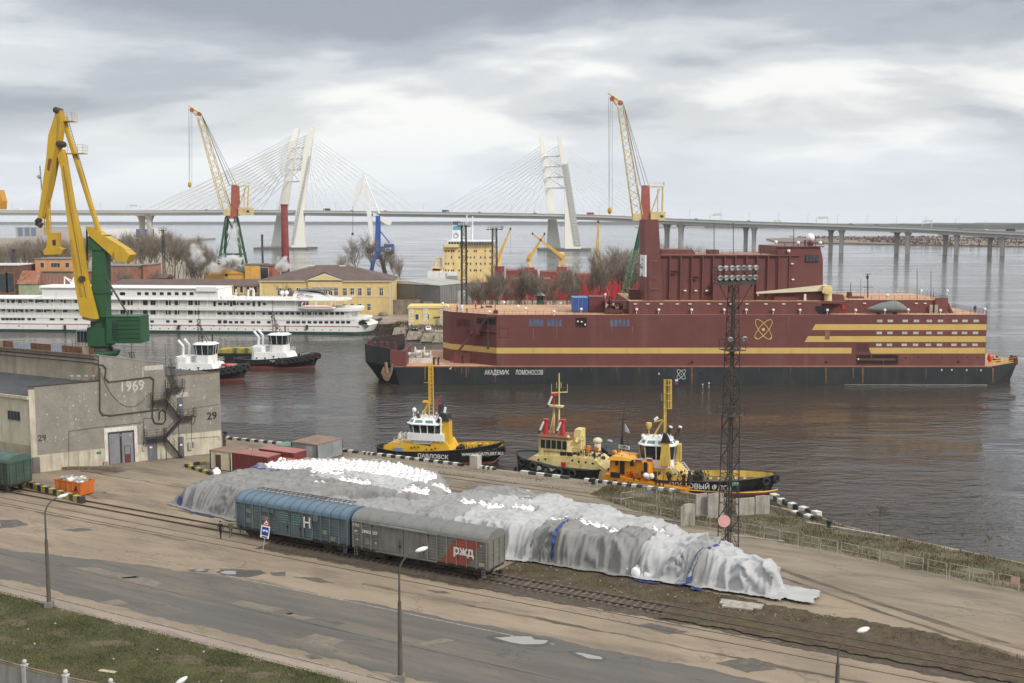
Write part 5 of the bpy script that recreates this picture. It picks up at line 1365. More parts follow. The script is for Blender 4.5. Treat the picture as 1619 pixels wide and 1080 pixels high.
for py in(507.7,526.7,545.6):
 for cx_ in(692.5,760,854,925.5,1007,1077.5,1169.5,1233,1303.5):
  for q in(-8.7,8.7):
   o=link('window',wm,house,Vector((X_(1219+(cx_+q)/4),BY+.4,Z_(py)))-BB);link('pane',gm_,o)
def fr(name,x0,x1,y0,y1,m_,off=.05,parent=None,dep=None):
 b=P();b.pb(x0,x1,y0,y1,BY+.4-off,dep or off-.002);return b.build(name,m_,parent or house)
m_bwin=mat('blue_grey_shutter',(.09,.12,.19),.6,var=.2,dirt=(.2,.2,.2),damt=.2)
for i in range(9):
 if i in(4,):continue
 fr('louvre',836.5+5.8*i,841.3+5.8*i,505,516,m_bwin)
for i in range(5):
 fr('louvre',965+6.4*i,969.5+6.4*i,505.5,516.5,m_bwin)
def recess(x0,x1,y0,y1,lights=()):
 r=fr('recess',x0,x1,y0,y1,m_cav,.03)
 for a,c in lights:
  b=P();b.ball(pt(a,c,BY+.2),.22,8,5);b.build('recess_lamp',m_whitec,r)
 b=P()
 for A,B_ in(((x0,y0),(x1,y0)),((x0,y1),(x1,y1)),((x0,y0),(x0,y1)),((x1,y0),(x1,y1))):b.tube(pt(*A,BY+.33),pt(*B_,BY+.33),.08,4)
 b.build('recess_frame',m_maroon_d,r);return r
recess(911,927.5,502.5,516.5,((913.5,508.5),(919.5,509),(925,513.5)))
r_=recess(1355,1419.5,561,576,((1357,568),))
b=P();b.pb(1360,1416,567,570,BY+.25,.1);b.pb(1396,1397,570,576,BY+.25,.1).pb(1377,1379,561,567,BY+.25,.1);b.build('catwalk',m_maroon,r_)
fr('door_outline',789,804,518.5,534.5,mat('maroon_dark_line',(.085,.022,.022),.6),.025)
fr('door_panel',790,803,519.5,533.5,m_maroon,.04)
fr('shell_door',1304,1312,523,537,mat('faded_panel_brown',(.23,.13,.075),.7),.03);fr('shell_door',1354,1374,543,556,mat('maroon_dark_line',(.1,.02,.02)),.02)
for px,py in((1306,573),(1515,572.5)):b=P();b.lathe([(.28,-.03),(.28,.03)],pt(px,py,BY+.35),10,'y');b.build('scupper',m_cav,house)
for px,py in((1432,566),(1452,565),(1472,565),(1490,565),(1513,565.5),(1529,565),(1546,565)):fr('port',px-1.3,px+1.3,py-1.6,py+1.6,mat('maroon_dark_line',(.1,.02,.02)),.03)
for px,py in((1094,573),(1108,590.5)):b=P();b.lathe([(.3,-.03),(.3,.03)],pt(px,py,BY-.03),10,'y');b.build('scupper',m_cav,hull)
m_run=mat('rust_run',(.20,.10,.06),.8,var=.3,scale=1,dirt=(.06,.05,.045),damt=.4)
rb_=random.Random(2)
for px,w_,l_ in((1094,3.2,28),(783,2,24),(737,2,16),(741,1,10),(730,1.5,10),(1306,2,26),(1364,3.5,26),(1349,2,18),(720,1,7),(1155,1.5,12),(1010,1.5,8),(935,1,7),(918,1,6),(975,1,6),(1250,1.5,9),(1570,3,24),(1545,1,12),(1464,1.2,18),(800,1,6),(830,1,5),(860,1,6),(1050,1,6),(1200,1,7)):
 b=P();b.pp([(px-w_/2,581.5),(px+w_/2,581.5),(px+w_*.3,581.5+l_*.9),(px-w_*.2,581.5+l_)],BY-.012,.009);b.build('rust_run',m_run,hull)
for px,w_,y0,l_ in((788,1.2,560,18),(1000,1.4,517,30),(880,1.5,517,26),(967,1,517,20),(843,2,519,24),(753,1.5,554,5),(1247,1,500,40),(1155,1,497,50)):
 b=P();b.pp([(px-w_/2,y0),(px+w_/2,y0),(px+w_*.3,y0+l_)],BY+.388,.009);b.build('streak',mat('pale_streak',(.20,.10,.095),.7,var=.2),house)
def btext(name,body,px,py,h_px,m_,Y,parent,width_px=None,bold=.03):
 me=text_mesh(name,body,h_px/7.26/.70,m_,.006,bold)
 o=link(name,me,parent,pt(px,py,Y)-BB);o.rotation_euler=(math.pi/2,0,0)
 if width_px:
  xs=[v.co.x for v in me.vertices];o.scale=(width_px/7.26/(max(xs)-min(xs)),1,1)
 return o
m_ltr=mat('hull_lettering',(.72,.72,.68),.6,var=.1)
btext('lettering','АКАДЕМИК',785.5,589.3,7.2,m_ltr,BY-.02,hull,39,.004);btext('lettering','ЛОМОНОСОВ',836.7,589.3,7.2,m_ltr,BY-.02,hull,43.5,.004)
def atom(px,py,a,bb,Y,m_,tube_r,parent,dot=None,pts_=True):
 c=pt(px,py,Y);e=thing_part=None;b=P()
 for an in(R(50),R(-52)):
  k=[Vector((c.x+a*math.cos(t)*math.cos(an)-bb*math.sin(t)*math.sin(an),Y,c.z+a*math.cos(t)*math.sin(an)+bb*math.sin(t)*math.cos(an)))for t in[6.2832*i/28 for i in range(28)]]
  b.loop(k,tube_r,5)
 if dot:b.lathe([(dot,-.03),(dot,.03)],c,12,'y')
 if pts_:
  for an,s_ in((R(50),-1),(R(-52),1)):b.ball((c.x+s_*a*.93*math.cos(an),Y,c.z+s_*a*.93*math.sin(an)),tube_r*2.2,8,5)
 return b.build('atom_emblem',m_,parent)
m_emb=mat('emblem_yellow',(.66,.46,.14),.55,var=.06)
atom(1207,521,2.7,.95,BY+.39,m_emb,.085,house,.36);atom(1077,592,1.3,.5,BY-.01,m_ltr,.05,hull,.12,False)
for px,py in((712,583),(713.5,580.5)):b=P();b.pb(px-1.3,px+1.3,py-1,py+1,BY-.03,.03);b.build('draught_mark',m_ltr,hull)
for px,py in((1489,585),(1505,585),(1528.5,585.3),(1551,585.5),(1042,591),(1111,608),(1121,606)):b=P();b.pb(px-1,px+1,py-1.3,py+1.3,BY-.02,.02);b.build('draught_mark',m_ltr,hull)
def chute(p,q,Y,th,name='stair'):
 b=P();(x0,y0),(x1,y1)=p,q
 b.prism([pt(x0,y0,Y),pt(x1,y1,Y),pt(x1,y1-th,Y),pt(x0,y0-th,Y)],(0,1.1,0));return b.build(name,m_maroon_d,house)
chute((771,504),(752,527),BY+1.2,5);chute((747,530),(712,575),BY+2.2,5.5)
b=P();b.pb(743,758,524,529,BY+1.8,1.2);b.build('landing',m_maroon_d,house);b=P();b.pb(770,786,497.5,501,BY-.7,1.0);b.build('landing',m_maroon_d,house)
b=P();b.tube(pt(771.5,501,BY-.5),pt(771.5,540,BY-.5),.035,4);b.build('rope',m_steel,house);b=P();b.pb(769.5,773.5,539,552,BY-.6,.4);b.pb(768.5,774.5,543,545,BY-.65,.5);b.build('fender',m_dark,house)
a,c,n=hedge(5,.02)
for f0,f1 in((.03,.20),(.26,.42)):
 for nm,m_,o_,g in(('window_frame',m_maroon_d,.05,0),('pane',m_glass,.07,.01)):
  p,q=a.lerp(c,1-f1+g*.0),a.lerp(c,1-f0);nn_=n.normalized()*o_;z_a,z_b=zh-2.2+g*6,zh-.9-g*6
  b=P();b.prism([p+nn_+Vector((0,0,z_a)),q+nn_+Vector((0,0,z_a)),q+nn_+Vector((0,0,z_b)),p+nn_+Vector((0,0,z_b))],-nn_*.3);b.build(nm,m_,house)
for i in range(5):
 for j in range(4):
  p,q=a.lerp(c,.42-.055*i),a.lerp(c,.42-.055*i-.045);p,q=q,p;nn_=n.normalized()*.04;z_a=zh-3.1+.42*j
  b=P();b.prism([p+nn_+Vector((0,0,z_a)),q+nn_+Vector((0,0,z_a)),q+nn_+Vector((0,0,z_a+.34)),p+nn_+Vector((0,0,z_a+.34))],-nn_*.9);b.build('vent_slat',mat('maroon_dark_line',(.1,.02,.02)),house)
p,q=a.lerp(c,.35),a.lerp(c,1.0);b=P();b.prism([p+Vector((0,0,zh-3.9)),q+Vector((0,0,zh-3.9)),q+Vector((0,0,zh-3.7)),p+Vector((0,0,zh-3.7))],n*25);b.build('ledge',m_maroon_d,house)
b=P();b.pp([(716,577),(781,577),(781,560),(716,557)],BY+5,.2);b.build('lower_wall',m_maroon,house)
for px in(732,745,757,768,779):b=P();b.pb(px-.5,px+.5,560,577,BY+4.8,.18);b.build('post',m_maroon_d,house)
Z2=Z_(477)
t2=P();t2.box(X_(995),X_(1300),BY+.9,BY+28,zh+.02,Z2);t2=t2.build('upper_tier',m_maroon,barge)
b=P();b.box(X_(995),X_(1300),BY+.9,BY+28,Z2+.002,Z2+.05);b.build('upper_deck',m_deck,t2)
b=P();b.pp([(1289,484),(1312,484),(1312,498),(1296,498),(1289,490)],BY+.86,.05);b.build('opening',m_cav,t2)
t3=P();t3.box(X_(1300)+.01,X_(1498,BY+5),BY+5,BY+27,zh+.02,Z_(474.5,BY+5));t3=t3.build('aft_tier',m_maroon,barge)
b=P();b.box(X_(1300),X_(1498,BY+5)+.1,BY+4.9,BY+27,Z_(474.5,BY+5)+.002,Z_(474.5,BY+5)+.06);b.build('upper_deck',m_deck,t3)
b=P();b.box(X_(1300),X_(1340),BY+.9,BY+5.2,Z2-.5,Z2);b.build('canopy',m_maroon,t2)
b=P();b.pb(1478,1499,471,497,BY+4.6,.39);b.build('bulkhead',m_maroon,t3)
for px in(1472,1480):b=P();b.pb(px-2.5,px+3,482,497,BY+4.4,.18);b.build('door',mat('pale_grey_door',(.36,.33,.30),.6),t3)
b=P();b.pb(1331,1336,483,489,BY+4.8,.15);b.build('hose_box',mat('bright_red_box',(.5,.02,.02),.5),t3)
b=P();b.pb(1004,1009,485,490,BY+.7,.15);b.build('hose_box',mat('bright_red_box',(.5,.02,.02)),t2)
for px in(1004.5,1024.5,1045.5,1071,1091,1120,1139,1155,1181,1211,1239,1264):b=P();b.pb(px-2.6,px+2.6,480,481.4,BY+.7,.18);b.build('strip_lamp',m_whitec,t2)
for px in(1449,1463,1490,1330,1367):b=P();b.pb(px-2.2,px+2.2,479,480.4,BY+4.8,.18);b.build('strip_lamp',m_whitec,t3)
fl_me=None
for px,py,Y in((1006.5,489.5,.6),(1041.5,490,.6),(1093.5,490,.6),(1145,490,.6),(1180,490,.6),(1222.5,490.3,.6),(1265,490.5,.6),(1308,490.5,.5),(1353,490.5,.4),(1399,490.5,-.2),(1436,490,.4),(1487,491,.4),(1403,467,.4),(1457,460,6),(1498,460,6),(1557,489,.4),(876,493,.3),(831,488,.3),(774,493,.3),(700,480,12),(708,484,10),(797,478,22),(819,484,18),(886,480,24),(919,489,.3),(957,466,8),(993,467,8)):
 b=P();c=pt(px,py,BY+Y);b.ball(c,.33,8,5).tube(c-Vector((0,0,.9)),c,.07,4);b.build('deck_lamp',m_whitec,barge)
def brail(pts,z,h=1.05):b=P();b.rail([(x,y,z)for x,y in pts],h,3,1.7,.035);b.build('railing',m_maroon_d,barge)
brail([(hp[5][0],hp[5][1]),(hp[0][0],hp[0][1]+.2),(X_(995),BY+.6)],zh);brail([hp[4],hp[5]],zh);brail([(hp[3][0]+.3,28.5+BY),(X_(995),BY+28.5)],zh)
brail([(X_(1312),BY+.6),(X_(1561),BY+.6),(X_(1561),BY+28)],zh);brail([(X_(1340),BY+5.2),(X_(1498,BY+5),BY+5.2),(X_(1498,BY+5),BY+26)],Z_(474.5,BY+5));brail([(X_(1340),BY+26),(X_(1498,BY+5),BY+26)],Z_(474.5,BY+5));brail([(X_(1000),BY+1.1),(X_(1295),BY+1.1)],Z2)
b=P();b.prism([pt(1499,478,BY+5),pt(1508,496,BY+5),pt(1503,496,BY+5),pt(1499,487,BY+5)],(0,1,0));b.build('stair',m_maroon_d,t3)
RY=BY+4.0;zr=Z_(405,RY)
blk=P();blk.box(X_(1032,RY),X_(1228,RY),RY,RY+20,Z2+.06,zr);blk=blk.build('reactor_block',m_maroon,barge)
b=P();b.box(X_(1030,RY),X_(1262,RY),RY-.5,RY+20.5,zr+.002,zr+.3);b.build('roof_slab',m_maroon,blk)
b=P();b.box(X_(1034,RY),X_(1226,RY),RY-.3,RY+20,zr+.302,zr+.32);b.build('roof_deck',mat('pale_brown_deck',(.30,.16,.12),.8),blk)
rbm=P();rbm.base=Vector((0,0,0));rbm.box(-.16,.16,-.45,-.001,Z2+.07,zr-.01);rbm=rbm.mesh('stiffener',m_maroon)
for px in(1041,1058,1075,1092.5,1109.5,1126,1144,1161,1178,1195,1212,1229,1246):link('stiffener',rbm,blk,Vector((X_(px,RY),RY,0))-BB)
for px,py in((1067,428),(1064,432),(1101,437),(1097,441)):b=P();b.pb(px-6,px+6,py-1,py+1,RY-.5,.4);b.build('platform',m_maroon_d,blk)
for px,py in((1083.5,459.5),(1100.5,459.5),(1117.5,459.5),(1131.5,471),(1254,442),(1253,417)):b=P();b.pb(px-2,px+2,py-1,py+1,RY-.6,.3);b.build('lamp',m_whitec,blk)
b=P();b.pb(1110,1126,453,464,RY-.4,.39);b.build('hatch',m_maroon_d,blk);b=P();b.pb(1127,1192,446,477,RY-1.4,1.39);b.build('side_casing',m_maroon,blk)
b=P();b.pb(1224,1258,470,477,RY-1.2,1.1);b.build('deck_box',m_maroon,blk);b=P();b.pb(1271,1275,465,476,RY-1.0,.2);b.build('door',m_white,blk)
b=P();b.pp([(1045,404),(1101,404),(1096,395),(1045,394.5)],RY+2,9);b.build('roof_casing',m_maroon,blk);b=P();b.pb(1121,1137,395,404,RY+3,4);b.build('roof_box',m_maroon,blk)
b=P();b.rail([(X_(1102,RY),RY-.3,zr+.32),(X_(1226,RY),RY-.3,zr+.32)],1.1,3,1.7,.035);b.build('railing',m_maroon_d,blk)
bh=P();bh.pp([(1227.5,477),(1301,477),(1301,409),(1297,391),(1227.5,391)],RY-.2,18);bh=bh.build('bridge_house',m_maroon,barge)
b=P();b.pb(1273.5,1295,403,414.5,RY-.35,.14);b=b.build('window',mat('maroon_dark_line',(.1,.02,.02)),bh)
for i in range(4):q=P();q.pb(1274.5+5.1*i,1279+5.1*i,404,413.5,RY-.42,.06);q.build('pane',m_glass,b)
zb2=Z_(391,RY)
b=P();b.box(X_(1226,RY),X_(1299,RY),RY-.5,RY+18.3,zb2+.002,zb2+.2);b.rail([(X_(1227,RY),RY-.3,zb2+.2),(X_(1298,RY),RY-.3,zb2+.2),(X_(1298,RY),RY+18,zb2+.2)],1.1,3,1.6,.035);b.build('bridge_roof',m_maroon,bh)
b=P();c=pt(1281,376,RY+5);b.ball(c,1.0,14,8);b.build('radome',m_whitec,bh,True);b=P();b.tube(pt(1281,392,RY+5),pt(1281,383,RY+5),.55,10,.75);b.build('radome_base',m_maroon_d,bh)
for px,y0,y1,r in((1255,362,391,.09),(1289,372,391,.07),(1273,380,391,.25),(1262,383,391,.08),(1240,384,391,.08),(1129,352,404,.09),(1159.5,352,404,.09),(1203,393,404,.12),(1093,392,404,.15)):
 b=P();b.tube(pt(px,y1,RY+3),pt(px,y0,RY+3),r,5);b.build('antenna',m_maroon_d,bh)
for px,py in((1227,383),(1247,397),(1262,384),(1297,384)):b=P();b.ball(pt(px,py,RY-.4),.4,8,5);b.build('lamp',m_whitec,bh)
TY=BY+4.5
tw=P();zt2=Z_(347,TY)
tw.add([(X_(1012,TY),TY+2,Z2-3),(X_(1018,TY),TY-2.4,Z2-3),(X_(1047,TY),TY-2.4,Z2-3),(X_(1047,TY),TY+4,Z2-3),(X_(1012,TY),TY+4,Z2-3),(X_(1012.5,TY),TY+2,zt2),(X_(1016.5,TY),TY-1.6,zt2),(X_(1037.5,TY),TY-1.6,zt2),(X_(1037.5,TY),TY+4,zt2),(X_(1012.5,TY),TY+4,zt2)],[(4,3,2,1,0),(5,6,7,8,9),(0,1,6,5),(1,2,7,6),(2,3,8,7),(3,4,9,8),(4,0,5,9)])
tw=tw.build('exhaust_tower',m_maroon,barge)
b=P();b.add([(X_(1012.4,TY)-.03,TY+1.8,Z_(437,TY)),(X_(1018,TY)-.05,TY-2.3,Z_(437,TY)),(X_(1017.6,TY)-.05,TY-2.2,Z_(403,TY)),(X_(1012.4,TY)-.03,TY+1.8,Z_(403,TY)),(X_(1012.4,TY)+.2,TY+1.8,Z_(437,TY)),(X_(1018,TY)+.2,TY-2.2,Z_(437,TY)),(X_(1017.6,TY)+.2,TY-2.1,Z_(403,TY)),(X_(1012.4,TY)+.2,TY+1.8,Z_(403,TY))],[(0,1,2,3),(7,6,5,4),(0,4,5,1),(1,5,6,2),(2,6,7,3),(3,7,4,0)])
tp=b.build('white_panel',m_whitec,tw)
b=P();b.torus(pt(1015.3,420,TY-.5),.42,.08,'y',12,5).torus(pt(1015.3,423,TY-.4),.3,.07,'y',12,5);b.tube(pt(1015.2,409,TY-.4),pt(1015.2,412,TY-.4),.1,4);b.build('panel_emblem',mat('emblem_dark_blue',(.02,.02,.08),.5),tp)
b=P()
for y in(412,438,456):b.tube(pt(1030,y,TY-2.7),pt(1040,y,TY-2.7),.09,4)
b.tube(pt(1029,408,TY-2.7),pt(1029,474,TY-2.7),.09,4);b.build('ladder',mat('faded_maroon_pipe',(.2,.1,.09),.7),tw)
b=P();b.pb(995,1013,458,477,BY+6,4);b.build('deck_box',m_maroon_d,barge)
pc=P();pc.pp([(1196,462),(1196,464.5),(1308,460),(1308,450),(1300,451)],BY+2.5,.7);pc.build('crane_boom',mat('pale_cream',(.70,.63,.45),.5,var=.06),barge)
b=P();b.pb(1301,1316,452,461,BY+1.8,2.2);b.tube(pt(1309,477,BY+3),pt(1309,460,BY+3),.9,10,.8);b.pp([(1303,452),(1318,462),(1310,466),(1300,462)],BY+1.6,.2);b.build('crane_base',m_cream,barge)
b=P();b.tube(pt(1198,464,BY+2.8),pt(1198.5,468,BY+2.8),.12,6);b.build('crane_hook',m_whitec,barge)
b=P();b.pp([(1299,478),(1337,478),(1333,466),(1303,465)],BY+4,4);b.build('crane_house',m_maroon,barge)
LBo=thing('rescue_boat','rescue boat under a grey cover on the barge side deck','boat',pt(1402,496.5,BY+2))
lbb=pt(1402,496.5,BY+2)
def boatgrid(u,v):
 L_=4.45;x=-L_+2*L_*u;w_=1.35*max(0,1-abs(2*u-1)**2.6)**.6
 an=math.pi*(v*2);crest=.75+1.15*max(0,1-abs((u-.68)/.55))**.8*(1 if u>.1 else .3)
 z=1.15+(crest if math.sin(an)>0 else .95)*math.sin(an)*max(.12,1-abs(2*u-1)**3)**.7
 return(x,w_*math.cos(an)+.03*math.sin(u*60),z+.04*nz(u*14,v*9))
MB().grid(boatgrid,24,16).build('boat_cover',mat('grey_green_cover',(.16,.175,.17),.7,var=.12,scale=.8),LBo,True)
for x in(-1.8,1.8):MB().box(x-.15,x+.15,-1.0,1.0,-.1,.7).build('cradle',m_maroon_d,LBo)
za=Z_(474.5,BY+5)
for px,y0,y1,r,Y in((1372,433,475,.16,12),(1345,447,475,.1,14),(1361,441,475,.06,14),(1450,424,473,.08,8),(1472,427,475,.08,8),(1476,455,475,.05,8),(761,455,489,.08,18),(783,448,496,.08,3)):
 b=P();b.tube(pt(px,y1,BY+Y),pt(px,y0,BY+Y),r,6,r*.7)
 if px==1372:b.tube(pt(1365,454,BY+Y),pt(1380,454,BY+Y),.08,4).tube(pt(1368,434,BY+Y),pt(1377,433,BY+Y),.08,4).pb(1370.5,1373.5,436,441,BY+Y-.3,.6)
 b.build('mast',m_dark if px in(1372,1345,1361)else m_maroon_d,barge)
for px,x1,y0,y1,Y in((1342,1367,469,476,10),(759,765,485,491,18),(767,779,484,488,20),(779,788,491,497,3),(1341,1348,462,476,12),(1310,1335,467,477,8)):
 b=P();b.pp([(px,y1),(x1,y1),(x1-1.2,y0),(px+1.2,y0)],BY+Y,1.6);b.build('vent_box',m_maroon_d,barge)
mg=P();rm=random.Random(4)
for i in range(16):
 x=rm.uniform(957,990);y=rm.uniform(473,492);mg.pb(x,x+rm.uniform(2,7),y,y+rm.uniform(2,8),BY+rm.uniform(2,7),1)
for i in range(10):x=rm.uniform(957,992);mg.tube(pt(x,494,BY+4),pt(x+rm.uniform(-4,4),rm.uniform(466,478),BY+4),.12,4)
mg.pb(956,995,476,479,BY+3,3).pb(957,985,490,495,BY+2,5)
kind(mg.build('deck_machinery',m_maroon_d,barge),'stuff')
b=P();b.pb(996,1006,470,478,BY+5,2);b.build('motor',m_black,barge)
b=P();c=pt(1565,566,BY+2);b.ball(c,.8,10,6,(.7,.7,1.2));b.build('buoy',mat('orange_buoy',(.75,.08,.03),.5),barge,True)
b=P()
for i in range(14):x=rm.uniform(1567,1606);b.pb(x,x+rm.uniform(1.5,5),rm.uniform(562,569),577,BY+rm.uniform(6,16),1)
kind(b.build('deck_gear',m_maroon_d,barge),'stuff')
b=P();b.pl([(1562,573,BY+3),(1575,570,BY+3),(1590,572,BY+4),(1610,569,BY+9)],BY,.12);b.rail([(X_(1574),BY+.4,zd),(X_(1610,BY+7),BY+7,zd),(X_(1610,BY+7),BY+24,zd)],1.0,2,1.8,.04);b.build('mooring_line',m_yellow,barge)
cn=thing('container','blue shipping container on the foredeck of the maroon barge','container',Vector((X_(905,BY+6),BY+6,zh+.02)))
w_=X_(930,BY+6)-X_(905,BY+6);h_=pt(917,471,BY+6).z-zh
MB().box(.05,w_-.05,.02,5.9,.1,h_-.05).build('body',m_blue,cn)
for x in(0,w_-.12):MB().box(x,x+.12,-.03,.1,0,h_).build('corner_post',m_blue,cn)
MB().box(0,w_,-.04,5.95,h_-.048,h_+.03).build('roof',mat('blue_container_roof',(.10,.19,.38),.5),cn)
rib=MB().box(-.05,.05,-.05,.019,.15,h_-.06).mesh('rib',m_blue)
for i in range(1,7):link('rib',rib,cn,(w_*i/7,0,0))
for x in(w_*.38,w_*.62):MB().tube((x,-.08,.2),(x,-.08,h_-.15),.03,4).build('lock_bar',m_galv,cn)
c2=thing('container','plain maroon box beside the blue container on the barge','container',Vector((X_(931.5,BY+6),BY+6,zh+.02)))
w_=X_(956,BY+6)-X_(931.5,BY+6);h_=pt(917,470,BY+6).z-zh
MB().box(0,w_,0,5,.05,h_).build('body',m_maroon_d,c2);MB().box(-.04,w_+.04,-.04,5.04,h_+.002,h_+.08).build('roof',m_maroon,c2)
m_wht_helm=mat('white_helmet',(.75,.75,.72),.5)
def onb(px,Y,lab,j,t,hat,rz,arms='down',z=None):person('person',lab,Vector((X_(px,BY+Y),BY+Y,(zh if z is None else z)+.015)),R(rz),j,t,hat=hat,arms=arms,stride=.05,h=1.9)
onb(738,4.6,'worker in yellow vest and helmet standing at the barge rail',m_hivis,m_navy,mat('yellow_helmet',(.6,.5,.03),.5),20)
onb(752,15,'worker in bright orange jacket on the barge foredeck',m_orvis,m_navy,m_wht_helm,-10)
onb(723,8,'worker in grey clothes near the barge bow corner',mat('grey_cloth',(.25,.26,.27),.9),m_jean,m_wht_helm,60)
onb(1541,4,'person in dark blue standing at the barge stern rail',m_jean,m_navy,None,150)
onb(981,5,'worker with white helmet among the machinery of the barge',m_jean,m_navy,m_wht_helm,0)
tag(PM(pt(730,492,BY+7)).tube(pt(730,491,BY+7),pt(730,482,BY+7),.35,8).build('deck_capstan',m_whitec,None),'white capstan post at the barge bow corner','capstan');bpy.data.objects['deck_capstan'].location=pt(730,492,BY+7)
class Fr:
 def __init__(s,base,rz):
  s.b=Vector(base);s.rz=rz
  s.ex=Vector((math.cos(rz),math.sin(rz),0));s.ey=Vector((-math.sin(rz),math.cos(rz),0))
 def at(s,px,py,y=0.0):
  r=ray(px,py);A=s.b+s.ey*y;o=Vector((0,0,CAM_Z))
  t=(A-o).dot(s.ey)/r.dot(s.ey);p=o+r*t-s.b
  return p.dot(s.ex),p.z
 def p(s,px,py,y=0.0):
  x,z=s.at(px,py,y);return Vector((x,y,z))
class FM(MB):
 def __init__(s,fr):super().__init__();s.fr=fr
 def fb(s,x0,x1,y0,y1,y,dep):
  m=(x0+x1)/2;ym=(y0+y1)/2
  a,c=s.fr.at(x0,ym,y)[0],s.fr.at(x1,ym,y)[0]
  return s.box(a,c,y,y+dep,s.fr.at(m,y1,y)[1],s.fr.at(m,y0,y)[1])
 def fp(s,pts,y,dep):return s.prism([s.fr.p(px,py,y)for px,py in pts],(0,dep,0))
 def fl(s,pts,y,r,n=5,r2=None):return s.path([s.fr.p(q[0],q[1],q[2]if len(q)>2 else y)for q in pts],r,n,r2)
 def fbl(s,px,py,y,r,sc=(1,1,1),n=10,m=6):return s.ball(s.fr.p(px,py,y),r,n,m,sc)
m_thull=mat('tug_black_hull',(.022,.025,.028),.5,var=.25,scale=.5,dirt=(.08,.065,.05),damt=.22)
m_boot=mat('red_boot_top',(.22,.03,.025),.6,var=.2,scale=.5)
m_tdeck=mat('tug_deck',(.10,.085,.06),.85,var=.3)
m_tpane=mat('green_tint_pane',(.10,.22,.20),.12,var=.15,spec=.7)
def hull(parent,x0,x1,B,zb,zs,m,boot=None,bul=.75,rake=1.2,stern_r=.22,dz=-1.0):
 n=26;L=x1-x0;rows=[]
 for i in range(n+1):
  u=i/n;x=x0+L*u
  wd=B/2*(min(1,(u/stern_r))**.5 if u<stern_r else 1 if u<.55 else max(0.0,1-((u-.55)/.45)**2.4)**.75)
  ww=B/2*.94*(min(1,(u/stern_r))**.6 if u<stern_r else 1 if u<.45 else max(0.0,1-((u-.45)/.55)**1.8)**.9)
  zdk=zs+(zb-zs)*max(0,(u-.25)/.75)**1.8
  xb=x+rake*(u-.55)/.45*1.0 if u>.55 else x-.3*(1-u/.55)
  rows.append((x,xb,wd,ww,zdk))
 vs=[];fs=[];k=6
 for x,xb,wd,ww,z in rows:
  for y,zz,X in((-ww*.8,dz,x),(-ww,.25,x),(-wd,z,xb),(wd,z,xb),(ww,.25,x),(ww*.8,dz,x)):vs.append((X,y,zz))
 for i in range(n):
  for j in range(5):
   if j==2:continue
   fs.append((i*k+j,(i+1)*k+j,(i+1)*k+j+1,i*k+j+1))
 fs.append(tuple(range(k))[::-1])
 h=MB();h.add(vs,fs);ho=h.build('hull',m,parent,smooth=False)
 kk=lambda z:max(0,(z-bul-.25)/(z-.25))
 d=MB();d.add([(x+(xb-x)*kk(z),s_*(ww+(wd-ww)*kk(z))*.97,z-bul)for x,xb,wd,ww,z in rows for s_ in(-1,1)],[(2*i,2*i+2,2*i+3,2*i+1)for i in range(n)]);d.build('deck',m_tdeck,parent)
 b=MB();rl_=MB()
 for s_ in(-1,1):
  b.add([c for x,xb,wd,ww,z in rows for c in((x+(xb-x)*kk(z),s_*(ww+(wd-ww)*kk(z))*.965,z-bul),(xb-.02,s_*wd*.975,z-.01))],[(2*i,2*i+1,2*i+3,2*i+2)for i in range(n)])
  rl_.path([(xb,s_*wd,z)for x,xb,wd,ww,z in rows],.09,5)
 b.build('bulwark',m_yel_in if m is not m_thull or parent.get('inner')else m,parent)
 rl_.build('bulwark_rail',m_dark,parent)
 if boot:
  q=MB()
  for s_ in(-1,1):q.add([(x,s_*(ww*1.004+.02)-0*s_,zz)for x,xb,wd,ww,z in rows for zz in(-.3,boot)],[(2*i,2*i+1,2*i+3,2*i+2)for i in range(n)])
  q.build('boot_top',m_boot,parent)
 return rows
m_yel_in=mat('yellow_bulwark',(.55,.36,.05),.6,var=.2,dirt=(.25,.12,.04),damt=.3)
tyre_me=MB().torus((0,0,0),.46,.21,'y',14,7).mesh('tyre',m_rubber,True)
def tyres(parent,rows,u0,u1,n,sc=1.0,dz=.55,both=True):
 for i in range(n):
  u=u0+(u1-u0)*i/max(1,n-1);k=min(int(u*26),25);f=u*26-k
  a,c=rows[k],rows[k+1];L=[a[j]+(c[j]-a[j])*f for j in range(5)]
  dx,dy=c[1]-a[1],c[2]-a[2]
  for s_ in((-1,1)if both else(-1,)):
   an=math.atan2(s_*dy,dx)
   o=link('tyre',tyre_me,parent,(L[1],s_*(L[2]+.12),L[4]-dz),an);o.scale=(sc,sc,sc)
def octo(x0,x1,y0,y1,c):return[(x0+c,y0),(x1-c,y0),(x1,y0+c),(x1,y1-c),(x1-c,y1),(x0+c,y1),(x0,y1-c),(x0,y0+c)]
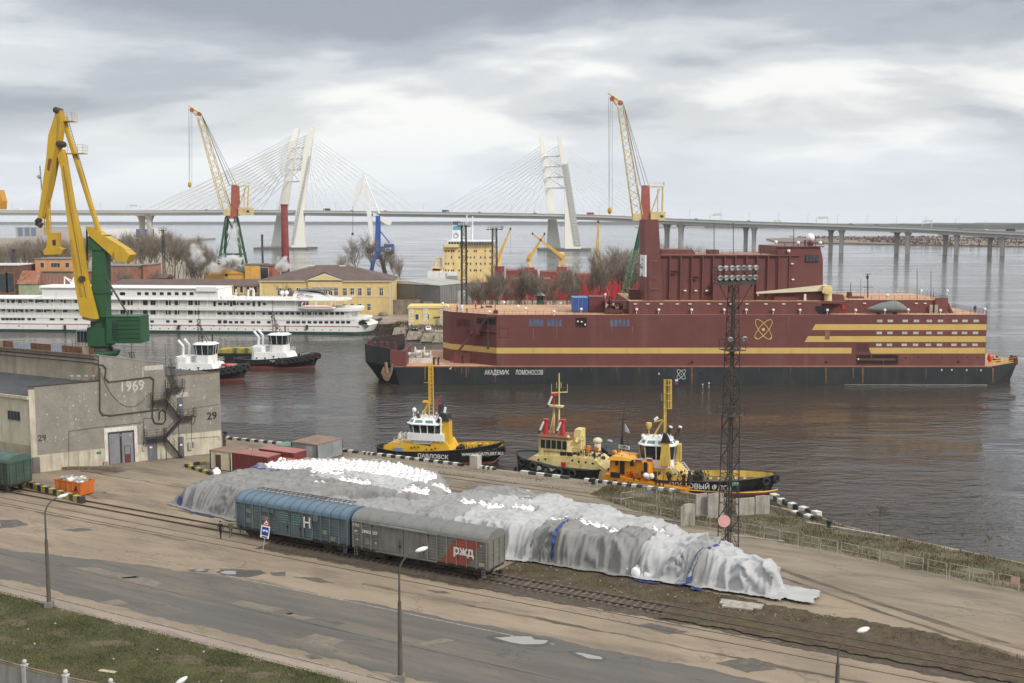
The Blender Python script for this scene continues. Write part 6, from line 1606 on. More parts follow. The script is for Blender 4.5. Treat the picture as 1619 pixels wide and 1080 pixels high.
def wheelhouse(parent,x0,x1,y0,y1,z0,zs,ze,z1,mw,c=.7,flare=.35,roofm=None,skyl=True):
 cx,cy=(x0+x1)/2,(y0+y1)/2
 wl=MB().vpr(octo(x0,x1,y0,y1,c),z0,zs).build('wheelhouse',mw,parent)
 a=octo(x0,x1,y0,y1,c);f=flare
 b_=octo(x0-f,x1+f,y0-f,y1+f,c+f*.4)
 k=.06
 for i in range(8):
  j=(i+1)%8
  p,q,r_,s_=Vector((*a[i],zs)),Vector((*a[j],zs)),Vector((*b_[j],ze)),Vector((*b_[i],ze))
  L=(q-p).length;nw=max(1,round(L/1.25))
  inn=(Vector((cx,cy,0))-Vector(((p.x+q.x)/2,(p.y+q.y)/2,0))).normalized()*.06
  for w_ in range(nw):
   f0,f1=w_/nw+.06/L,(w_+1)/nw-.06/L
   P0,P1,P2,P3=p.lerp(q,f0),p.lerp(q,f1),s_.lerp(r_,f1),s_.lerp(r_,f0)
   MB().prism([P0.lerp(P3,.05)+inn,P1.lerp(P2,.05)+inn,P2.lerp(P1,.04)+inn,P3.lerp(P0,.04)+inn],inn*.8).build('window',m_glass,wl)
  pl=MB()
  for w_ in range(nw+1):
   pl.tube(p.lerp(q,w_/nw),s_.lerp(r_,w_/nw),.075,4)
  pl.build('pillar',mw,wl)
 rf=MB().vpr(octo(x0-f-.15,x1+f+.15,y0-f-.15,y1+f+.15,c+f*.4),ze+.002,ze+.14)
 o=len(rf.v);top=octo(x0+.25,x1-.25,y0+.25,y1-.25,c*.8);base=octo(x0-f,x1+f,y0-f,y1+f,c+f*.4)
 rf.add([(x,y,ze+.141)for x,y in base]+[(x,y,z1)for x,y in top],[tuple(range(8,16))]+[(i,(i+1)%8,8+(i+1)%8,8+i)for i in range(8)])
 ro=rf.build('roof',roofm or mw,wl)
 if skyl:
  for i in range(8):
   j=(i+1)%8;p,q,r_,s_=Vector((*base[i],ze+.141)),Vector((*base[j],ze+.141)),Vector((*top[j],z1)),Vector((*top[i],z1))
   nrm=(q-p).cross(s_-p).normalized();L=(q-p).length;nw=2 if L>2 else 1
   for w_ in range(nw):
    P_=lambda u,v:p.lerp(q,(w_+u)/nw).lerp(s_.lerp(r_,(w_+u)/nw),v)+nrm*.012
    MB().prism([P_(.14,.22),P_(.86,.22),P_(.86,.82),P_(.14,.82)],nrm*.01).build('skylight',m_tpane,ro)
 return wl
def harbour_tug(label,px_bow,py_w,rz,name_text,letter,L=23.5,base=None):
 base=base or gp(px_bow,py_w,0.0)
 t=thing('tugboat',label,'tugboat',base,rz,'black and white tugs under way')
 B=8.4;rows=hull(t,-L,-1.4,B,4.0,2.15,m_thull,boot=.75,bul=.7,rake=1.5)
 tyres(t,rows,.60,.985,9,1.25,.95);tyres(t,rows,.12,.50,4,.8,.8)
 MB().path([(r[1],-r[2]-.05,r[4]-1.0)for r in rows],.16,6).build('fender',m_rubber,t)
 h=MB().prism([(-17,-3.3,1.5),(-5.2,-3.3,1.5),(-6.6,-2.6,3.7),(-16.6,-3.0,3.9)],(0,0,0))if False else MB()
 lo,hi=octo(-18.0,-6.2,-3.3,3.3,1.0),octo(-17.8,-7.4,-3.0,3.0,.9)
 h.add([(x,y,1.45)for x,y in lo]+[(x,y,4.05)for x,y in hi],[tuple(range(8,16)),tuple(range(8))[::-1]]+[(i,(i+1)%8,8+(i+1)%8,8+i)for i in range(8)])
 dh=h.build('deckhouse',m_white,t)
 MB().vpr(octo(-18.0,-14.4,-2.6,2.6,.7),4.06,5.5).build('casing',m_white,dh)
 for x in(-16.2,-13.9,-10.2,-9.2,-8.4):MB().lathe([(.24,-.03),(.24,.03)],(x,-3.22,2.55),10,'y').build('porthole',m_glass,dh)
 sign_text('house_letter',letter,1.1,m_black,dh,(-11.6,-3.26,2.7),bold=.04,rot=(math.pi/2-.12,0,0))
 wheelhouse(t,-13.2,-8.6,-2.2,2.2,4.06,6.0,8.5,9.0,m_white,.9,.35,skyl=False)
 MB().rail([(-17.6,-2.9,4.06),(-7.6,-2.9,4.06),(-7.6,2.9,4.06),(-17.6,2.9,4.06)],1.0,2,1.2,.035).build('railing',m_white,t)
 for y in(-1.7,1.7):
  fu=MB().path([(-16.2,y,4.1),(-16.0,y,8.0),(-16.9,y,9.0)],.30,8);fu.tube((-16.9,y,9.0),(-17.3,y,9.5),.32,8);fu.build('funnel',m_white,t)
 ma=MB().mast((-12.2,0,8.9),(-12.6,0,14.5),.42,.30,.06,5,4)
 ma.tube((-12.6,0,14.4),(-12.6,0,17.6),.06,5).tube((-12.6,-1.3,12.2),(-12.6,1.3,12.2),.06,5).tube((-12.6,-.9,14.6),(-12.6,.9,14.6),.06,5).tube((-10.2,.8,8.9),(-12.4,.2,13),.07,5).tube((-10.2,-.8,8.9),(-12.4,-.2,13),.07,5)
 ma.box(-12.0,-11.4,-.5,.5,11.0,11.15).box(-13.1,-12.8,-.25,.25,13.0,13.4).build('mast',m_dark,t)
 MB().tube((-11,-1.6,9),(-11,-1.6,10.3),.06,5).ball((-11,-1.6,10.4),.3,8,5).tube((-9.8,1.4,9),(-9.8,1.4,10.8),.2,6).build('searchlight',m_dark,t)
 MB().lathe([(.3,-1.2),(.75,-1.2),(.75,-1.05),(.4,-1),(.4,1),(.75,1.05),(.75,1.2),(.3,1.2)],(-5.0,0,3.0),12,'y').box(-6,-4,-1.6,1.6,1.6,2.5).build('winch',m_black,t)
 for q in range(5):MB().tube((-4.6+.55*q,-2.0+.2*q,2.5),(-4.6+.55*q,-2.0+.2*q,3.7),.05,4).build('stanchion',m_white,t)
 MB().path([(-4.6,-2.0,3.7),(-2.4,-1.2,3.95)],.05,4).build('handrail',m_white,t)
 sign_text('lettering',name_text,1.0,m_ltr,t,(-10.2,-4.24,1.75),bold=.01);t.scale=(.93,.93,.93)
 return t
tA=harbour_tug('black and white tug with red bow gear passing just behind the warehouse annex',394,600,R(-9),'ТАЙМЫР','Т')
MB().fp if False else None
MB().box(-6.4,-3.6,-1.8,1.0,3.4,3.75).box(-6.2,-5.2,-1.9,-1.2,3.75,3.95).build('red_cover',mat('tug_red_cover',(.45,.06,.05),.7),tA)
tB=harbour_tug('black and white tug farther out with a yellow work flat at its stern',506,580.5,R(-7),'ГОРНЯК','Т')
wfb=gp(352,568,0.0)
wf=thing('work_flat','low black work flat with yellow deck gear behind the farther tug','barge',gp(380,573,0.0)+Vector((0,5,0)),R(-5))
MB().add([(-7,-2.6,-.5),(7,-2.6,-.5),(7,2.6,-.5),(-7,2.6,-.5),(-8,-3,2.0),(7.5,-3,2.0),(7.5,3,2.0),(-8,3,2.0)],[(3,2,1,0),(4,5,6,7),(0,1,5,4),(1,2,6,5),(2,3,7,6),(3,0,4,7)]).build('hull',m_thull,wf)
MB().box(-6.5,5.5,-2.6,-2.3,2.01,3.0).box(-6.5,5.5,2.3,2.6,2.01,3.0).box(-3,2,-1.5,1.5,2.01,3.2).prism([(-7.5,-2.8,2.01),(-4,-2.8,2.01),(-4,-2.8,3.0),(-6.6,-2.8,2.8)],(0,5.6,0)).build('bulwark',mat('olive_yellow',(.36,.30,.06),.7,var=.3),wf)
for x in(-2,1,3.5):MB().box(x,x+.8,-2.9,-2.2,2.2,3.4).build('bitts',mat('dull_green',(.10,.14,.07),.7),wf)
harbour_tug('tug hidden behind the warehouse with only its dark mast above the roof',0,0,RU,'НЕВА','Т',base=Vector((-54.6,181.5,0)))
fb_=gp(697,727,0.0)
FT=Fr(fb_,R(-14))
ty=thing('tugboat','yellow tug with black hull and tall yellow ladder mast lying at the quay','tugboat',fb_,FT.rz)
ty['inner']=1
m_ty=mat('tug_golden_yellow',(.66,.40,.025),.5,var=.08,dirt=(.35,.2,.05),damt=.12)
xs0,xs1=FT.at(597,716)[0],FT.at(788,722)[0]
rows=hull(ty,xs0,xs1,7.0,3.3,1.7,m_thull,boot=.35,bul=.8,rake=.9)
tyres(ty,rows,.86,.99,4,.95,1.2)
del ty['inner']
def slope_box(fr,pts,y0,y1,name,m_,parent,ins=.5):
 b=FM(fr);ym=(y0+y1)/2
 P_=[fr.p(x,y,ym)for x,y in pts];zz=[p.z for p in P_];zl,zh_=min(zz),max(zz)
 k=lambda p:ins*(p.z-zl)/max(.01,zh_-zl)
 a=[Vector((p.x,y0+k(p),p.z))for p in P_];c=[Vector((p.x,y1-k(p),p.z))for p in P_];n=len(a)
 b.add(a+c,[tuple(range(n))[::-1],tuple(range(n,2*n))]+[(i,(i+1)%n,n+(i+1)%n,n+i)for i in range(n)])
 return b.build(name,m_,parent)
dh=slope_box(FT,[(614,720),(719,720),(721,712),(712,695),(690,692),(688,702),(664,698),(630,695),(616,700)],-2.4,2.4,'deckhouse',m_ty,ty,.3)
for px,py in((650,708),(655,707),(661,707),(674,711),(682,711),(688,709)):FM(FT).fb(px-1.2,px+1.2,py-1.2,py+1.2,-2.44,.05).build('porthole',m_glass,dh)
x0,z0=FT.at(647,694,-1.6);x1,_=FT.at(697,694,-1.6);zs=FT.at(672,686,-1.6)[1];ze=FT.at(672,671,-1.6)[1];z1=FT.at(672,664,-1.6)[1]
wheelhouse(ty,x0,x1,-2.0,2.0,z0-.6,zs,ze,z1+.1,m_whitec,.9,.25)
FM(FT).fb(644,700,686,697,-2.35,4.7).build('bridge_wing',m_white,dh)
b=MB();zz=FT.at(650,696,-2.3)[1];b.rail([(x0-2.2,-2.2,zz-.8),(x0-.2,-2.3,zz-.2),(x1+.8,-2.3,zz-.2)],1.1,3,.7,.035);b.build('railing',m_white,ty)
fu=slope_box(FT,[(697,702),(713,702),(712,664),(699,664)],-1.6,.2,'funnel',m_ty,ty,.1)
slope_box(FT,[(694,664.5),(713,664.5),(709,654),(698,650)],-1.7,.3,'funnel_top',m_black,ty,.1)
FM(FT).fl([(702,656),(704,644)],-.8,.2,7).build('exhaust',m_white,ty);FM(FT).fl([(697,690),(697,662),(694,660)],-1.9,.14,6).build('vent_pipe',m_whitec,ty)
q=FM(FT)
a_,b_=FT.p(678.5,662,0),FT.p(678,574,0);a2,b2=FT.p(685.5,662,.0),FT.p(684,576,.0)
q.tube(a_,b_,.10,6).tube(a2,b2,.09,6);q.tube(FT.p(681,640,.7),FT.p(681,576,.7),.08,6)
for k in range(15):q.tube(a_.lerp(b_,k/14),a2.lerp(b2,k/14),.05,4)
for py,x0_,x1_ in((578,671,690),(605,670,686)):q.tube(FT.p(x0_,py),FT.p(x1_,py),.05,4)
q.tube(FT.p(672,578),FT.p(672,600),.03,4).tube(FT.p(664,660,-.3),FT.p(678,636,-.1),.09,5).tube(FT.p(670,660,.3),FT.p(678,636,.1),.09,5).fb(668,676,634.5,637,-.4,.8)
q.build('mast',m_ty,ty)
FM(FT).fl([(691,660),(690.5,640)],.4,.06,5).fl([(688,637),(696,637)],.4,.12,6).fl([(690,637),(697,626)],.4,.09,6).build('fire_monitor',m_red,ty)
q=FM(FT)
for px,y in((654,-1),(661,-.5),(668,.6),(672,-.8)):q.fl([(px,664),(px,650)],y,.05,4)
q.fl([(652,656),(676,656)],-.8,.04,4).fbl(655,648,-.4,.35).build('roof_gear',m_white,ty)
FM(FT).fb(658,662,655,664,-1.2,.6).fb(693,701,640,655,.3,.5).build('roof_locker',m_dark,ty)
for px in(735,744,756,768):FM(FT).fb(px,px+4,702,711,1.5,.8).build('deck_locker',m_ty,ty)
FM(FT).fb(755,762,704,715,2.0,.3).build('red_locker',mat('locker_red',(.5,.06,.03)),ty)
q=FM(FT);q.lathe([(.2,-.7),(.55,-.7),(.55,-.6),(.3,-.55),(.3,.55),(.55,.6),(.55,.7),(.2,.7)],FT.p(728,709,0),12,'y');q.build('winch',m_dark,ty)
q=FM(FT)
rw_=random.Random(8)
for i in range(8):x=rw_.uniform(628,643);q.fb(x,x+2,rw_.uniform(684,690),694,rw_.uniform(-2,0),.8)
kind(q.build('fire_gear',m_white,ty),'stuff');FM(FT).fb(622,636,708,716,-2.9,2).build('crate',mat('blue_grey_crate',(.2,.26,.32),.6),ty)
sign_text('lettering','ПАВЛОВСК',.85,m_ltr,ty,(FT.at(685,719,-3.4)[0],-3.58,1.22),bold=.012);sign_text('lettering','WWW.PORTFLEET.RU',.62,m_ltr,ty,(FT.at(763,716,-3.3)[0],-3.36,1.95),rot=(math.pi/2,-.06,.13),bold=.01)
cb_=gp(895,753,0.0);FC=Fr(cb_,RU+R(6))
tc_=thing('tugboat','pale cream tug with red fire monitors and a thin cross mast','tugboat',cb_+V*1.6,FC.rz)
FC=Fr(cb_+V*1.6,FC.rz)
m_tc=mat('tug_cream',(.66,.54,.24),.55,var=.1,dirt=(.3,.2,.1),damt=.2)
xs0,xs1=FC.at(966,760)[0],FC.at(818,742)[0]
rows=hull(tc_,0,0.001,7,2.6,1.6,m_thull)if False else None
hb_=MB();L_=xs0-xs1
dh=slope_box(FC,[(838,752),(966,765),(966,737),(948,722),(905,716),(852,716),(842,722)],-2.6,2.8,'deckhouse',m_tc,tc_,.35)
n=22;vs=[];
for i in range(n+1):
 u=i/n;x=xs1+L_*u;wd=3.4*max(.02,1-max(0,(.35-u)/.35)**2.2)**.6*(1 if u<.8 else max(.1,1-((u-.8)/.2)**2)**.5);z=2.5-1.0*min(1,u/.5)
 for y,zz,dx in((-wd*.8,-1,.4),(-wd*.95,.2,.2),(-wd,z,0),(wd,z,0),(wd*.95,.2,.2),(wd*.8,-1,.4)):vs.append((x+dx*(1-u),y,zz))
hb_.add(vs,[(i*6+j,i*6+j+1,(i+1)*6+j+1,(i+1)*6+j)for i in range(n)for j in range(5)]);hb_.build('hull',m_thull,tc_)
q=MB();q.path([vs[i*6+2]for i in range(n+1)],.14,6);q.path([vs[i*6+3]for i in range(n+1)],.14,6);q.build('rubbing_strake',m_rubber,tc_)
for i in range(5):link('tyre',tyre_me,tc_,Vector(vs[(3+3*i)*6+2])+Vector((0,-.2,-.5)))
x0,z0=FC.at(850,718,-1.9);x1=FC.at(902,724,-1.9)[0]
wl=FM(FC);za_,zb_,zc_=FC.at(875,720,-1.9)[1],FC.at(875,708,-1.9)[1],FC.at(875,696,-1.9)[1]
wl.vpr(octo(x0,x1,-2.0,2.0,.5),za_-.6,zc_+.3);wl=wl.build('wheelhouse',m_tc,tc_)
MB().vpr(octo(x0-.2,x1+.2,-2.2,2.2,.5),zc_+.302,zc_+.5).build('roof',mat('brown_red_roof',(.2,.07,.04)),wl)
for i in range(5):
 xa=x0+.45+(x1-x0-.9)*i/5;MB().box(xa+.08,xa+(x1-x0-.9)/5-.08,-2.05,-1.99,zb_-.1,zc_+.0).build('window',m_glass,wl)
for i in range(3):MB().box(x0-.03,x0+.03,-1.4+.95*i,-.6+.95*i,zb_-.1,zc_).build('window',m_glass,wl)
xq=FC.at(886,715,-2)[0];MB().box(xq,xq+.9,-2.06,-1.99,za_-.35,zb_-.4).build('window',m_glass,wl);MB().box(xq+1.0,xq+1.8,-2.06,-1.99,za_-.35,zb_-.4).build('window',m_glass,wl)
sign_text('lettering','ВЫБОРГСКИЙ',.34,mat('bronze_lettering',(.30,.18,.06)),wl,(x0+2.2,-2.02,zb_-.55),bold=.01)
for px,py in((851,727),(862,726),(905,728),(915,730),(926,731),(937,733)):MB().lathe([(.16,-.04),(.16,.04)],FC.p(px,py,-2.55),8,'y').build('porthole',m_glass,dh)
b=FM(FC);b.fb(887,894,731,738,-2.72,.1);b.build('red_box',mat('bright_red_box',(.5,.02,.02)),dh)
xr0,zr0=FC.at(905,713,-2.2);xr1=FC.at(950,718,-2.2)[0];q=MB();q.rail([(xr0,-2.3,zr0-.6),(xr1,-2.3,zr0-.8)],1.0,3,.9,.035);q.build('railing',m_dark,tc_)
slope_box(FC,[(908,712),(922,714),(922,678),(912,677)],-1,1,'funnel',m_tc,tc_,.1)
q=FM(FC);q.fl([(884,692),(884,590)],0,.16,7,.07);q.fl([(872,621),(897,620)],0,.09,5).fl([(872,621),(872,607)],0,.03,4).fl([(897,620),(897,607)],0,.03,4).fl([(880,614),(880,604)],0,.04,4).fl([(887,614),(887,604)],0,.04,4)
q.fl([(874,690),(876,645)],.5,.22,7,.16).fl([(868,690),(874,660)],0,.08,5).fb(864,888,641.5,644,-.5,1.0).build('mast',m_tc,tc_)
for px,py,base in((874,625,645),(861,665,690),(888,666,690)):
 q=FM(FC);q.fl([(px+2,base),(px+1,py)],-.3,.34 if base>660 else .12,8);q.fb(px-4,px+4,py-2,py+1.5,-.8,.9);q.build('monitor_stand',m_red,tc_)
 FM(FC).fl([(px-1,py+1),(px-7,py+15)],-.7,.15,7).build('monitor_barrel',m_whitec,tc_);FM(FC).fl([(px-7,py+15),(px-9,py+19)],-.7,.18,7).build('monitor_nozzle',m_dark,tc_)
q=FM(FC);q.fbl(945,697,.3,.68,(1,1,.7),12,7);q.build('satellite_dome',mat('cream_dome',(.66,.60,.40),.5),tc_,True)
q=FM(FC);q.fl([(945,712),(945,701)],.3,.45,10,.5);q.build('dome_base',m_white,tc_)
q=FM(FC);q.fb(838,850,732,748,-3.0,1.0).fbl(844,745,-2.8,.4);q.build('anchor_winch',m_tc,tc_)
q=FM(FC)
for i in range(10):x=rw_.uniform(905,945);q.fb(x,x+2.5,rw_.uniform(704,712),716,rw_.uniform(-1.5,1),.5)
kind(q.build('deck_gear',m_orange,tc_),'stuff')
sign_text('lettering','ВЫБОРГ',.8,m_ltr,tc_,(FC.at(865,752,-3.2)[0],-3.46,1.2),bold=.03)
ob=gp(1020,774,0.0)+V*.5;FO=Fr(ob,RU+R(2))
to=thing('workboat','orange workboat with square cabin moored tight against the quay kerb','workboat',ob,FO.rz)
m_to=mat('workboat_orange',(.68,.27,.012),.5,var=.1,dirt=(.35,.13,.03),damt=.2)
slope_box(FO,[(962,776),(1088,792),(1092,768),(1066,765),(1030,757),(966,744),(962,752)],-2.2,2.2,'hull',m_to,to,.05)
ca=slope_box(FO,[(970,752),(1003,758),(1003,723),(972,720)],-1.7,1.7,'cabin',m_to,to,.1)
slope_box(FO,[(968,723),(1006,725),(1003,720.5),(975,717)],-2.0,2.0,'cabin_roof',mat('workboat_light_orange',(.70,.36,.05),.5),to,.25)
slope_box(FO,[(1003,760),(1032,764),(1031,730),(1004,726)],-1.5,1.5,'casing',m_to,to,.1)
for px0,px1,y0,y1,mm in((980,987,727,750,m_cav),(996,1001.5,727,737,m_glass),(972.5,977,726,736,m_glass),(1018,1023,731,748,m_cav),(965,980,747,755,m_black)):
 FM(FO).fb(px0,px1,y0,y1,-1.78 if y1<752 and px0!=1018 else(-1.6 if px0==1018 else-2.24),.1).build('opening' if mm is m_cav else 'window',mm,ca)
for i,mm in enumerate((m_whitec,mat('flag_blue',(.03,.08,.4),.6),mat('flag_red',(.5,.03,.03),.6))):
 FM(FO).fb(1004,1015,725+i*2.0,727+i*2.0,-1.62,.05).build('tricolour_stripe',mm,to);FM(FO).fb(1022,1031,724+i*2,726+i*2,-1.62,.05).build('tricolour_stripe',mm,to)
for px,py in((973,763),(993,766),(999,767),(1040,766),(1046,766)):q=FM(FO);q.torus(FO.p(px,py,-2.3),.28,.1,'y',12,5);q.build('fender_ring',m_rubber,to)
q=FM(FO)
for px,py in((1021,752),(1026,754),(1030,753)):q.fbl(px,py,-1.9,.4)
q.build('white_fender',m_white,to)
q=FM(FO)
for i in range(18):x=rw_.uniform(985,1090);q.fb(x,x+rw_.uniform(2,6),rw_.uniform(745,760),768,rw_.uniform(-1.8,1.5),.6)
kind(q.build('deck_gear',m_dark,to),'stuff')
q=FM(FO)
for i in range(16):x=rw_.uniform(985,1015);q.fb(x,x+1.2,rw_.uniform(742,750),756,rw_.uniform(-2.0,-1),.4)
kind(q.build('deck_valves',mat('valve_red',(.45,.1,.03)),to),'stuff')
pb_=gp(1130,781,0.0)+V*2.6;FP=Fr(pb_,RU+R(13))
tp_=thing('tugboat','yellow tug with white wheelhouse and caged mast, black bow at the mast foot','tugboat',pb_,FP.rz)
tp_['inner']=1
xs0,xs1=FP.at(1000,772)[0],FP.at(1218,783)[0]
m_tp=mat('tug_pale_yellow',(.62,.44,.09),.5,var=.1,dirt=(.3,.18,.06),damt=.2)
rows=hull(tp_,xs0,xs1,7.2,2.7,1.6,m_thull,boot=.3,bul=.8,rake=.9);del tp_['inner']
tyres(tp_,rows,.93,.99,2,1.0,.6)
MB().path([(r[1],-r[2]-.04,.55)for r in rows],.10,5).build('yellow_strake',m_ty,tp_)
slope_box(FP,[(1010,772),(1094,778),(1088,752),(1070,735),(1012,735)],-2.2,2.4,'deckhouse',m_tp,tp_,.3)
x0=FP.at(1012,712,-1.8)[0];x1=FP.at(1064,716,-1.8)[0];z0,zs,ze,z1=(FP.at(1040,y,-1.8)[1]for y in(740,727,705,697))
wheelhouse(tp_,x0,x1,-2.0,2.0,z0,zs,ze,z1+.1,m_whitec,.8,.2)
slope_box(FP,[(1043,735),(1060,737),(1058,698),(1048,688)],-2.6,-1.9,'funnel',m_tp,tp_,.05);slope_box(FP,[(1045,699),(1060,700),(1054,686),(1050,684)],-2.7,-1.8,'funnel_top',m_black,tp_,.05)
slope_box(FP,[(1070,728),(1077,729),(1077,702),(1071,702)],-.4,.8,'casing',m_tp,tp_,.0)
for a in(1052,1067):FM(FP).fl([(a,694),(a+8,676)],.4,.28,8,.2).build('exhaust',m_black,tp_);FM(FP).fl([(a+8.2,676),(a+9,674)],.4,.26,8).build('exhaust_tip',m_whitec,tp_)
q=FM(FP);m0=FP.p(1050,690,0)
for px,y in((1050.5,0),(1053,.5),(1056.5,.6),(1059.5,.2),(1061.5,-.1)):q.fl([(px,645 if px>1054 else 692),(px,600)],y,.07 if px>1051 else .12,5)
for py in(601,609,622,634,646):q.fl([(1050,py,0),(1056,py,.7),(1062,py,0),(1056,py,-.5),(1050,py,0)],0,.06,4)
q.fl([(1048,665),(1032,692)],.3,.12,6).fl([(1048,664),(1034,667)],.2,.1,5).fl([(1046,634),(1046,622)],-.4,.03,4)
q.build('mast',m_tp,tp_)
FM(FP).fl([(1035,664),(1040,660)],0,.2,7).build('searchlight',m_white,tp_);q=FM(FP);q.lathe([(.22,-.4),(.4,.0),(.4,.4),(.2,.45)],FP.p(1026,673,0),10);q.tube(FP.p(1026,690,0),FP.p(1026,676,0),.06,5).build('searchlight',m_tp,tp_)
q=FM(FP);zr_=FP.at(1030,697,0)[1];q.rail([(x0+.2,-1.6,zr_),(x1-1.8,-1.6,zr_)],1.2,3,.8,.035);q.build('railing',m_white,tp_)
FM(FP).fl([(1060,603),(1067,598),(1069,597)],0,.03,4).build('flag_staff',m_dark,tp_)
for i,mm in enumerate((m_whitec,MATS['flag_blue'],MATS['flag_red'])):FM(FP).fb(1067.5,1072,600+2.6*i,602.6+2.6*i,0,.04).build('flag_stripe',mm,tp_)
for(a,b_),(c,d)in(((1056,735),(1068,752)),((1076,731),(1090,750))):
 q=FM(FP);q.fl([(a,b_),(c,d)],-2.4,.06,4).fl([(a+5,b_),(c+5,d)],-2.4,.06,4)
 for k in range(7):q.fl([(a+(c-a)*k/6,b_+(d-b_)*k/6),(a+5+(c-a)*k/6,b_+(d-b_)*k/6)],-2.4,.04,4)
 q.build('ladder',m_white,tp_)
q=FM(FP);q.fbl(1104,747,0,.5,(1,1,.8));q.fb(1092,1110,752,765,-1,2);q.build('winch',m_dark,tp_);q=FM(FP);q.fbl(1080,751,0,.4);q.build('red_drum',m_red,tp_)
for px in(1120,1134,1148,1160,1175):FM(FP).fb(px,px+5,757,765,1.2,.8).build('deck_locker',m_tp,tp_)
sign_text('lettering','ПОРТОВЫЙ ФЛОТ',.92,m_ltr,tp_,(FP.at(1108,771,-3.6)[0],-3.66,1.1),bold=.015)
q=FM(FP);q.fb(1157,1167,764.5,768,-3.9,.8);q.build('green_mat',mat('green_mat',(.1,.35,.24),.7),tp_)
sb=gp(985,757,0.0)+V*5.0;FS=Fr(sb,RU-R(10))
ts=thing('pilot_boat','small black boat with a black mast and pale flag between the cream and yellow tugs','boat',sb,FS.rz)
slope_box(FS,[(962,738),(1014,748),(1012,724),(975,716),(961,703)],-1.4,1.4,'hull',m_thull,ts,-.3)
q=FM(FS);q.fl([(985,730),(984,675),(988,640)],0,.18,6,.04).fl([(980,730),(983,690)],.3,.12,5).fl([(995,730),(992,695)],0,.06,4).fl([(976,665),(990,662)],0,.04,4).build('mast',m_black,ts)
FM(FS).fb(978,995,704.5,710,-.9,.08).build('name_board',m_whitec,ts);sign_text('lettering','ТАЙГА',.42,m_black,ts,(FS.at(986.5,707,-.9)[0],-.92,FS.at(986.5,707.2,-.9)[1]),bold=.015)
q=FM(FS);q.fp([(988,670),(994,680),(995,685),(988,682)],0,.05);q.build('flag',mat('pale_blue_flag',(.5,.58,.75),.7),ts)
q=FM(FS);q.fbl(964,697.5,0,.3,(1.6,1,.8));q.build('float',m_galv,ts)
def rope(name,label,a,b,sag,r,m_=None):
 n=14;o=MB().path([a.lerp(b,i/n)-Vector((0,0,sag*4*(i/n)*(1-i/n)))for i in range(n+1)],r,4)
 tag(o.build(name,m_ or m_galv),label,'rope','ropes over the water')
rope('tow_line','thin tow line from the farther black and white tug to the barge bow',gp(506,580.5,0)+Vector((-1,0,3.8)),pt(618,573,BY),.6,.045)
for(x0,y0),(x1,y1),z1,lab in(((612,716),(596,718),2.2,'mooring rope at the left end of the yellow tug'),((772,735),(790,722),2.6,'mooring rope at the bow of the yellow tug'),((838,748),(830,742),2.2,'mooring rope at the left end of the cream tug'),((1100,778),(1205,775),2.6,'mooring rope at the bow of the yellow pushing tug')):
 rope('mooring_rope',lab,gp(x0,y0,QZ)+Vector((0,0,.3)),gp(x1,y1,z1),.3,.04,m_wood)
def clutter(fr,par,xs,ys,y,n,m_,nm='deck_gear',seed=1,sz=3):
 r_=random.Random(seed);q=FM(fr)
 for i in range(n):
  x,yy,d=r_.uniform(*xs),r_.uniform(*ys),r_.uniform(-1,1)
  if i%3==0:q.fl([(x,yy+4),(x+r_.uniform(-1,1),yy-r_.uniform(0,4))],y+d,.05,4)
  elif i%3==1:q.fb(x,x+r_.uniform(1,sz),yy,yy+r_.uniform(1.5,4),y+d,.5)
  else:q.fbl(x,yy+2,y+d,r_.uniform(.12,.28),n=7,m=5)
 kind(q.build(nm,m_,par),'stuff')
clutter(FC,tc_,(900,962),(712,722),-1.6,26,m_dark,seed=3);clutter(FC,tc_,(812,850),(738,748),-1.2,22,m_dark,seed=4);clutter(FC,tc_,(855,925),(688,697),-.6,18,m_tc,'roof_gear',5,2)
clutter(FO,to,(1000,1090),(744,760),-1.2,40,m_dark,seed=6);clutter(FO,to,(968,1003),(712,720),-.4,10,m_to,'roof_gear',7,2);clutter(FP,tp_,(1066,1120),(742,760),-.8,34,m_dark,seed=8);clutter(FP,tp_,(1016,1060),(686,697),-.2,16,m_white,'roof_gear',9,2);clutter(FP,tp_,(1120,1205),(758,768),0,22,m_dark,seed=10)
clutter(FT,ty,(720,780),(702,712),0,18,m_dark,seed=11);clutter(FT,ty,(648,712),(652,664),-.4,18,m_white,'roof_gear',12,2)
sb_=gp(585,529,0.0);SHR=math.atan2(12,-123)+math.pi
sh_len=150
SF=Fr(sb_,R(-5.0))
ship=thing('cruise_ship','long white river cruise ship with rows of dark windows moored across the water','cruise ship',sb_,SF.rz)
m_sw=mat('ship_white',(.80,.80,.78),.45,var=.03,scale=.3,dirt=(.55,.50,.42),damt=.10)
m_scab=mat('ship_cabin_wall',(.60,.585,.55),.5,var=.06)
S=lambda:FM(SF)
def sx(px,y=0.0):return SF.at(px,500,y)[0]
def sz(py,px=480,y=0.0):return SF.at(px,py,y)[1]
xl_=-sh_len;BW=15.0
zh1,zk1,zk2,zk3,zt_=sz(513.5),sz(505),sz(490),sz(474.5),sz(472)
def outline(x0,x1,r,n=6,ins=0.0):
 pts=[(x0,ins),(x1-r,ins)]
 for i in range(1,n+1):a=math.pi/2*i/n;pts.append((x1-r+r*math.sin(a),ins+(BW/2-ins)*(1-math.cos(a))*1.0))
 return pts+[(x,BW-y)for x,y in pts[::-1]]
def loft2(lo,hi,z0,z1,name,m_,par):
 n=len(lo);b=MB();b.add([(x,y,z0)for x,y in lo]+[(x,y,z1)for x,y in hi],[tuple(range(n))[::-1],tuple(range(n,2*n))]+[(i,(i+1)%n,n+(i+1)%n,n+i)for i in range(n)]);return b.build(name,m_,par)
loft2(outline(xl_,sx(583),5),outline(xl_,sx(589),5),.75,zh1,'hull',m_sw,ship)
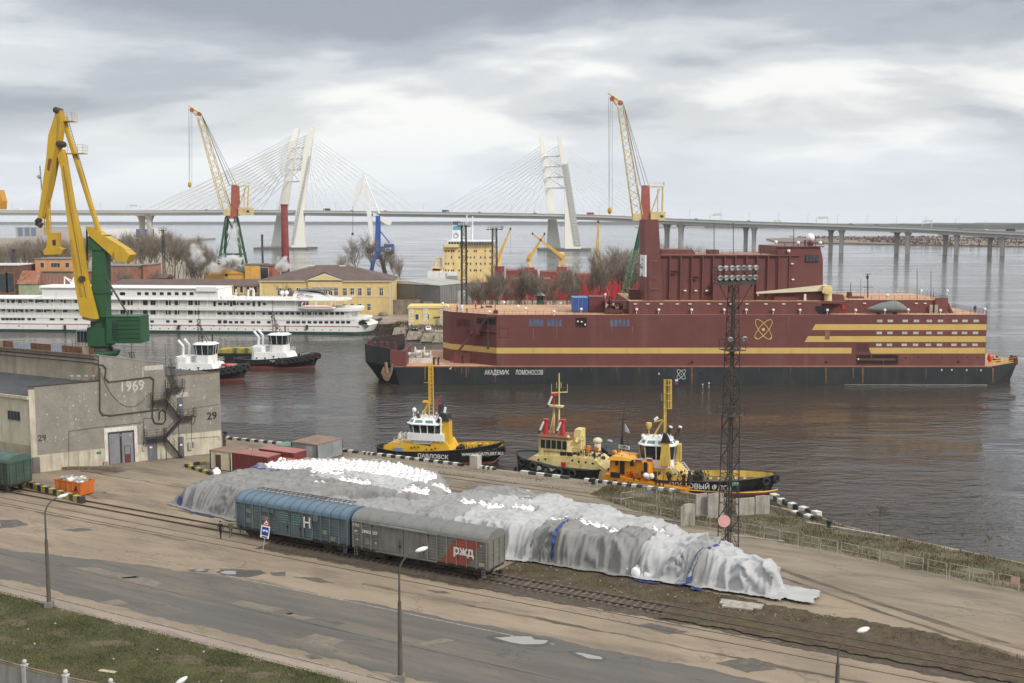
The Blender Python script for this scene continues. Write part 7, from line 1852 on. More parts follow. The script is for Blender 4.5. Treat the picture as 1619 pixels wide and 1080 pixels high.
loft2(outline(xl_,sx(583),5,ins=.004),outline(xl_,sx(583),5,ins=.004),-1,.749,'boot_top',mat('dark_green_boot',(.02,.06,.05),.5),ship)
MB().box(xl_,sx(583)-3,-.03,-.001,zh1-.62,zh1-.38).build('red_line',mat('ship_red_line',(.40,.06,.08),.5),ship)
decks=[(zh1,zk1-.25,sx(566),.12,'lower'),(zk1,zk2-.4,sx(552),.9,'mid'),(zk2,zk3-.3,sx(432),.9,'upper')]
walls=[]
for z0,z1,xe,ins,nm in decks:
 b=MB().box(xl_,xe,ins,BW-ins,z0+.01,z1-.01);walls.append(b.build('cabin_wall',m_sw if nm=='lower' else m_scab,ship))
loft2(outline(xl_,sx(579),4),outline(xl_,sx(580),4),zk1-.25,zk1+.35,'deck_edge',m_sw,ship)
loft2(outline(xl_,sx(566),4),outline(xl_,sx(567),4),zk2-.4,zk2+.45,'deck_edge',m_sw,ship)
loft2(outline(xl_,sx(546),3),outline(xl_,sx(546),3),zk3-.3,zk3,'deck_edge',m_sw,ship)
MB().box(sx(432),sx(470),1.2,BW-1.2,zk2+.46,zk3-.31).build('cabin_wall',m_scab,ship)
MB().prism([(sx(555),.2,zk1-.1),(sx(584),.2,zh1),(sx(560),.2,zh1)],(0,BW-.4,0)).build('stern_wing',m_sw,ship)
MB().prism([(sx(566),-.02,zh1+.9),(sx(574),-.02,zh1+1.9),(sx(582),-.02,zh1+.3),(sx(568),-.02,zh1+.2)],(0,.01,0)).build('stern_opening',m_glass,ship)
xa,xb2=sx(168),sx(344);zt5=sz(456.5,250)
th=MB().box(sx(66),xb2,.8,BW-.8,zk3+.01,zt5);th=th.build('top_house',m_sw,ship)
MB().box(sx(66)-.3,xb2+.2,.3,BW-.3,zt5+.002,zt5+.25).build('top_roof',m_sw,th)
S().fb(310,342,454,461,.2,8).build('funnel_casing',m_sw,th);S().fb(62,130,452,460,1.0,9).build('bridge',m_sw,th)
S().fb(69,77,454.5,459,.9,.08).build('pane',m_glass,th)
q=S();q.fl([(102,455),(102,438),(112,443)],3,.22,5).fl([(102,438),(118,452)],3,.18,5).fp([(108,453),(116,438),(118,438),(118,453)],3,.4);q.build('mast',m_sw,th)
def win_me(w_,h_):
 return MB().box(-w_/2,w_/2,-.05,-.001,-h_/2,h_/2).mesh('window',m_glass)
wm1,wm2,wm3=win_me(1.18,.78),win_me(.75,1.5),win_me(1.25,.98)
fr1=MB().box(-.7,.7,-.03,-.0005,-.5,.5).mesh('window_frame',m_sw)
def win(px,py,me,par,ins):
 x,z=SF.at(px,py,ins);link('window',me,par,(x,ins,z))
for x in(428,463,499,535,571,606,641,712,748,783,819,855,890,926,961,997,1033,1068,1104,1139,1174,1208):win(240+x/4,495.7,wm1,walls[1],.9)
for x in(428,463,499,535,571,640,676,741,862,897,925,961,997,1033,1068,1104,1139,1175,1209,1243):win(240+x/4,509.6,wm1,walls[0],.12)
for x in(397,432,467,502,537,572,608,645,680,715):win(240+x/4,480.5,wm1 if x not in(397,502,645,680)else wm2,walls[2],.9)
for x in(912,926,960,976,1056,1072,1112,1126,1196,1212,1240,1255,1440,1480,815,832,770,785,690):
 win(x/4,478.7,wm2,walls[2],.9)
 if x<1300:win(x/4,493.6,wm2,walls[1],.9)
for x in(920,962,1062,1108,1205,1390,1425):win(x/4,508.3,wm1,walls[0],.12)
for x in(15,50,80,95,120,130,160,195,230,245,265,278,300,335,395,410,480):win(x/4,475.5,wm2 if x%2==0 else wm1,walls[2],.9);win(x/4+2,490,wm2 if x%3 else wm1,walls[1],.9)
for x in(20,45,70,95,120,145,185,215,325,335,390,480):win(x/4,504.5,wm1,walls[0],.12)
for x in(880,928,975,1023,1070,1118,1165,1212,770):win(x/4,464.3,wm3,th,.8)
for x in(780,700,640):win(x/4,464.5,wm3,th,.8)
for z0,z1,xe in((zk1+.35,zk2-.4,sx(560)),(zk2+.45,zk3-.3,sx(546))):
 p_=MB()
 x=xe
 while x>sx(-10):p_.tube((x,.12,z0),(x,.12,z1),.06,4);x-=3.2
 p_.build('stanchion',m_sw,ship)
q=MB();q.rail([(sx(346),.15,zk3),(sx(545),.15,zk3),(sx(545),BW-.2,zk3)],1.1,3,1.5,.04);q.build('railing',m_sw,ship)
q=MB();q.rail([(sx(545),.3,zk2+.45),(sx(566),.6,zk2+.45)],1.0,3,1.2,.04).rail([(sx(552),.3,zk1+.35),(sx(580),1,zk1+.35)],1.0,3,1.2,.04);q.build('railing',m_sw,ship)
fn_=slope_box(SF,[(465,474.5),(533,474.5),(508,463),(482,459),(470,460)],3,10,'funnel_house',m_sw,ship,.4)
S().fb(468,520,458.8,460,2.6,8).build('funnel_roof',mat('ship_dark_roof',(.1,.1,.1),.5),fn_)
q=S();c=SF.p(476,468,2.9);q.path([c+Vector((.9*math.cos(t)*(1+t*.12),-.05,.55*math.sin(t)*(1+t*.08)))for t in[i*.45 for i in range(11)]],.10,5);q.path([c+Vector((1.4+.5*i,-.05,.25-.1*i))for i in range(6)],.12,5);q.build('swirl',mat('ship_dark_red',(.2,.03,.04)),fn_)
for px,py in((446,463),(453,463)):S().fbl(px,py,5,.75,n=12,m=7).fl([(px,473),(px,466)],5,.2,6).build('radome',m_whitec,ship,True)
q=S();q.grid(lambda u,v:tuple(SF.p(501,487,-.2)+Vector((-6.0+12*u,.9*math.cos(6.283*v)*max(0,1-abs(2*u-1)**3)**.5,.85*math.sin(6.283*v)*max(0.05,1-abs(2*u-1)**4)**.5))),16,8);q.build('lifeboat',m_whitec,ship,True)
q=S();q.fb(474,528,484.5,485.8,-1.15,.05);q.build('lifeboat_stripe',mat('orange_stripe',(.75,.22,.08),.5),ship)
for px in(478,500,524):S().fl([(px,490),(px-1,480),(px+2,478)],-.3,.16,5).build('davit',m_sw,ship)
for px,y0,y1 in((373,457,472),(400,456,472),(392,458,472)):S().fl([(px,y1),(px,y0)],3,.2,6).build('vent',m_sw,ship)
q=S();q.fl([(393,472),(393,460),(396,457),(400,457),(402,460),(402,472)],3,.18,6);q.build('davit',m_sw,ship)
for px,py in((350,468),(362,467),(380,468),(430,470),(440,471)):S().fb(px,px+6,py,474,3,2).build('deck_locker',m_sw,ship)
for px in(30,75,140,233,240,285,300,338,355):
 x,z=SF.at(px,515,0);MB().box(x-.2,x+.2,-.06,-.001,z-.25,z+.15).build('scupper',m_dark,ship)
for i in range(24):
 px=226+i*13.5;x,z=SF.at(px,523,0);MB().lathe([(.2,-.02),(.2,.02)],(x,-.01,1.35),8,'y').build('porthole',m_glass,ship)
for px in(102,282,485):S().fb(px-1.5,px+1.5,514,521,-.5,.45).build('fender',m_dark,ship)
tag(PM(Vector((0,0,0))).pp([(585,508),(601,504),(602,507),(588,513)],362,5).build('gangway',m_dark,None),'dark gangway between the cruise ship stern and the far quay','gangway')
LZ=2.4
m_land=mat('far_quay_ground',(.27,.225,.17),.95,var=.2,scale=.12,dirt=(.12,.095,.06),damt=.35,streak=False,bump=.2,bscale=1)
lp_=[(-900,385),(-60,376),(-46,371),(-45,357.5),(-36,357.5),(-36,345),(-25,333),(100,333),(112,460),(-40,468),(-60,640),(-160,660),(-250,900),(-540,1700),(-560,2100),(-1500,2100),(-1500,900)]
kind(MB().vpr(lp_,-1.5,LZ).build('far_quay',m_land),'structure')
qw=thing('quay_wall','dark timber-faced quay wall beside the cruise ship stern','quay wall',Vector((-46,357.3,0)))
me=MB().box(-.22,.22,-.35,.1,-1,LZ+.2).mesh('pile',mat('dark_timber',(.075,.062,.05),.9,var=.3,dirt=(.02,.02,.02),damt=.3))
for i in range(18):link('pile',me,qw,(.3+i*.55,0,rr.uniform(-.1,.1)))
MB().box(0,9.8,-.45,-.355,.9,1.2).box(0,9.8,-.45,-.355,1.9,2.2).build('waler',mat('dark_timber',(.075,.062,.05)),qw)
bw_=MB()
m_rock=mat('bank_concrete',(.235,.20,.155),.95,var=.25,scale=.4,dirt=(.09,.08,.06),damt=.4,bump=.5)
def rockblob(px0,px1,py0,py1,dep,lab):
 a,b=gp(px0,py1,0.0),gp(px1,py1,0.0);h=pt(px0,py0,a.y).z;r_=random.Random(px0);L=b.x-a.x
 o=MB();n,m_=16,7
 o.grid(lambda u,v:(L*u+.25*nz(u*9,v*5,px0),dep*v+.4*nz(u*7,v*7,3),max(-.8,(h*(.55+.45*math.sin(min(1,v*1.6)*1.57))+.35*nz(u*8,v*4,px0))*min(1,.25+v*3.2)*min(1,.3+6*min(u,1-u)))),n,m_)
 return tag(o.build('rock',m_rock,None,loc=(a.x,a.y,0)),lab,'rock','blocks and rocks of the far bank')
for q in((618,642,521,536,7,'big squared concrete block at the corner of the far quay'),(640,668,527,539,8,'long low rock of the far bank left of the parked cars'),(664,690,530,542,7,'low rock of the far bank below the white car'),(683,712,531,543,7,'rock of the far bank next to the barge bow')):rockblob(*q)
blades('reeds',2600,lambda r:Vector((-38+r.random()*26,338+r.random()*28,LZ)),m_dry,.3,1.0,.09)
m_mwall=mat('mansion_yellow',(.66,.50,.22),.85,var=.06,scale=.4,dirt=(.45,.34,.16),damt=.15);m_mtrim=mat('mansion_trim',(.68,.60,.42),.8,var=.05)
m_mroof=mat('mansion_roof',(.105,.070,.062),.7,var=.15,scale=.3,dirt=(.15,.11,.10),damt=.25)
MYB=392.0
mb_=Vector((pt(412,497,MYB).x,MYB,LZ));FMn=Fr(mb_,0)
mn=thing('mansion','two-storey yellow mansion with brown hip roof and central pediment','mansion',mb_)
q=FM(FMn);xw=FMn.at(619,470)[0];ze_=FMn.at(540,443)[1];zr_=FMn.at(520,421)[1]
q.box(0,xw,.0,22,0,ze_);wl=q.build('wall',m_mwall,mn)
xp0,xp1=FMn.at(487,440)[0],FMn.at(541,440)[0]
q=MB();q.box(xp0,xp1,-.6,-.002,0,ze_-.1);wc=q.build('wall',m_mwall,mn)
MB().xz([(xp0-.6,ze_),(xp1+.6,ze_),((xp0+xp1)/2,FMn.at(514,432)[1])],-1.0,6).build('pediment',m_mtrim,mn);MB().xz([(xp0+1.2,ze_+.35),(xp1-1.2,ze_+.35),((xp0+xp1)/2,FMn.at(514,434.5)[1])],-1.03,-1.001).build('pediment_field',m_mwall,mn)
xr0,xr1=FMn.at(492,430)[0],FMn.at(543,430)[0]
rf=MB();rf.add([(-.8,-.8,ze_+.02),(xw+.8,-.8,ze_+.02),(xw+.8,22.8,ze_+.02),(-.8,22.8,ze_+.02),(xr0,11,zr_),(xr1,11,zr_)],[(0,1,5,4),(1,2,5),(2,3,4,5),(3,0,4),(3,2,1,0)]);rf=rf.build('roof',m_mroof,mn)
MB().xz([(xp0-.8,ze_+.02),(xp1+.8,ze_+.02),((xp0+xp1)/2,FMn.at(514,430.5)[1]+.1)],-.95,11).build('pediment_roof',m_mroof,rf)if False else None
MB().add([(xp0-.8,-1.05,ze_+.05),((xp0+xp1)/2,-1.05,FMn.at(514,431)[1]+.15),((xp0+xp1)/2,8,FMn.at(514,431)[1]+.15),(xp0-.8,2,ze_+.05),(xp1+.8,-1.05,ze_+.05),(xp1+.8,2,ze_+.05)],[(0,1,2,3),(1,4,5,2)]).build('pediment_roof',m_mroof,rf)
for px in(492.5,542):
 x,z=FMn.at(px,430,10);MB().box(x-.9,x+.9,9.2,10.8,z-2.5,FMn.at(px,421,10)[1]).box(x-1.15,x+1.15,8.95,11.05,FMn.at(px,421,10)[1],FMn.at(px,420,10)[1]+.1).build('chimney',m_mtrim,rf)
MB().box(-.1,xw+.1,-.12,-.003,FMn.at(540,468.5)[1]-.15,FMn.at(540,468.5)[1]+.2).build('string_course',m_mtrim,mn);MB().box(-.5,xw+.5,-.6,-.003,ze_-.5,ze_).build('cornice',m_mtrim,mn)
for x in(.3,xw-.4):MB().box(x-.35,x+.35,-.14,-.004,0,ze_-.51).build('pilaster',m_mtrim,mn)
wf_=MB().box(-.85,.85,-.10,-.003,-1.5,1.5).box(-1.0,1.0,-.16,-.003,-1.75,-1.505).mesh('window_frame',m_mtrim);wp_=MB().box(-.6,.6,-.13,-.101,-1.25,1.3).mesh('pane',m_glass);wb_=MB().box(-.05,.05,-.15,-.131,-1.25,1.3).box(-.6,.6,-.15,-.131,.3,.42).mesh('glazing_bar',m_white)
hd_=MB().xz([(-1.1,1.75),(1.1,1.75),(0,2.25)],-.2,-.003).mesh('window_pediment',m_mtrim)
def mwin(px,py,par,y=0.0,ped=False,sc=1.0):
 x,z=FMn.at(px,py,y);o=link('window',wf_,par,(x,y,z));o.scale=(sc,1,sc);link('pane',wp_,o);link('glazing_bar',wb_,o)
 if ped:link('hood',hd_,o)
for px in(442,458,472,484):mwin(px,461.5,wl)
for px in(497,505,514.5,522.5,531.5):mwin(px,461.5,wc,-.6,True)
for px in(545.5,557,569,583.5,603):mwin(px,461.5,wl,0,px>580)
for px in(569,583.5):mwin(px,485.5,wl,0,False,.9)
for px in(545.5,557):mwin(px,485.5,wl,0,False,.9)
MB().tube((xw+.2,-.2,0),(xw+.2,-.2,ze_),.12,5).build('downpipe',m_mtrim,mn)
tag(MB().ball((0,0,.6),1.6,10,6,(1.1,1,.75)).build('boulder',m_rock,None,loc=pt(606,495,389)*1 if False else Vector((pt(606,495,389).x,389,LZ-.2))),'round brown boulder at the right corner of the mansion','boulder')
wgb=Vector((pt(176,470,400).x,400,LZ));FW=Fr(wgb,0)
wg=thing('long_building','long low building with brown roof and yellow wall behind the cruise ship','building',wgb)
L_=FW.at(411,460)[0];zw_=FW.at(300,452)[1];zrw=FW.at(300,441.5,5)[1]
wgw=MB().box(0,L_,0,12,0,zw_).build('wall',mat('wing_yellow',(.50,.37,.15),.85,var=.1,dirt=(.3,.2,.1),damt=.25),wg)
MB().add([(-.5,-.5,zw_+.02),(L_+.2,-.5,zw_+.02),(L_+.2,12.5,zw_+.02),(-.5,12.5,zw_+.02),(2,6,zrw),(L_+.2,6,zrw)],[(0,1,5,4),(2,3,4,5),(3,0,4),(1,2,5),(3,2,1,0)]).build('roof',m_mroof,wg)
for px in(352,362,372,382,392,404,373):x,z=FW.at(px,458);o=link('window',wf_,wgw,(x,0,z));o.scale=(.85,1,.85);link('pane',wp_,o)
def hut(name,label,cat,px0,px1,pyb,pyt,Y,dep,m_w,m_r,roof='flat',ridge=0,group=None,wins=(),wm_=None,zb=LZ):
 b=Vector((pt(px0,pyb,Y).x,Y,zb));f=Fr(b,0);t=thing(name,label,cat,b,0,group)
 x1=f.at(px1,(pyb+pyt)/2)[0];z1=f.at((px0+px1)/2,pyt)[1]
 w_=MB().box(0,x1,0,dep,0,z1).build('wall',m_w,t)
 if roof=='flat':MB().box(-.3,x1+.3,-.3,dep+.3,z1+.002,z1+.35).build('roof',m_r,t)
 elif roof=='gable':
  zr=f.at((px0+px1)/2,ridge)[1];MB().xz([(-.4,z1+.01),(x1+.4,z1+.01),(x1/2,zr)],-.3,dep+.3).build('roof',m_w,t);MB().add([(-.6,-.4,z1),(x1/2,-.4,zr+.12),(x1/2,dep+.4,zr+.12),(-.6,dep+.4,z1),(x1+.6,-.4,z1),(x1+.6,dep+.4,z1)],[(0,1,2,3),(1,4,5,2)]).build('roof_sheet',m_r,t)
 else:
  zr=f.at((px0+px1)/2,ridge,dep/2)[1];MB().add([(-.5,-.5,z1+.01),(x1+.5,-.5,z1+.01),(x1+.5,dep+.5,z1+.01),(-.5,dep+.5,z1+.01),(-.5,dep/2,zr),(x1+.5,dep/2,zr)],[(0,1,5,4),(2,3,4,5),(3,0,4),(1,2,5),(3,2,1,0)]).build('roof',m_r,t)
 for px,py,w2,h2 in wins:
  x,z=f.at(px,py);q=MB().box(x-w2/2-.15,x+w2/2+.15,-.08,-.002,z-h2/2-.15,z+h2/2+.15).build('window',wm_ or m_mtrim,w_);MB().box(x-w2/2,x+w2/2,-.11,-.081,z-h2/2,z+h2/2).build('pane',m_glass,q)
 return t,f,w_
m_orb=mat('ochre_wall',(.68,.38,.09),.85,var=.08,dirt=(.4,.22,.08),damt=.15)
m_brk=mat('red_brick',(.30,.105,.060),.9,var=.2,scale=.8,dirt=(.2,.09,.06),damt=.3)
m_brk2=mat('pink_brick',(.33,.15,.10),.9,var=.2,scale=.5,dirt=(.15,.08,.06),damt=.3)
m_peach=mat('peach_wall',(.62,.28,.13),.85,var=.08,dirt=(.35,.16,.08),damt=.2)
m_groof=mat('grey_roof_far',(.20,.20,.19),.7,var=.2,dirt=(.1,.09,.08),damt=.3)
m_rroof=mat('rust_sheet_roof',(.26,.10,.05),.8,var=.3,dirt=(.4,.35,.32),damt=.3)
hut('building','ochre building with low gable and a steaming roof beside the crane legs','building',325,388,470,433,432,20,m_orb,mat('dark_sheet',(.06,.055,.05),.7),'gable',423,wins=((358,434,1.2,1.6),))
t,f,w_=hut('building','tall ochre box building right of the steaming gable','building',388.5,411,470,419,431,14,m_orb,m_groof)
hut('building','small red brick wing joined to the ochre box building','building',411.5,431,470,421,431.5,14,m_brk,m_mroof,wins=((418,433,3,5),))
hut('building','peach building with three small windows behind the cruise ship bow','building',58,112,470,410,420,14,m_peach,m_groof,wins=((67,419,1.4,1.8),(83,419,1,1.6),(88,419,1,1.6),(93,419,1,1.6),(106.5,419,1.4,1.8)))
t,f,w_=hut('annex','ribbed brick-red annex below the peach building','annex',64,118,470,431,414,5,mat('ribbed_red',(.26,.11,.08),.8,var=.15),m_green)
for i in range(24):x0_=f.at(64.5+2.2*i,436)[0];MB().box(x0_-.12,x0_+.12,-.2,-.002,3,f.at(80,432)[1]-.02).build('rib',mat('annex_rib',(.40,.24,.19),.8),t)
q=FM(f);q.fl([(91,433),(90,424)],-1.0,.5,6,.2).build('statue_like_vent',m_white,t)if False else None
hut('building','dilapidated brown building with white roof edge at the left picture side','building',-30,30,470,420,410,16,mat('brown_boards',(.13,.07,.045),.9,var=.3,scale=1),mat('pale_roof_edge',(.55,.56,.57),.6),wins=((6,447,3,7),(16,447,3,7)),wm_=mat('worn_ochre',(.35,.18,.06),.8))
hut('hut','small pale green hut with rusty sloping roof','hut',30,58,470,449,409,8,mat('pale_green_wall',(.30,.36,.24),.85,var=.2),m_rroof,'hip',428)
hut('building','long windowless red brick building left of the green crane column','building',112,162,470,430,430,12,m_brk,m_groof)
hut('building','long windowless pink brick building right of the green crane column','building',163,227,470,421,428,14,m_brk2,m_groof)
hut('building','narrow end bay of the pink brick building','building',227.5,236,470,419.5,427,15,m_brk2,m_groof)
hut('shed','dark sloping shed right of the pink brick building','shed',236.5,262,470,440,430,10,mat('dark_shed',(.08,.075,.07),.9),m_mroof,'hip',433)
t,f,w_=hut('building','far long white building with three blue doors under the bridge','building',150,250,372,361.5,1900,40,m_white,m_white)
for px in(219,229.5,240):x,z=f.at(px,367);MB().box(x-4,x+4,-.3,-.01,z-9,z+5).build('door',m_blue,t)
t,f,w_=hut('building','far grey building with three blue panels at the left under the bridge','building',25,110,373,360,1900,40,mat('far_grey_wall',(.42,.40,.38),.8),m_groof)
for px in(32,43,53):x,z=f.at(px,365);MB().box(x-4.2,x+4.2,-.3,-.01,z-9,z+5).build('door',mat('slate_blue',(.12,.17,.26),.6),t)
m_hang=mat('hangar_sheet',(.19,.19,.185),.7,var=.1,scale=.2,dirt=(.12,.11,.10),damt=.3);m_hroof=mat('hangar_roof',(.36,.36,.33),.7,var=.1,scale=.2,dirt=(.24,.23,.21),damt=.25)
hc=Vector((pt(696,490,398).x,398,LZ));hg=thing('hangar','large grey corrugated hangar behind the small yellow house','hangar',hc)
hl=Vector((pt(590,470,418).x-hc.x,20,0));hr=Vector((pt(745,470,418).x-hc.x,20,0));zc_=pt(696,451.5,398).z-LZ
MB().vpr([(0,0),(hr.x,hr.y),(hr.x+hl.x,hr.y+hl.y),(hl.x,hl.y)],0,zc_).build('wall',m_hang,hg)
rt=pt(650,441,430).z-LZ
MB().add([(-.2,-.6,zc_+.02),(hr.x+.5,hr.y,zc_+.02),(hr.x+hl.x,hr.y+hl.y+.5,zc_+.02),(hl.x-.5,hl.y,zc_+.02),(hl.x*.5,hl.y*.5,zc_+1.2),(hr.x+hl.x*.5,hr.y+hl.y*.5,zc_+1.2)],[(0,1,5,4),(4,5,2,3),(0,4,3),(1,2,5),(3,2,1,0)]).build('roof',m_hroof,hg)
for wv,n in((hl,26),(hr,14)):
 for i in range(1,n):
  p=wv*(i/n);nrm=Vector((-.14 if wv is hl else .14,-.14,0))
  MB().box(p.x-.06,p.x+.06,p.y-.14,p.y-.01,0,zc_-.02).build('rib',m_hang,hg)
dq=lambda wv,f0,f1,z0,z1,m_,nm:MB().prism([wv*f0+Vector((0,-.2,z0)),wv*f1+Vector((0,-.2,z0)),wv*f1+Vector((0,-.2,z1)),wv*f0+Vector((0,-.2,z1))],(0,.15,0)).build(nm,m_,hg)
dq(hr,.55,.85,0,zc_*.75,m_galv,'door');dq(hl,.10,.24,0,4.2,mat('pale_rust_door',(.42,.42,.40),.7,dirt=RUST,damt=.1),'door')
ww_=Vector((pt(620,478,396).x,396,LZ));tag(MB().box(0,pt(664,478,396).x-ww_.x,0,.5,0,pt(640,474,396).z-LZ).build('wall',m_rock,None,loc=ww_),'low grey concrete yard wall in front of the hangar','wall')
crate('container','long dark blue container row in front of the hangar','container',Vector((pt(677,485,386).x,386,LZ)),0,pt(722,485,386).x-pt(677,485,386).x,2.6,3.0,m_blue,m_blue,True)
YH=352.0;yb=Vector((pt(646,514,YH).x,YH,LZ));FY=Fr(yb,0);yh=thing('gatehouse','small one-storey yellow house with white quoins on the far quay','house',yb)
xw2=FY.at(724,500)[0];z1=FY.at(680,487.5)[1];zp=FY.at(680,484)[1]
yw=MB().box(0,xw2,0,9,0,z1).build('wall',mat('gatehouse_yellow',(.72,.56,.20),.85,var=.06,dirt=(.5,.38,.15),damt=.15),yh)
MB().box(-.3,xw2+.3,-.3,9.3,z1+.002,z1+.4).build('cornice',m_mtrim,yh);MB().box(-.1,xw2+.1,-.1,9.1,z1+.401,zp+.1).build('parapet',mat('gatehouse_yellow',(.72,.56,.20)),yh)
for px in(650,673,699,721):
 x,_=FY.at(px,500)
 for k in range(6):MB().box(x-.8,x+.8,-.12,-.002,.15+k*z1/6,.15+(k+.78)*z1/6).build('quoin',mat('quoin_white',(.74,.68,.52),.8),yh)
for px in(659.5,676):
 x,z=FY.at(px,501);fq=MB().box(x-.7,x+.7,-.08,-.002,z-1.05,z+1.1).build('window',m_white,yw);MB().box(x-.5,x-.04,-.11,-.081,z-.9,z+.9).build('pane',m_glass,fq);MB().box(x+.04,x+.5,-.11,-.081,z-.9,z+.9).build('pane',m_glass,fq)
x,z=FY.at(691,506);MB().box(x-.5,x+.5,-.08,-.002,0,2.1).build('door',m_galv,yw);MB().box(x-1,x+1,-.5,-.002,2.8,2.95).build('door_hood',m_dark,yw);MB().box(FY.at(667,513)[0]-.8,FY.at(667,513)[0]+.8,-1.2,-.1,0,.7).build('step',m_conc,yh)
def car(label,px,py,rz,paint):
 p=gp(px,py,LZ);c=thing('parked_car',label,'car',p,rz,'cars parked on the far quay')
 sec=[(-2.1,.35),(-2.1,.75),(-1.95,.92),(-1.2,.98),(-.75,1.42),(.75,1.45),(1.35,1.0),(2.0,.95),(2.12,.7),(2.1,.35)]
 b=MB();n=len(sec)
 b.add([((-.82 if z<1.2 else-.66),x,z)for x,z in sec]+[((.82 if z<1.2 else .66),x,z)for x,z in sec],[tuple(range(n)),tuple(range(n,2*n))[::-1]]+[(i,n+i,n+(i+1)%n,(i+1)%n)for i in range(n)])
 b.build('body',paint,c)
 MB().add([(-.6,-1.22,1.0),(.6,-1.22,1.0),(.55,-.80,1.40),(-.55,-.80,1.40)],[(0,1,2,3)]).build('windscreen',m_glass,c)
 for s_ in(-1,1):
  MB().add([(s_*.835,-1.05,1.0),(s_*.835,1.15,1.02),(s_*.69,.7,1.38),(s_*.69,-.75,1.36)],[(0,1,2,3)]).build('side_window',m_glass,c)
  MB().box(s_*.5-.18,s_*.5+.18,-2.13,-2.101,.62,.78).build('headlight',m_whitec,c)
  for y in(-1.3,1.3):MB().lathe([(.1,-.1),(.32,-.1),(.32,.1),(.1,.1)],(s_*.78,y,.32),10,'x').build('wheel',m_rubber,c)
 return c
car('dark blue car parked at left on the far quay',656,522,R(8),mat('car_dark_blue',(.03,.05,.09),.25));car('white car parked beside the dark blue car on the far quay',677,523,R(8),mat('car_white',(.75,.76,.78),.25))
person('person','person in dark clothes standing right of the white car on the far quay',gp(686,525,LZ),R(90),m_camo,m_navy)
def stack(name,label,px,pyb,pyt,Y,r0,r1,m_,cat='chimney'):
 a=pt(px,pyb,Y);h=pt(px,pyt,Y).z-LZ;t=thing(name,label,cat,Vector((a.x,Y,LZ)))
 MB().tube((0,0,0),(0,0,h),r0,16,r1).build('shaft',m_,t,True);MB().tube((0,0,h-.02),(0,0,h+.5),r1*1.18,16).build('cap',m_,t)
 for i in range(1,7):MB().torus((0,0,h*i/7),r0+(r1-r0)*i/7+.02,.06,'z',14,4).build('band',m_dark,t)
stack('brick_chimney','tall dark red brick chimney behind the mansion',452,440,325,450,1.75,1.32,mat('chimney_brick',(.20,.045,.04),.9,var=.18,scale=.8,dirt=(.12,.03,.03),damt=.3))
stack('steel_chimney','thin black steel chimney left of the brick one',416,440,373,440,.42,.42,m_black);stack('steel_chimney','short thick black chimney at the far left by the ruined building',24,440,396,440,.62,.62,m_black)
def lmast(label,px,pyb,pyt,Y,w0,w1,headw):
 a=pt(px,pyb,Y);h=pt(px,pyt,Y).z-LZ;t=thing('light_mast',label,'light mast',Vector((a.x,Y,LZ)),R(15))
 MB().mast((0,0,0),(0,0,h-1),w0,w1,.16,14,4).build('lattice',m_dark,t);MB().box(-headw,headw,-headw*.6,headw*.6,h-1.6,h-1.3).rail([(-headw,-headw*.6,h-1.3),(headw,-headw*.6,h-1.3),(headw,headw*.6,h-1.3)],1.2,2,1.0,.07).build('platform',m_dark,t)
 for i in range(6):x=-headw+2*headw*i/5;MB().box(x-.25,x+.25,-headw*.6-.4,-headw*.6,h-1.0,h-.3).build('floodlight',m_galv,t)
lmast('black lattice light mast in front of the cargo ship house',734,497,351,372,.85,.75,1.9);lmast('second lattice light mast at the right edge of the cargo ship house',782,480,357,440,1.1,.8,3.0)
lmast('thin dark light mast rising over the left wood',261,470,359,470,.5,.4,1.5)
gb=Vector((pt(855,492,330).x,338,LZ));g_=thing('guard_booth','dark green guard booth with pyramid roof among the trees behind the barge','guard booth',gb);f=Fr(gb,0);z0=f.at(855,478)[1];z1=f.at(855,467)[1];z2=f.at(855,461)[1]
MB().box(-1.1,1.1,-1.1,1.1,0,z0).build('base',m_green,g_);MB().box(-1.0,1.0,-1.0,1.0,z0+.002,z1).build('cabin',mat('booth_green',(.02,.06,.045),.6),g_);MB().add([(-1.5,-1.5,z1+.01),(1.5,-1.5,z1+.01),(1.5,1.5,z1+.01),(-1.5,1.5,z1+.01),(0,0,z2)],[(0,1,4),(1,2,4),(2,3,4),(3,0,4),(3,2,1,0)]).build('roof',m_galv,g_)
for x in(-.5,.5):MB().box(x-.3,x+.3,-1.04,-1.002,z0+.8,z1-.3).build('pane',m_glass,g_)
fw=thing('fence','broken white fence among the trees behind the barge','fence',Vector((pt(832,480,336).x,336,LZ)))
for i in range(16):MB().box(i*.75,i*.75+.45,-.05,.05,3.5,5.4+rr.uniform(-.8,.6)).build('board',m_white,fw)
MB().box(0,12,.051,.15,4.0,4.2).box(0,.2,-.1,.1,0,4.2).box(11.8,12,-.1,.1,0,4.2).build('rail',m_white,fw)
kind(MB().vpr([(420,1760),(700,1470),(1400,1330),(3000,1500),(3000,2400),(1300,2330),(700,2380),(480,2100)],-1,1.6).build('sand_spit',mat('spit_sand',(.20,.15,.115),.95,var=.25,scale=.02,dirt=(.10,.075,.05),damt=.4,streak=False,dscale=.03)),'structure')
blades('scrub',9000,lambda r:(lambda x,y:Vector((x,y,1.6))if nz(x*.008,y*.02,2)>-.05 else None)(r.uniform(560,1500),r.uniform(1520,2300)),mat('scrub_brown',(.10,.07,.05),.95,var=.3),1.0,4.5,2.2)
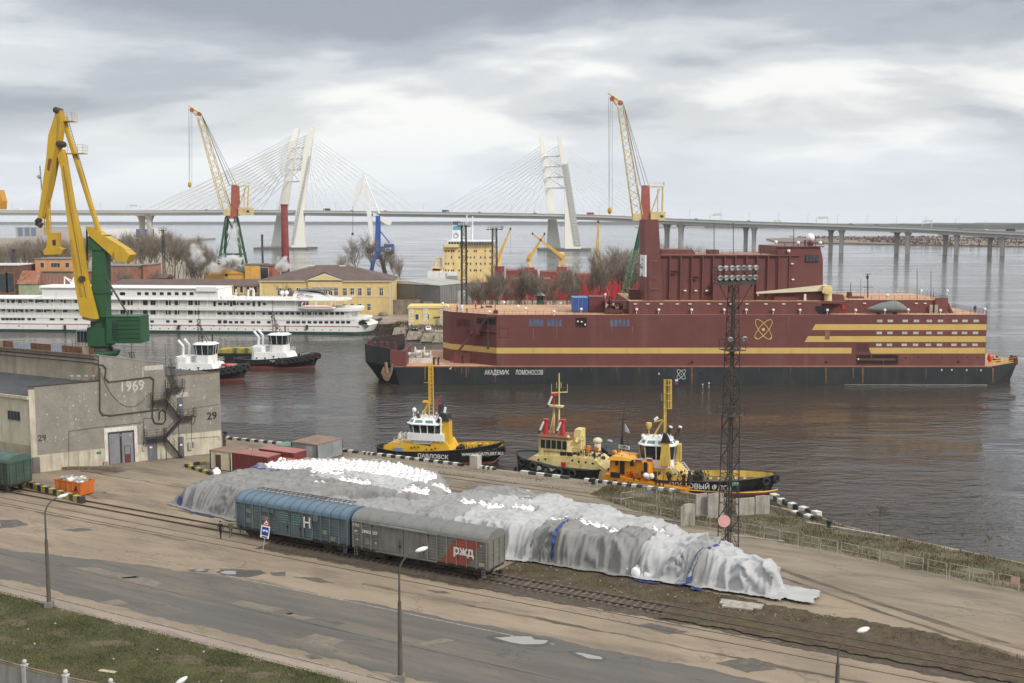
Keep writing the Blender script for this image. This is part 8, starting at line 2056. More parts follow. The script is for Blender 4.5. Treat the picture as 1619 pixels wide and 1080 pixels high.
def shore(name,pts,h0,h1,dep,m_,seed):
 b=MB();n=160;vs=[]
 for i in range(n+1):
  f=i/n*(len(pts)-1);k=min(int(f),len(pts)-2);p=Vector((*pts[k],0)).lerp(Vector((*pts[k+1],0)),f-k);h=h0+(h1-h0)*f/(len(pts)-1);h*=1+.22*nz(i*.21,seed)+.12*nz(i*.9,seed)
  vs+=[(p.x,p.y,-1),(p.x,p.y,h),(p.x,p.y+dep,h*1.05),(p.x,p.y+dep,-1)]
 b.add(vs,[(4*i+j,4*(i+1)+j,4*(i+1)+j+1,4*i+j+1)for i in range(n)for j in range(3)]);return kind(b.build(name,m_),'stuff')
m_forest=mat('far_forest',(.045,.05,.04),1.0,var=.2,scale=.01)
shore('far_woods',[(900,5200),(1900,4550),(3600,4400)],12,25,900,m_forest,1);shore('far_woods',[(-9000,9200),(-2500,9000),(1500,8600)],16,24,1500,m_forest,5)
kind(MB().box(700,1100,5200,5400,-1,6).build('far_land',mat('far_sand',(.3,.27,.22),.9)),'structure')
CY_=482.0
csb=Vector((pt(675,470,CY_).x,CY_,0));CF=Fr(csb,0);Cq=lambda:FM(CF)
cs=thing('cargo_ship','red cargo ship with pale yellow superstructure and four yellow deck cranes','cargo ship',csb)
m_cred=mat('cargo_red',(.30,.026,.024),.55,var=.12,scale=.3,dirt=(.25,.05,.04),damt=.2);m_cdred=mat('cargo_dark_red',(.22,.03,.028),.6,var=.15,scale=.3)
m_cyel=mat('cargo_yellow',(.78,.60,.29),.5,var=.05,scale=.3,dirt=(.5,.36,.14),damt=.12)
xe=CF.at(1120,450)[0];zdk=CF.at(800,447)[1]
MB().prism([(-1,0,-1),(xe-14,0,-1),(xe,11,-1),(xe-14,22,-1),(-1,22,-1)],(0,0,zdk+1)).build('hull',m_cred,cs)
MB().box(CF.at(850,470)[0],xe-14,-.05,-.002,2,zdk-.5).build('bright_side',mat('cargo_bright_red',(.40,.02,.022),.5,var=.1),cs)
h=Cq().fb(701,782,386,447,2,19).build('superstructure',m_cyel,cs)
Cq().fb(676,722,430,447,1,12).build('aft_house',m_white,cs)
h2=Cq().fb(682,702,423,430,2,10).build('lower_house',m_cyel,cs);Cq().fb(684,696,425,428,1.8,.15).build('pane',m_glass,h2)
for px in(690,700):Cq().fb(px-3,px-2,424,427,1.8,.15).build('pane',m_glass,h2)
Cq().fl([(688,423),(690,408),(697,408),(697,423)],4,.5,6).build('davit',m_cyel,cs)
br=Cq().fb(707,781,380.5,386,.5,20).build('bridge',m_white,h)
for i in range(16):Cq().fb(709+4.4*i,712.6+4.4*i,382.5,386,.3,.15).build('pane',mat('bridge_teal_glass',(.03,.07,.09),.1),br)
Cq().fb(702,726,386,391,.2,1.6).build('bridge_wing',m_cyel,h)
wme=MB().box(-.26,.26,-.1,-.001,-.42,.42).mesh('window',m_glass)
for j,py in enumerate((397,407,417,427.5)):
 for px in(705,709,714,717,726,731,739,744,750,753,760,767,775,778):
  if(px*3+j*5)%4==0:continue
  x,z=CF.at(px,py,2);link('window',wme,h,(x,2,z))
fu_=Cq().fp([(714,381),(731,381),(729,356),(716,356)],5,7).build('funnel',m_white,cs)
Cq().fp([(716.2,363.5),(729.3,363.5),(728.8,354.5),(716.8,357.5)],4.9,7.2).build('funnel_band',mat('funnel_teal',(.10,.36,.46),.5),fu_);c=CF.p(721,373,4.9)
MB().torus(c,1.0,.16,'y',14,5).build('funnel_ring',m_blue,fu_)
for px in(718,721,724,727):Cq().fl([(px,356),(px-.7,350)],8,.3,5).build('exhaust',m_black,fu_)
q=Cq();q.fl([(738,380),(738,340)],8,.3,5).fl([(747,380),(747,342)],8,.3,5).fl([(735,362),(750,362)],8,.2,4).fl([(734,352),(744,352)],8,.2,4).fl([(742,380),(742,352)],8,.12,4);q.build('mast',m_white,cs)
q=MB();a,z=CF.at(704,380.5);c2=CF.at(781,380)[0];q.rail([(a,.6,z),(c2,.6,z)],1.3,2,1.6,.06);q.build('railing',m_white,cs)
for px0,px1,lab in((707,737,0),(722,735,1)):pass
cw=Cq();cw.fb(707,723,430.5,447,.3,.6);cw.build('white_locker',m_whitec,cs)
for i in range(4):Cq().fb(708+4*i,711.5+4*i,436,445,.1,.15).build('marking',m_galv,cs)
for(x0,x1,y0,y1,m_)in((763,794,427,450,m_cdred),(800,850,428,450,m_cdred),(855,905,430,450,m_cdred),(912,980,434,450,m_cred),(985,1060,436,450,m_cred)):Cq().fb(x0,x1,y0,y1,3,15).build('hatch_coaming',m_,cs)
for px in(815,860):Cq().fb(px,px+10,439,441,2.6,.3).build('yellow_beam',m_yellow,cs)
def deckcrane(px,base,piv,tip,hook=True,w=3.2):
 q=Cq();a=CF.at(px,base[1],9);
 MB().prism([(a[0]-2.2,7,zdk),(a[0]+2.2,7,zdk),(a[0]+2.2,11.5,zdk),(a[0]-2.2,11.5,zdk)],(0,0,CF.at(px,base[0],9)[1]-zdk)).build('crane_pedestal',m_cred,cs)
 c_=Cq().fb(px-w,px+w*1.1,piv[1]-9,base[0],7,4.5).build('crane_house',m_cyel,cs);Cq().fb(px-w*1.5,px-w,piv[1]-3,piv[1]+4,7.5,2).build('crane_cab',m_cyel,c_)
 b=Cq();(x0,y0),(x1,y1)=piv,tip;d=Vector((x1-x0,y1-y0,0)).normalized();n=Vector((-d.y,d.x,0))
 b.fp([(x0+n.x*3,y0+n.y*3),(x1+n.x*1.0,y1+n.y*1.0),(x1-n.x*1.0,y1-n.y*1.0),(x0-n.x*3,y0-n.y*3)],6,1.6).build('crane_boom',mat('deck_crane_yellow',(.66,.40,.08),.5,var=.1,dirt=(.35,.18,.05),damt=.2),cs)
 b=Cq();b.fb(x1-1.2,x1+1.2,y1-2,y1+1.5,5.8,2).build('crane_sheave',m_black,cs)
 if hook:Cq().fl([(x1,y1),(x1,y1+45)],6.5,.05,4).build('crane_rope',m_dark,cs)
deckcrane(789,(421,447),(786,412),(807,362));deckcrane(837,(423,447),(836,410),(861,370));deckcrane(888,(422,447),(892,408),(842,370),False,4);deckcrane(943,(424,447),(944,418),(946,351),False)
m_cry=mat('crane_straw',(.62,.50,.24),.55,var=.12,dirt=(.35,.25,.12),damt=.25);m_crr=mat('crane_tower_red',(.36,.10,.07),.55,var=.12,scale=.4,dirt=(.2,.06,.04),damt=.2)
m_ylc=mat('portal_yellow',(.50,.315,.022),.5,var=.10,scale=.25,dirt=(.28,.15,.05),damt=.18);m_gnc=mat('portal_green',(.020,.085,.036),.5,var=.18,scale=.3,dirt=(.05,.07,.04),damt=.2)
def lattice(b,p0,p1,w0,w1,r,bays):b.mast(p0,p1,w0,w1,r,bays,4,False)
def jibcrane(label,px,Y,k,off,top,bot,legs,hook):
 J=lambda x,y:(px+(x-1021)*k+off*max(0,min(1,(341-y)/181)),top+(y-293)*k)
 K=lambda x,y:(px+(x-1021)*k+off,top+(y-293)*k)
 b=Vector((pt(px,480,Y).x,Y,LZ));f=Fr(b,0);C=lambda:FM(f)
 t=thing('harbour_crane',label,'crane',b,0,None)
 T=lambda x,y:(px+(x-1021)*k,top+(y-293)*k)
 C().fp([T(1014,350),T(1029,350),T(1027,293),T(1016,293)],-1.8,3.6).build('column',m_crr,t)
 hs=C().fb(*[T(1029,0)[0],T(1052,0)[0],T(0,335)[1],T(0,349)[1]],-2.5,5).build('machine_house',m_cry,t)
 C().fb(T(1044,0)[0],T(1049,0)[0],T(0,340)[1],T(0,344)[1],-2.6,.08).build('pane',m_glass,hs)
 C().fb(T(1001,0)[0],T(1014,0)[0],T(0,338)[1],T(0,349)[1],-2.2,3).build('driver_cab',m_cry,t)
 q=C()
 for y in(-1.8,1.8):q.fl([T(1029,338),T(1043,298)],y,.28,5).fl([T(1047,336),T(1048,295)],y,.35,5).fl([T(1040,336),T(1040,299)],y,.22,5).fl([T(1026,295),T(1049,295)],y,.25,5)
 q.build('back_frame',m_cry,t)
 q=MB();z1=f.at(*T(1020,293))[1];x0,x1=f.at(*T(1026,293))[0],f.at(*T(1049,293))[0];q.rail([(x0,-2,z1),(x1,-2,z1),(x1,2,z1)],1.1,2,1.5,.06);q.build('railing',m_cry,t)
 q=MB();lattice(q,f.p(*J(1008,341)),f.p(*J(981,168)),1.7,.95,.2,16);q.build('jib',m_cry,t)
 q=C();q.fl([J(984,163),J(969,152),J(961,147)],0,.55,6,.25).fl([J(976,166),J(969,157)],0,.5,6);q.build('jib_head',m_cry,t)
 for x,y in((981,163),(968,156)):q=C();q.lathe([(.2,-.5),(.9,-.5),(.9,.5),(.2,.5)],f.p(*J(x,y)),12,'y');q.build('sheave',m_crr,t)
 q=C()
 for y,e in((-.8,(1020,294)),(0,(1014,296)),(.8,(1012,294)),(0,(1025,292))):q.fl([J(985,163),T(*e)],y,.09,4)
 q.build('luffing_rope',m_dark,t)
 q=C()
 for x in(962,965,968):q.fl([K(x,153 if x<966 else 158),K(963 if x<966 else x,hook)],0,.06,4)
 q.build('hoist_rope',m_dark,t);q=C();q.ball(f.p(*K(964,hook+2)),.8,8,6,(1,1,1.6));q.build('hook_block',m_ylc,t)
 MB().lathe([(2.2,f.at(*T(1021,356))[1]),(2.6,f.at(*T(1021,350))[1])],n=16).build('slewing_ring',m_crr,t)
 zt_=f.at(*T(1021,352))[1]
 for sx in(-1,1):
  for sy in(-1,1):
   q=MB();q.tube((sx*1.9,sy*1.9,zt_),(sx*legs,sy*legs*.8,0),.50,6,.6)
   q.build('leg',m_gnc,t)
 q=MB()
 for kk_,zz in((.45,.55),(.8,.2)):
  w=1.9+(legs-1.9)*kk_
  for A,B_ in(((-1,-1),(1,-1)),((1,-1),(1,1)),((1,1),(-1,1)),((-1,1),(-1,-1))):
   q.tube((A[0]*w,A[1]*w*.85,zt_*zz),(B_[0]*w,B_[1]*w*.85,zt_*zz),.28,5);q.tube((A[0]*w,A[1]*w*.85,zt_*zz),(B_[0]*1.95,B_[1]*1.95,zt_*.98),.2,4)
 q.build('portal_brace',m_gnc,t)
 return t
jibcrane('red-columned harbour crane with pale lattice jib rising behind the barge tower',1021,400,1.0,0,293,0,8.2,331)
jibcrane('red-columned harbour crane with pale lattice jib before the left bridge pylon',370,470,.86,-21,292,0,7.2,291)
b=Vector((pt(598,470,500).x,500,LZ));f=Fr(b,0);C=lambda:FM(f)
t=thing('harbour_crane','blue and white portal crane behind the mansion roof','crane',b)
m_crb=mat('crane_blue',(.03,.10,.36),.5,var=.12)
C().fp([(592,410),(601,410),(601,341),(594,341)],-1.3,2.6).build('column',m_crb,t)
hb2=C().fb(607,622,386,402,-2,4).build('machine_house',m_crb,t);sign_text('lettering','СТ',2.2,m_whitec,hb2,(f.at(615,395)[0],-2.05,f.at(615,395)[1]),bold=.06)
C().fb(590,608,390,398,-1.8,3.6).build('platform',m_crb,t);C().fl([(601,365),(616,384)],0,.3,5).build('strut',m_crb,t);C().fb(580,588,392,400,-1,2).build('driver_cab',m_dark,t)
C().fp([(574,290),(580,290),(593,385),(586,387)],-.9,1.8).build('boom',m_whitec,t);C().fp([(572,280),(576,273),(571,300),(559,326),(557,325),(563,291)],-.6,1.2).build('fly_jib',m_whitec,t)
C().fl([(574,273),(600,338)],.5,.3,5).build('tie',m_whitec,t);C().fp([(590,337),(617,349),(619,352),(617,356),(611,355),(590,342)],-.9,1.8).build('counterweight',m_whitec,t)
C().fl([(558,326),(558,368)],0,.12,4).fl([(557.5,368),(557.5,372)],0,.5,6).build('hoist_rope',m_dark,t)
for sx,m_ in((-1,m_crb),(1,m_dark)):
 for sy in(-1,1):MB().tube((sx*1.2,sy*1.2,f.at(598,403)[1]),(sx*5.6,sy*4.5,0),.7,5).build('leg',m_,t)
b=Vector((pt(154,600,174).x,174,QZ));f=Fr(b,0);C=lambda:FM(f)
t=thing('harbour_crane','big yellow and green portal crane standing behind the warehouse roof','crane',b)
C().fp([(142,553),(168,553),(166,378),(146,378)],-1.2,2.4).build('column',m_gnc,t)
for py in(463,500,545):C().fb(143,169,py-1,py+1,-1.35,2.7).build('column_flange',m_gnc,t)
C().fp([(139,396),(160,395),(166,372),(150,369),(139,374)],-1.4,2.8).build('column_head',m_gnc,t)
z0,z1,z2=f.at(155,562)[1],f.at(155,554)[1],f.at(155,549)[1];x0,x1=f.at(120,555)[0],f.at(189,555)[0];xm=(x0+x1)/2
MB().lathe([(1.4,z0-1.2),(3.1,z0),(3.4,z1-.3),(3.4,z1)],(xm,0,0),24).build('turntable',m_gnc,t);MB().lathe([(2.3,z1+.002),(2.3,z2)],(xm,0,0),20).build('slewing_ring',m_dark,t)
hh=C().fb(168,222,500,543,-1.9,4.2).build('machine_house',m_gnc,t)
for py in(506,513,520,527,534):C().fb(183,221.5,py-.6,py+.6,-2.0,.09).build('house_rib',m_gnc,hh)
lv=C().fb(178,186,509,538,-1.95,.04).build('louvre_frame',m_black,hh)
for k in range(7):C().fb(178.5,185.5,510.5+4*k,512.5+4*k,-2.05,.09).build('louvre',m_gnc,lv)
MB().box(f.at(168,500)[0],f.at(222,500)[0]+.1,-2.0,2.4,f.at(195,500)[1]+.002,f.at(195,500)[1]+.12).build('house_roof',m_gnc,hh)
C().fb(138,170,518,548,-1.6,3.2).build('winch_house',m_gnc,t)
dc=C().fb(121,138,522,543,-1.0,2.0).build('driver_cab',m_galv,t);
for k in range(3):C().fb(122+5.4*k,126.4+5.4*k,524,541,-1.06,.05).build('pane',m_glass,dc)
q=MB();q.rail([(f.at(121,545)[0],-1.7,f.at(121,545)[1]),(f.at(142,547)[0],-1.7,f.at(142,547)[1])],1.2,3,.6,.04);q.build('railing',m_dark,t)
C().fp([(98,236),(102,248),(107,280),(116,330),(127,380),(136,442),(152,505),(127,500),(118,450),(110,380),(96,268),(90,246)],-2.9,1.3).build('boom',m_ylc,t)
C().fp([(110,380),(113,378),(131,468),(127,470)],-2.97,.06).fl([(101,262),(114,340),(130,430),(137,470)],-3.0,.10,5).build('boom_edge',mat('portal_yellow_dark',(.40,.24,.03),.6),t)
q=C();q.lathe([(.2,-.2),(.5,-.2),(.5,.2),(.2,.2)],f.p(130,441,-3.0),12,'y');q.build('boom_pin',m_dark,t)
C().fp([(129,501),(151,505),(149,509),(131,505)],-3.1,1.7).build('boom_foot',mat('burnt_steel',(.12,.08,.05),.8,var=.4),t)
C().fp([(89,174),(95,174),(95.5,205),(93,226),(80,292),(67,346),(60,345),(66,300),(73,250),(76,214)],-3.2,1.6).build('fly_jib',m_ylc,t);C().fl([(93,182),(91,225),(69,344)],-3.3,.10,5).build('jib_edge',MATS['portal_yellow_dark'],t)
C().fp([(77,250),(82,252),(78,271),(74,268)],-3.23,.02).build('rust_mark',mat('rust_brown',RUST,.9),t)
for px,py in((97,228),(92,175)):q=C();q.lathe([(.2,-1.0),(.48,-.9),(.48,.9),(.2,1.0)],f.p(px,py,-2.5),12,'y');q.build('sheave',m_dark,t)
C().fl([(97,178),(112,225),(157,367)],-1.0,.42,6).build('tie',m_ylc,t)
q=C()
for k in range(40):q.fl([(103+52*k/40,186+178*k/40),(106.5+52*k/40,184.5+178*k/40)],-1.0,.035,4)
q.fl([(106,184),(159,364)],-1.0,.045,4).fl([(104,189),(156,366)],-.7,.045,4);q.build('ladder',m_dark,t)
for x0,x1,py in((99,116,191),(101,133,242)):
 p=MB();a,z=f.at(x0,py,-1.5);c,_=f.at(x1,py,-1.5);p.box(a,c,-2,0,z-.12,z).rail([(a,-2,z),(c,-2,z),(c,0,z)],1.25,3,.8,.03);p.build('walkway',m_ylc,t)
cw_=C().fp([(135,358),(141,358),(198,394),(204,403),(199,413),(181,412),(177,405),(140,372)],-1.6,2.6).build('counterweight_arm',m_ylc,t);C().fp([(180,397),(198,396),(205,403),(199,415),(181,413)],-1.9,3.2).build('counterweight',m_ylc,t)
C().fl([(137,362),(138,412)],-1,.14,5).fl([(168,440),(203,498)],-1,.16,5).build('stay',m_dark,t)
C().fl([(64,346),(58,352),(66,357)],-2.8,.45,6).build('jib_sheaves',m_dark,t)
q=C()
for px in(70,75,80):q.fl([(px-2,300),(px+1,372)],-2.4,.28 if px==75 else .1,5)
q.build('hoist_gear',m_ylc,t)
C().fp([(76,368),(90,368),(91,391),(100,394),(96,402),(70,403),(68,396),(73,391)],-3.0,1.6).build('hook_frame',m_ylc,t);C().fb(83,88,379,388,-3.05,.04).build('hook_letter',m_dark,t)
C().fl([(66,300),(63,262)],-3,.12,4).fl([(63,278),(60,281)],-3.2,.3,6).build('jib_lamps',m_galv,t)
zb_=z0-1.2
for sx in(-1,1):
 for sy in(-1,1):MB().tube((xm+sx*1.2,sy*1.2,zb_),(xm+sx*5.2,sy*5.2,.3),.6,6,.7).box(xm+sx*5.2-1,xm+sx*5.2+1,sy*5.2-.5,sy*5.2+.5,0,.9).build('leg',m_gnc,t)
b=Vector((pt(-12,560,185).x,185,QZ));f=Fr(b,0);t=thing('harbour_crane','edge of a second yellow crane just entering at the left picture side','crane',b)
FM(f).fp([(-14,300),(-2,300),(3,318),(2,331),(-6,331),(-14,330)],0,2).build('jib_head',mat('crane_orange',(.62,.30,.03),.5),t);FM(f).fp([(-30,330),(-10,330),(-18,600),(-34,600)],0,2).build('boom',MATS['crane_orange'],t)
def steam(px,py,Y,wpx,hpx,dens,seed):
 c=pt(px,py,Y);s=Y/F_PX;b=MB();b.ball((0,0,0),1,16,10,(wpx*s/2,wpx*s/2.2,hpx*s/2));m=bpy.data.materials.new('steam_vapour');m.use_nodes=True;tt=m.node_tree;tt.nodes.clear()
 o=tt.nodes.new('ShaderNodeOutputMaterial');v=tt.nodes.new('ShaderNodeVolumePrincipled');v.inputs['Color'].default_value=(.97,.97,.97,1);v.inputs['Anisotropy'].default_value=.1
 g=tt.nodes.new('ShaderNodeTexCoord');n=tt.nodes.new('ShaderNodeTexNoise');n.inputs['Scale'].default_value=.42;n.inputs['Detail'].default_value=3
 mp=tt.nodes.new('ShaderNodeMapping');mp.inputs['Location'].default_value=(seed*7,0,0);tt.links.new(g.outputs['Object'],mp.inputs[0]);tt.links.new(mp.outputs[0],n.inputs['Vector'])
 sc=tt.nodes.new('ShaderNodeMapping');sc.inputs['Scale'].default_value=(2/(wpx*s),2.2/(wpx*s),2/(hpx*s));tt.links.new(g.outputs['Object'],sc.inputs[0])
 L=tt.nodes.new('ShaderNodeVectorMath');L.operation='LENGTH';tt.links.new(sc.outputs[0],L.inputs[0])
 def mth(op,a,b_):
  q=tt.nodes.new('ShaderNodeMath');q.operation=op
  for i,w in enumerate((a,b_)):
   if isinstance(w,(int,float)):q.inputs[i].default_value=w
   else:tt.links.new(w,q.inputs[i])
  return q.outputs[0]
 d=mth('MAXIMUM',mth('SUBTRACT',mth('SUBTRACT',mth('MULTIPLY',n.outputs['Fac'],1.7),mth('MULTIPLY',L.outputs['Value'],.75)),.28),0.0)
 tt.links.new(mth('MULTIPLY',d,dens),v.inputs['Density']);tt.links.new(v.outputs[0],o.inputs['Volume'])
 ob=b.build('steam',m,None,loc=c);return kind(ob,'stuff')
for i,q in enumerate(((364,414,425,46,28,6),(369,372,430,24,60,1.2),(446,418,425,30,34,4),(311,405,420,36,50,1.1),(338,425,425,44,24,1.8))):steam(*q,i)
m_bw=mat('pylon_white',(.88,.86,.78),.6,var=.03,scale=.02);m_bdeck=mat('bridge_concrete',(.58,.58,.54),.8,var=.06,scale=.02);m_bpan=mat('pylon_panel',(.50,.50,.47),.7,var=.05);m_bpier=mat('pier_concrete',(.48,.46,.42),.85,var=.08,scale=.05);m_par=mat('parapet_grey',(.33,.34,.33),.8,var=.1,scale=.05)
DP=[(-760,1510,334.5),(-478,1449,334.8),(-287,1408,334.5),(62,1338,340.5),(190,1310,347.5),(272,1270,352),(357,1225,356),(418,1190,359.5),(460,1165,363),(497,1140,367),(620,1060,378),(800,950,392)]
pts3=[]
for(x,y,py)in DP:pts3.append(Vector((x,y,CAM_Z-(py-348)/F_PX*y)))
def cat(i,f):
 p=[pts3[max(0,min(len(pts3)-1,i+k))]for k in(-1,0,1,2)]
 return .5*((2*p[1])+(-p[0]+p[2])*f+(2*p[0]-5*p[1]+4*p[2]-p[3])*f*f+(-p[0]+3*p[1]-3*p[2]+p[3])*f**3)
cl=[cat(i,k/8)for i in range(len(pts3)-1)for k in range(8)]+[pts3[-1]]
bgB=Vector((-287,1408,0));bg=thing('cable_stayed_bridge','white cable-stayed bridge with two leaning pylons crossing the whole background','bridge',bgB)
bl_=lambda b,n,m_,p=bg,**k:b.xf(Matrix.Translation(-bgB)).build(n,m_,p,**k)
def sect(off0,off1,z0,z1,name,m_,haunch=False):
 b=MB();vs=[]
 for i,p in enumerate(cl):
  d=(cl[min(i+1,len(cl)-1)]-cl[max(i-1,0)]);d.z=0;d.normalize();n=Vector((d.y,-d.x,0))
  for o,z in((off0,z0),(off1,z0),(off1,z1),(off0,z1)):q=p+n*o;vs.append((q.x,q.y,q.z+z))
 b.add(vs,[(4*i+j,4*(i+1)+j,4*(i+1)+(j+1)%4,4*i+(j+1)%4)for i in range(len(cl)-1)for j in range(4)]+[(3,2,1,0)]);return bl_(b,name,m_)
sect(-16,16,-1.6,0,'deck',m_bdeck);sect(-11,11,-5.2,-1.601,'girder',mat('girder_pale',(.80,.81,.79),.7,var=.05,scale=.02));sect(15.4,16,.002,1.5,'parapet',m_par);sect(-16,-15.4,.002,1.5,'parapet',m_par)
def quadpr(a,b2,c,d,Y,dep):q=MB();q.prism([pt(*p,Y)for p in(a,b2,c,d)],(0,dep,0));return q
LEG=[]
for near,far,bars in((((460,394),(482.5,394),(479,330),(490,245),(496,202),(490,200.5),(486,206),(479.5,242)),((428,391),(446,391),(454,331),(460,285),(466,235),(472.5,204),(468,202),(464,205),(456,230),(449,285),(439,331)),((464,234,484),(461,251,480),(458,268,477),(456,287,474))),(((893,394),(919,394),(896,257),(886.5,216),(884,214.5),(881.5,216),(893,300)),((864.5,392),(886.5,392),(879,339),(866,250),(858.5,217),(853,217),(856,250),(867,339)),((862,247,884),(864,263,887),(866,280,889),(868,297,892)))):
 Yn,Yf=(1385,1430)if near[0][0]<600 else(1320,1360)
 for P_,Y in((near,Yn),(far,Yf)):
  o=MB();o.prism([pt(x,y,Y)for x,y in P_],(0,9,0));LEG.append(bl_(o,'pylon_leg',m_bw))
 x0,x1=(461,470)if near[0][0]<600 else(910,918)
 tx=487 if near[0][0]<600 else 890
 for k in range(26):
  f0,f1=k/26,(k+.86)/26
  if near[0][0]<600:g_=lambda f:(459.5+29*f,464.5+26*f);yb_,yt_=386,246
  else:g_=lambda f:(909-19*f,918.5-20.5*f);yb_,yt_=388,258
  (a0,a1),(c0,c1)=g_(f0),g_(f1);y0,y1=yb_+(yt_-yb_)*f0,yb_+(yt_-yb_)*f1
  o=MB();o.prism([pt(a0,y0,Yn-1.2),pt(a1,y0,Yn-1.2),pt(c1,y1,Yn-1.2),pt(c0,y1,Yn-1.2)],(0,1.1,0));bl_(o,'rib_panel',m_bpan)
 for i,(xa,y,xb)in enumerate(bars):
  o=MB();o.tube(pt(xa,y,Yf),pt(xb,y,Yn+4),1.1,6);bl_(o,'cross_bar',m_bw)
  if i<3:o=MB();o.tube(pt(xa,y,Yf),pt(bars[i+1][2],bars[i+1][1],Yn+4),.7,5);bl_(o,'brace',m_bw)
 bx0,bx1=(410,496)if near[0][0]<600 else(850,930)
 a,c=pt(bx0,394,Yn+20),pt(bx1,394,Yn+20);bl_(MB().vpr([(a.x,a.y-32),(c.x,c.y-40),(c.x+4,c.y+5),(a.x,a.y+32)],-1,2.2),'foundation',mat('foundation_grey',(.14,.14,.13),.9))
def onl(px,side):
 best=min(range(len(cl)-1),key=lambda i:abs((cl[i].x/cl[i].y)-((px-809.5)/F_PX)));
 for i in range(len(cl)-1):
  r0,r1,r=cl[i].x/cl[i].y,cl[i+1].x/cl[i+1].y,(px-809.5)/F_PX
  if r0<=r<=r1:
   p=cl[i].lerp(cl[i+1],(r-r0)/(r1-r0));d=(cl[i+1]-cl[i]);d.z=0;d.normalize();return p+Vector((d.y,-d.x,0))*15*side+Vector((0,0,1))
def stays(pxs,tops,side,r):
 n=len(pxs)
 for i,px in enumerate(pxs):
  a=onl(px,side);f=i/(n-1);c=tops[0].lerp(tops[1],f)
  if a:bl_(MB().tube(a,c,r,4),'stay_cable',mat('cable_white',(.80,.81,.82),.5,var=.02))
m_cab=mat('cable_white',(.80,.81,.82),.5,var=.02)
stays([240+14.5*i for i in range(13)],(pt(488,213,1388),pt(480,262,1388)),1,.75);stays([234+14.5*i for i in range(13)],(pt(465,213,1432),pt(455,262,1432)),-1,.7)
stays([672-15*i for i in range(12)],(pt(495,216,1388),pt(489,262,1388)),1,.5);stays([668-15.5*i for i in range(12)],(pt(471,213,1432),pt(465,262,1432)),-1,.45)
stays([690+13.5*i for i in range(12)],(pt(856,231,1365),pt(862,275,1365)),-1,.36);stays([697+13.5*i for i in range(12)],(pt(883,231,1324),pt(888,275,1324)),1,.38)
stays([1068-12.5*i for i in range(12)],(pt(889,231,1324),pt(894,275,1324)),1,.26);stays([1060-12.5*i for i in range(12)],(pt(863,231,1365),pt(868,275,1365)),-1,.24)
for(pa,pb_),yb in(((1053.5,1075.5),392),((1177.5,1190.5),400.5),((1311.5,1328.5),398),((1415.5,1433),401.5),((1492,1510),402.5),((1562.5,1582.5),403.5),((228,240),385)):
 for k,px in enumerate((pa,pb_)):
  p=onl(px,0);w=(3.4 if pa>1100 else 4.2)
  if pa<300:w=5
  s_=1 if k else-1;q=p+Vector((0,-s_*7,0));q=Vector(((px-809.5)/F_PX*q.y*1.0,q.y,0));H=p.z-5.2
  b=MB();n=8
  b.lathe([(w*.72,-1),(w*.72,H*.62),(w*.86,H*.84),(w*1.35,H-.6),(w*1.35,H-.05)],(q.x,q.y,0),8);bl_(b,'pier',m_bpier)
 p=onl((pa+pb_)/2,0);bl_(MB().box(p.x-11,p.x+11,p.y-7,p.y+7,p.z-6.6,p.z-5.21),'pier_cap',m_bpier)
for px,w in((1130,8),(1297,8),(1462,7),(215,7)):
 p=onl(px,0);b=MB()
 for s_ in(-1,1):b.tube(p+Vector((s_*w,s_*6,0)),p+Vector((s_*w,s_*6,7)),.35,5)
 b.tube(p+Vector((-w,-6,7)),p+Vector((w,6,7)),.35,5).box(p.x-w*.5,p.x+w*.8,p.y-.3,p.y+.3,p.z+5.6,p.z+8);bl_(b,'sign_gantry',m_bpan)
for i in range(34):
 p=onl(14+i*46.5,-1)
 if p:bl_(MB().tube(p,p+Vector((0,0,10)),.16,4).tube(p+Vector((0,0,10)),p+Vector((2,-1,10.3)),.14,4),'bridge_lamp',m_par)
vm=[mat('vehicle_white',(.7,.7,.7),.4),mat('vehicle_dark',(.05,.05,.06),.4),mat('vehicle_blue',(.06,.12,.25),.4),mat('vehicle_red',(.4,.05,.04),.4)]
rv=random.Random(9)
for i,px in enumerate((37,120,280,332,420,520,560,612,642,703,706,759,800,846,930,932,985,1020,1098,1180,1225,1340,1380,1512,1553,1590)):
 p=onl(px,0);
 if p is None:continue
 big=i%5==0;L=9 if big else 4.4;h=3.2 if big else 1.5;d=onl(px+2,0)-p
 v=thing('lorry' if big else 'passing_car','small lorry crossing the bridge deck' if big else 'tiny car crossing the bridge deck','lorry' if big else 'car',p+Vector((0,-6,.0)),math.atan2(d.y,d.x),'lorries on the bridge' if big else 'cars on the bridge')
 MB().xz([(-L/2,.5),(L/2,.5),(L/2,h*.6),(L*.28,h*.62),(L*.2,h),(-L*.35,h),(-L/2,h*.65)]if not big else[(-L/2,.6),(L/2,.6),(L/2,h*.8),(L*.42,h),(-L/2,h)],-.9,.9).build('body',vm[i%4],v)
 for x in(-L*.3,L*.3):MB().tube((x,-.95,.35),(x,.95,.35),.35,8).build('wheels_axle',m_rubber,v)
for px,py in((886,357.5),(1010,360)):
 p=gp(px,py,0);s_=thing('distant_ship','tiny ship far out on the water near the right bridge pylon','ship',p,0,'distant ships');MB().xz([(-16,0),(16,0),(20,4),(-18,4)],-4,4).build('hull',m_dark,s_);MB().box(-14,-6,-3,3,4,10).build('house',m_white,s_)
m_bark=mat('bark_brown',(.085,.068,.052),.95,var=.3,scale=1);m_twig=mat('twig_brown',(.205,.170,.135),.95,var=.35,scale=.25);m_birch=mat('birch_bark',(.24,.22,.19),.9,var=.2,scale=2)
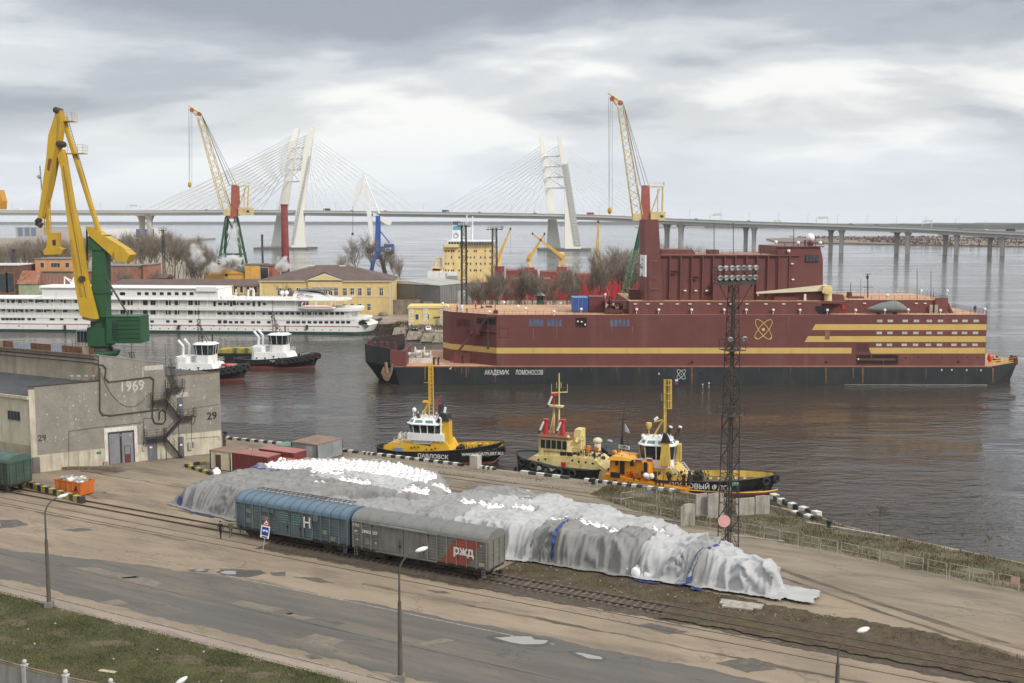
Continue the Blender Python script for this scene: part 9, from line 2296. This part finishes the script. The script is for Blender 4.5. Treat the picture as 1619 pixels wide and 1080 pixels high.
def baretree(seed,H,spread,ntw,mb):
 r_=random.Random(seed);T=MB();ends=[]
 def grow(p,d,L,r,lev):
  n=3;q=p
  for i in range(n):
   d=(d+Vector((r_.gauss(0,.12),r_.gauss(0,.12),.10))).normalized();q2=q+d*L/n;(T if lev<2 else Cn).tube(q,q2,r*(1-.25*i/n),4 if lev<2 else 3,r*(1-.25*(i+1)/n),cap=False);q=q2
   if lev<3 and(i>0 or lev>0):
    for _ in range(2 if lev else 3):
     a=r_.random()*6.28;s_=Vector((math.cos(a),math.sin(a),r_.uniform(.25,.9)));grow(q,(d*.55+s_*spread).normalized(),L*r_.uniform(.48,.68),r*.55,lev+1)
  ends.append(q)
  if lev>=2:
   for _ in range(ntw):
    a=r_.random()*6.28;e=(d*.7+Vector((math.cos(a),math.sin(a),r_.uniform(-.1,1)))*.75).normalized();w=.017;Lq=r_.uniform(.7,1.8);s0=q-d*r_.random()*L*.8;o_=Vector((e.y,-e.x,0))*w
    m2=s0+e*Lq*.55+Vector((r_.gauss(0,.12),r_.gauss(0,.12),0));Cn.add([s0-o_,s0+o_,m2+o_*.7,m2-o_*.7,m2+e*Lq*.45+Vector((r_.gauss(0,.15),r_.gauss(0,.15),.1))],[(0,1,2,3),(3,2,4)])
 Cn=MB();T.tube((0,0,-.3),(0,0,H*.28),H*.011,6,H*.009);grow(Vector((0,0,H*.27)),Vector((0,0,1)),H*.42,H*.0088,0)
 return T.mesh('trunk',mb),Cn.mesh('crown',m_twig)
protos=[baretree(i+1,14,s_,6,m_birch if i==2 else m_bark)for i,s_ in enumerate((.75,.6,.5,.85))]
def tree(x,y,h,label,group,k,z=LZ):
 t=thing('bare_tree',label,'tree',Vector((x,y,z)),rt_.random()*6.28,group);s_=h/15.0;t.scale=(s_*rt_.uniform(.9,1.25),s_*rt_.uniform(.9,1.25),s_)
 tr,cn=protos[k%4];link('trunk',tr,t);link('crown',cn,t)
rt_=random.Random(21)
def wood(pxr,Yr,hr,n,label,group,tops=None):
 for i in range(n):
  px=pxr[0]+(pxr[1]-pxr[0])*(i+rt_.random())/n;Y=rt_.uniform(*Yr);h=rt_.uniform(*hr)
  if tops:h=pt(px,tops(px)+rt_.uniform(0,14),Y).z-LZ
  tree((px-809.5)/F_PX*Y,Y,max(3,h),label,group,rt_.randrange(4))
tl=lerp([(-20,388),(60,378),(160,376),(200,372),(250,366),(290,374),(330,388),(360,402)])
wood((-20,345),(470,560),(0,0),46,'bare brown tree in the wood behind the brick buildings at left','bare trees of the left wood',tl);wood((-20,330),(570,760),(0,0),42,'bare brown tree farther back in the left wood','bare trees farther back in the left wood',lambda x:tl(x)-2)
wood((120,240),(412,424),(9,12),5,'bare tree in front of the pink brick building','bare trees before the brick building',lambda x:425)
wood((296,330),(418,430),(12,17),4,'bare tree beside the steam and the ochre gable','bare trees by the ochre building',lambda x:398)
wood((435,470),(383,388),(9,11),2,'bare small tree in front of the mansion wall','bare trees before the mansion',lambda x:447)
for px,py,Y,lb in((548,404,470,'small bare tree left of the blue crane, leftmost of its row'),(570,380,478,'tall bare tree just left of the white crane boom'),(590,376,482,'bare tree directly before the blue crane column'),(606,384,475,'bare tree under the blue machine house of the crane'),(622,398,470,'bare tree just right of the blue crane legs'),(634,412,466,'low bare tree over the hangar roof edge right of the blue crane')):tree((px-809.5)/F_PX*Y,Y,pt(px,py,Y).z-LZ,lb,'bare trees by the blue crane',rt_.randrange(4))
wood((742,920),(336,400),(0,0),44,'bare brown tree behind the foredeck of the maroon barge','bare trees behind the barge foredeck',lambda x:424+9*math.sin(x*.11)+rt_.uniform(0,26))
wood((740,1008),(333,350),(3.5,7),44,'low bare bush in front of the trees behind the barge','low bushes behind the barge')
wood((925,1012),(335,410),(0,0),15,'tall bare tree left of the barge exhaust tower','tall bare trees by the barge tower',lambda x:lerp([(925,408),(950,386),(1000,380),(1012,386)])(x)+rt_.uniform(0,26))
wood((1046,1095),(380,420),(0,0),6,'bare tree top showing over the barge reactor block','bare trees behind the reactor block',lambda x:384)
tree(*gp(1390,845).xy,3.6,'small bare bush on the ruined quay edge at right',None,3,QZ)
for px,py,h in((1376,832,1.8),(1468,852,1.6),(1520,862,1.5),(1565,872,1.9),(1555,868,1.0)):tree(*gp(px,py).xy,h,'thin bare sapling on the quay edge at the right','bare saplings on the quay edge',2,QZ)
wood((200,330),(450,465),(2,4),8,'low bare bush among the roofs of the far bank','low bushes among the roofs')
b=Vector((pt(985,482,352).x,352,LZ));f=Fr(b,0);t=thing('lattice_jib','green lattice crane jib slanting up among the trees beside the barge tower','crane jib',b)
q=MB();lattice(q,f.p(986,472),f.p(1003,395),1.0,.7,.13,12);q.build('jib',mat('jib_green',(.12,.26,.16),.6,var=.15),t);FM(f).fp([(976,482),(994,482),(990,468),(980,468)],-1.5,3).build('base',MATS['jib_green'],t)
hzb=MB().box(-12500,12500,-800,12600,-4,190)
hm=bpy.data.materials.new('thin_haze');hm.use_nodes=True;ht=hm.node_tree;ht.nodes.clear()
ho=ht.nodes.new('ShaderNodeOutputMaterial');hv=ht.nodes.new('ShaderNodeVolumePrincipled')
hv.inputs['Color'].default_value=(.92,.95,1,1);hv.inputs['Density'].default_value=0.00006;hv.inputs['Anisotropy'].default_value=.2
ht.links.new(hv.outputs[0],ho.inputs['Volume'])
kind(hzb.build('haze',hm),'stuff')
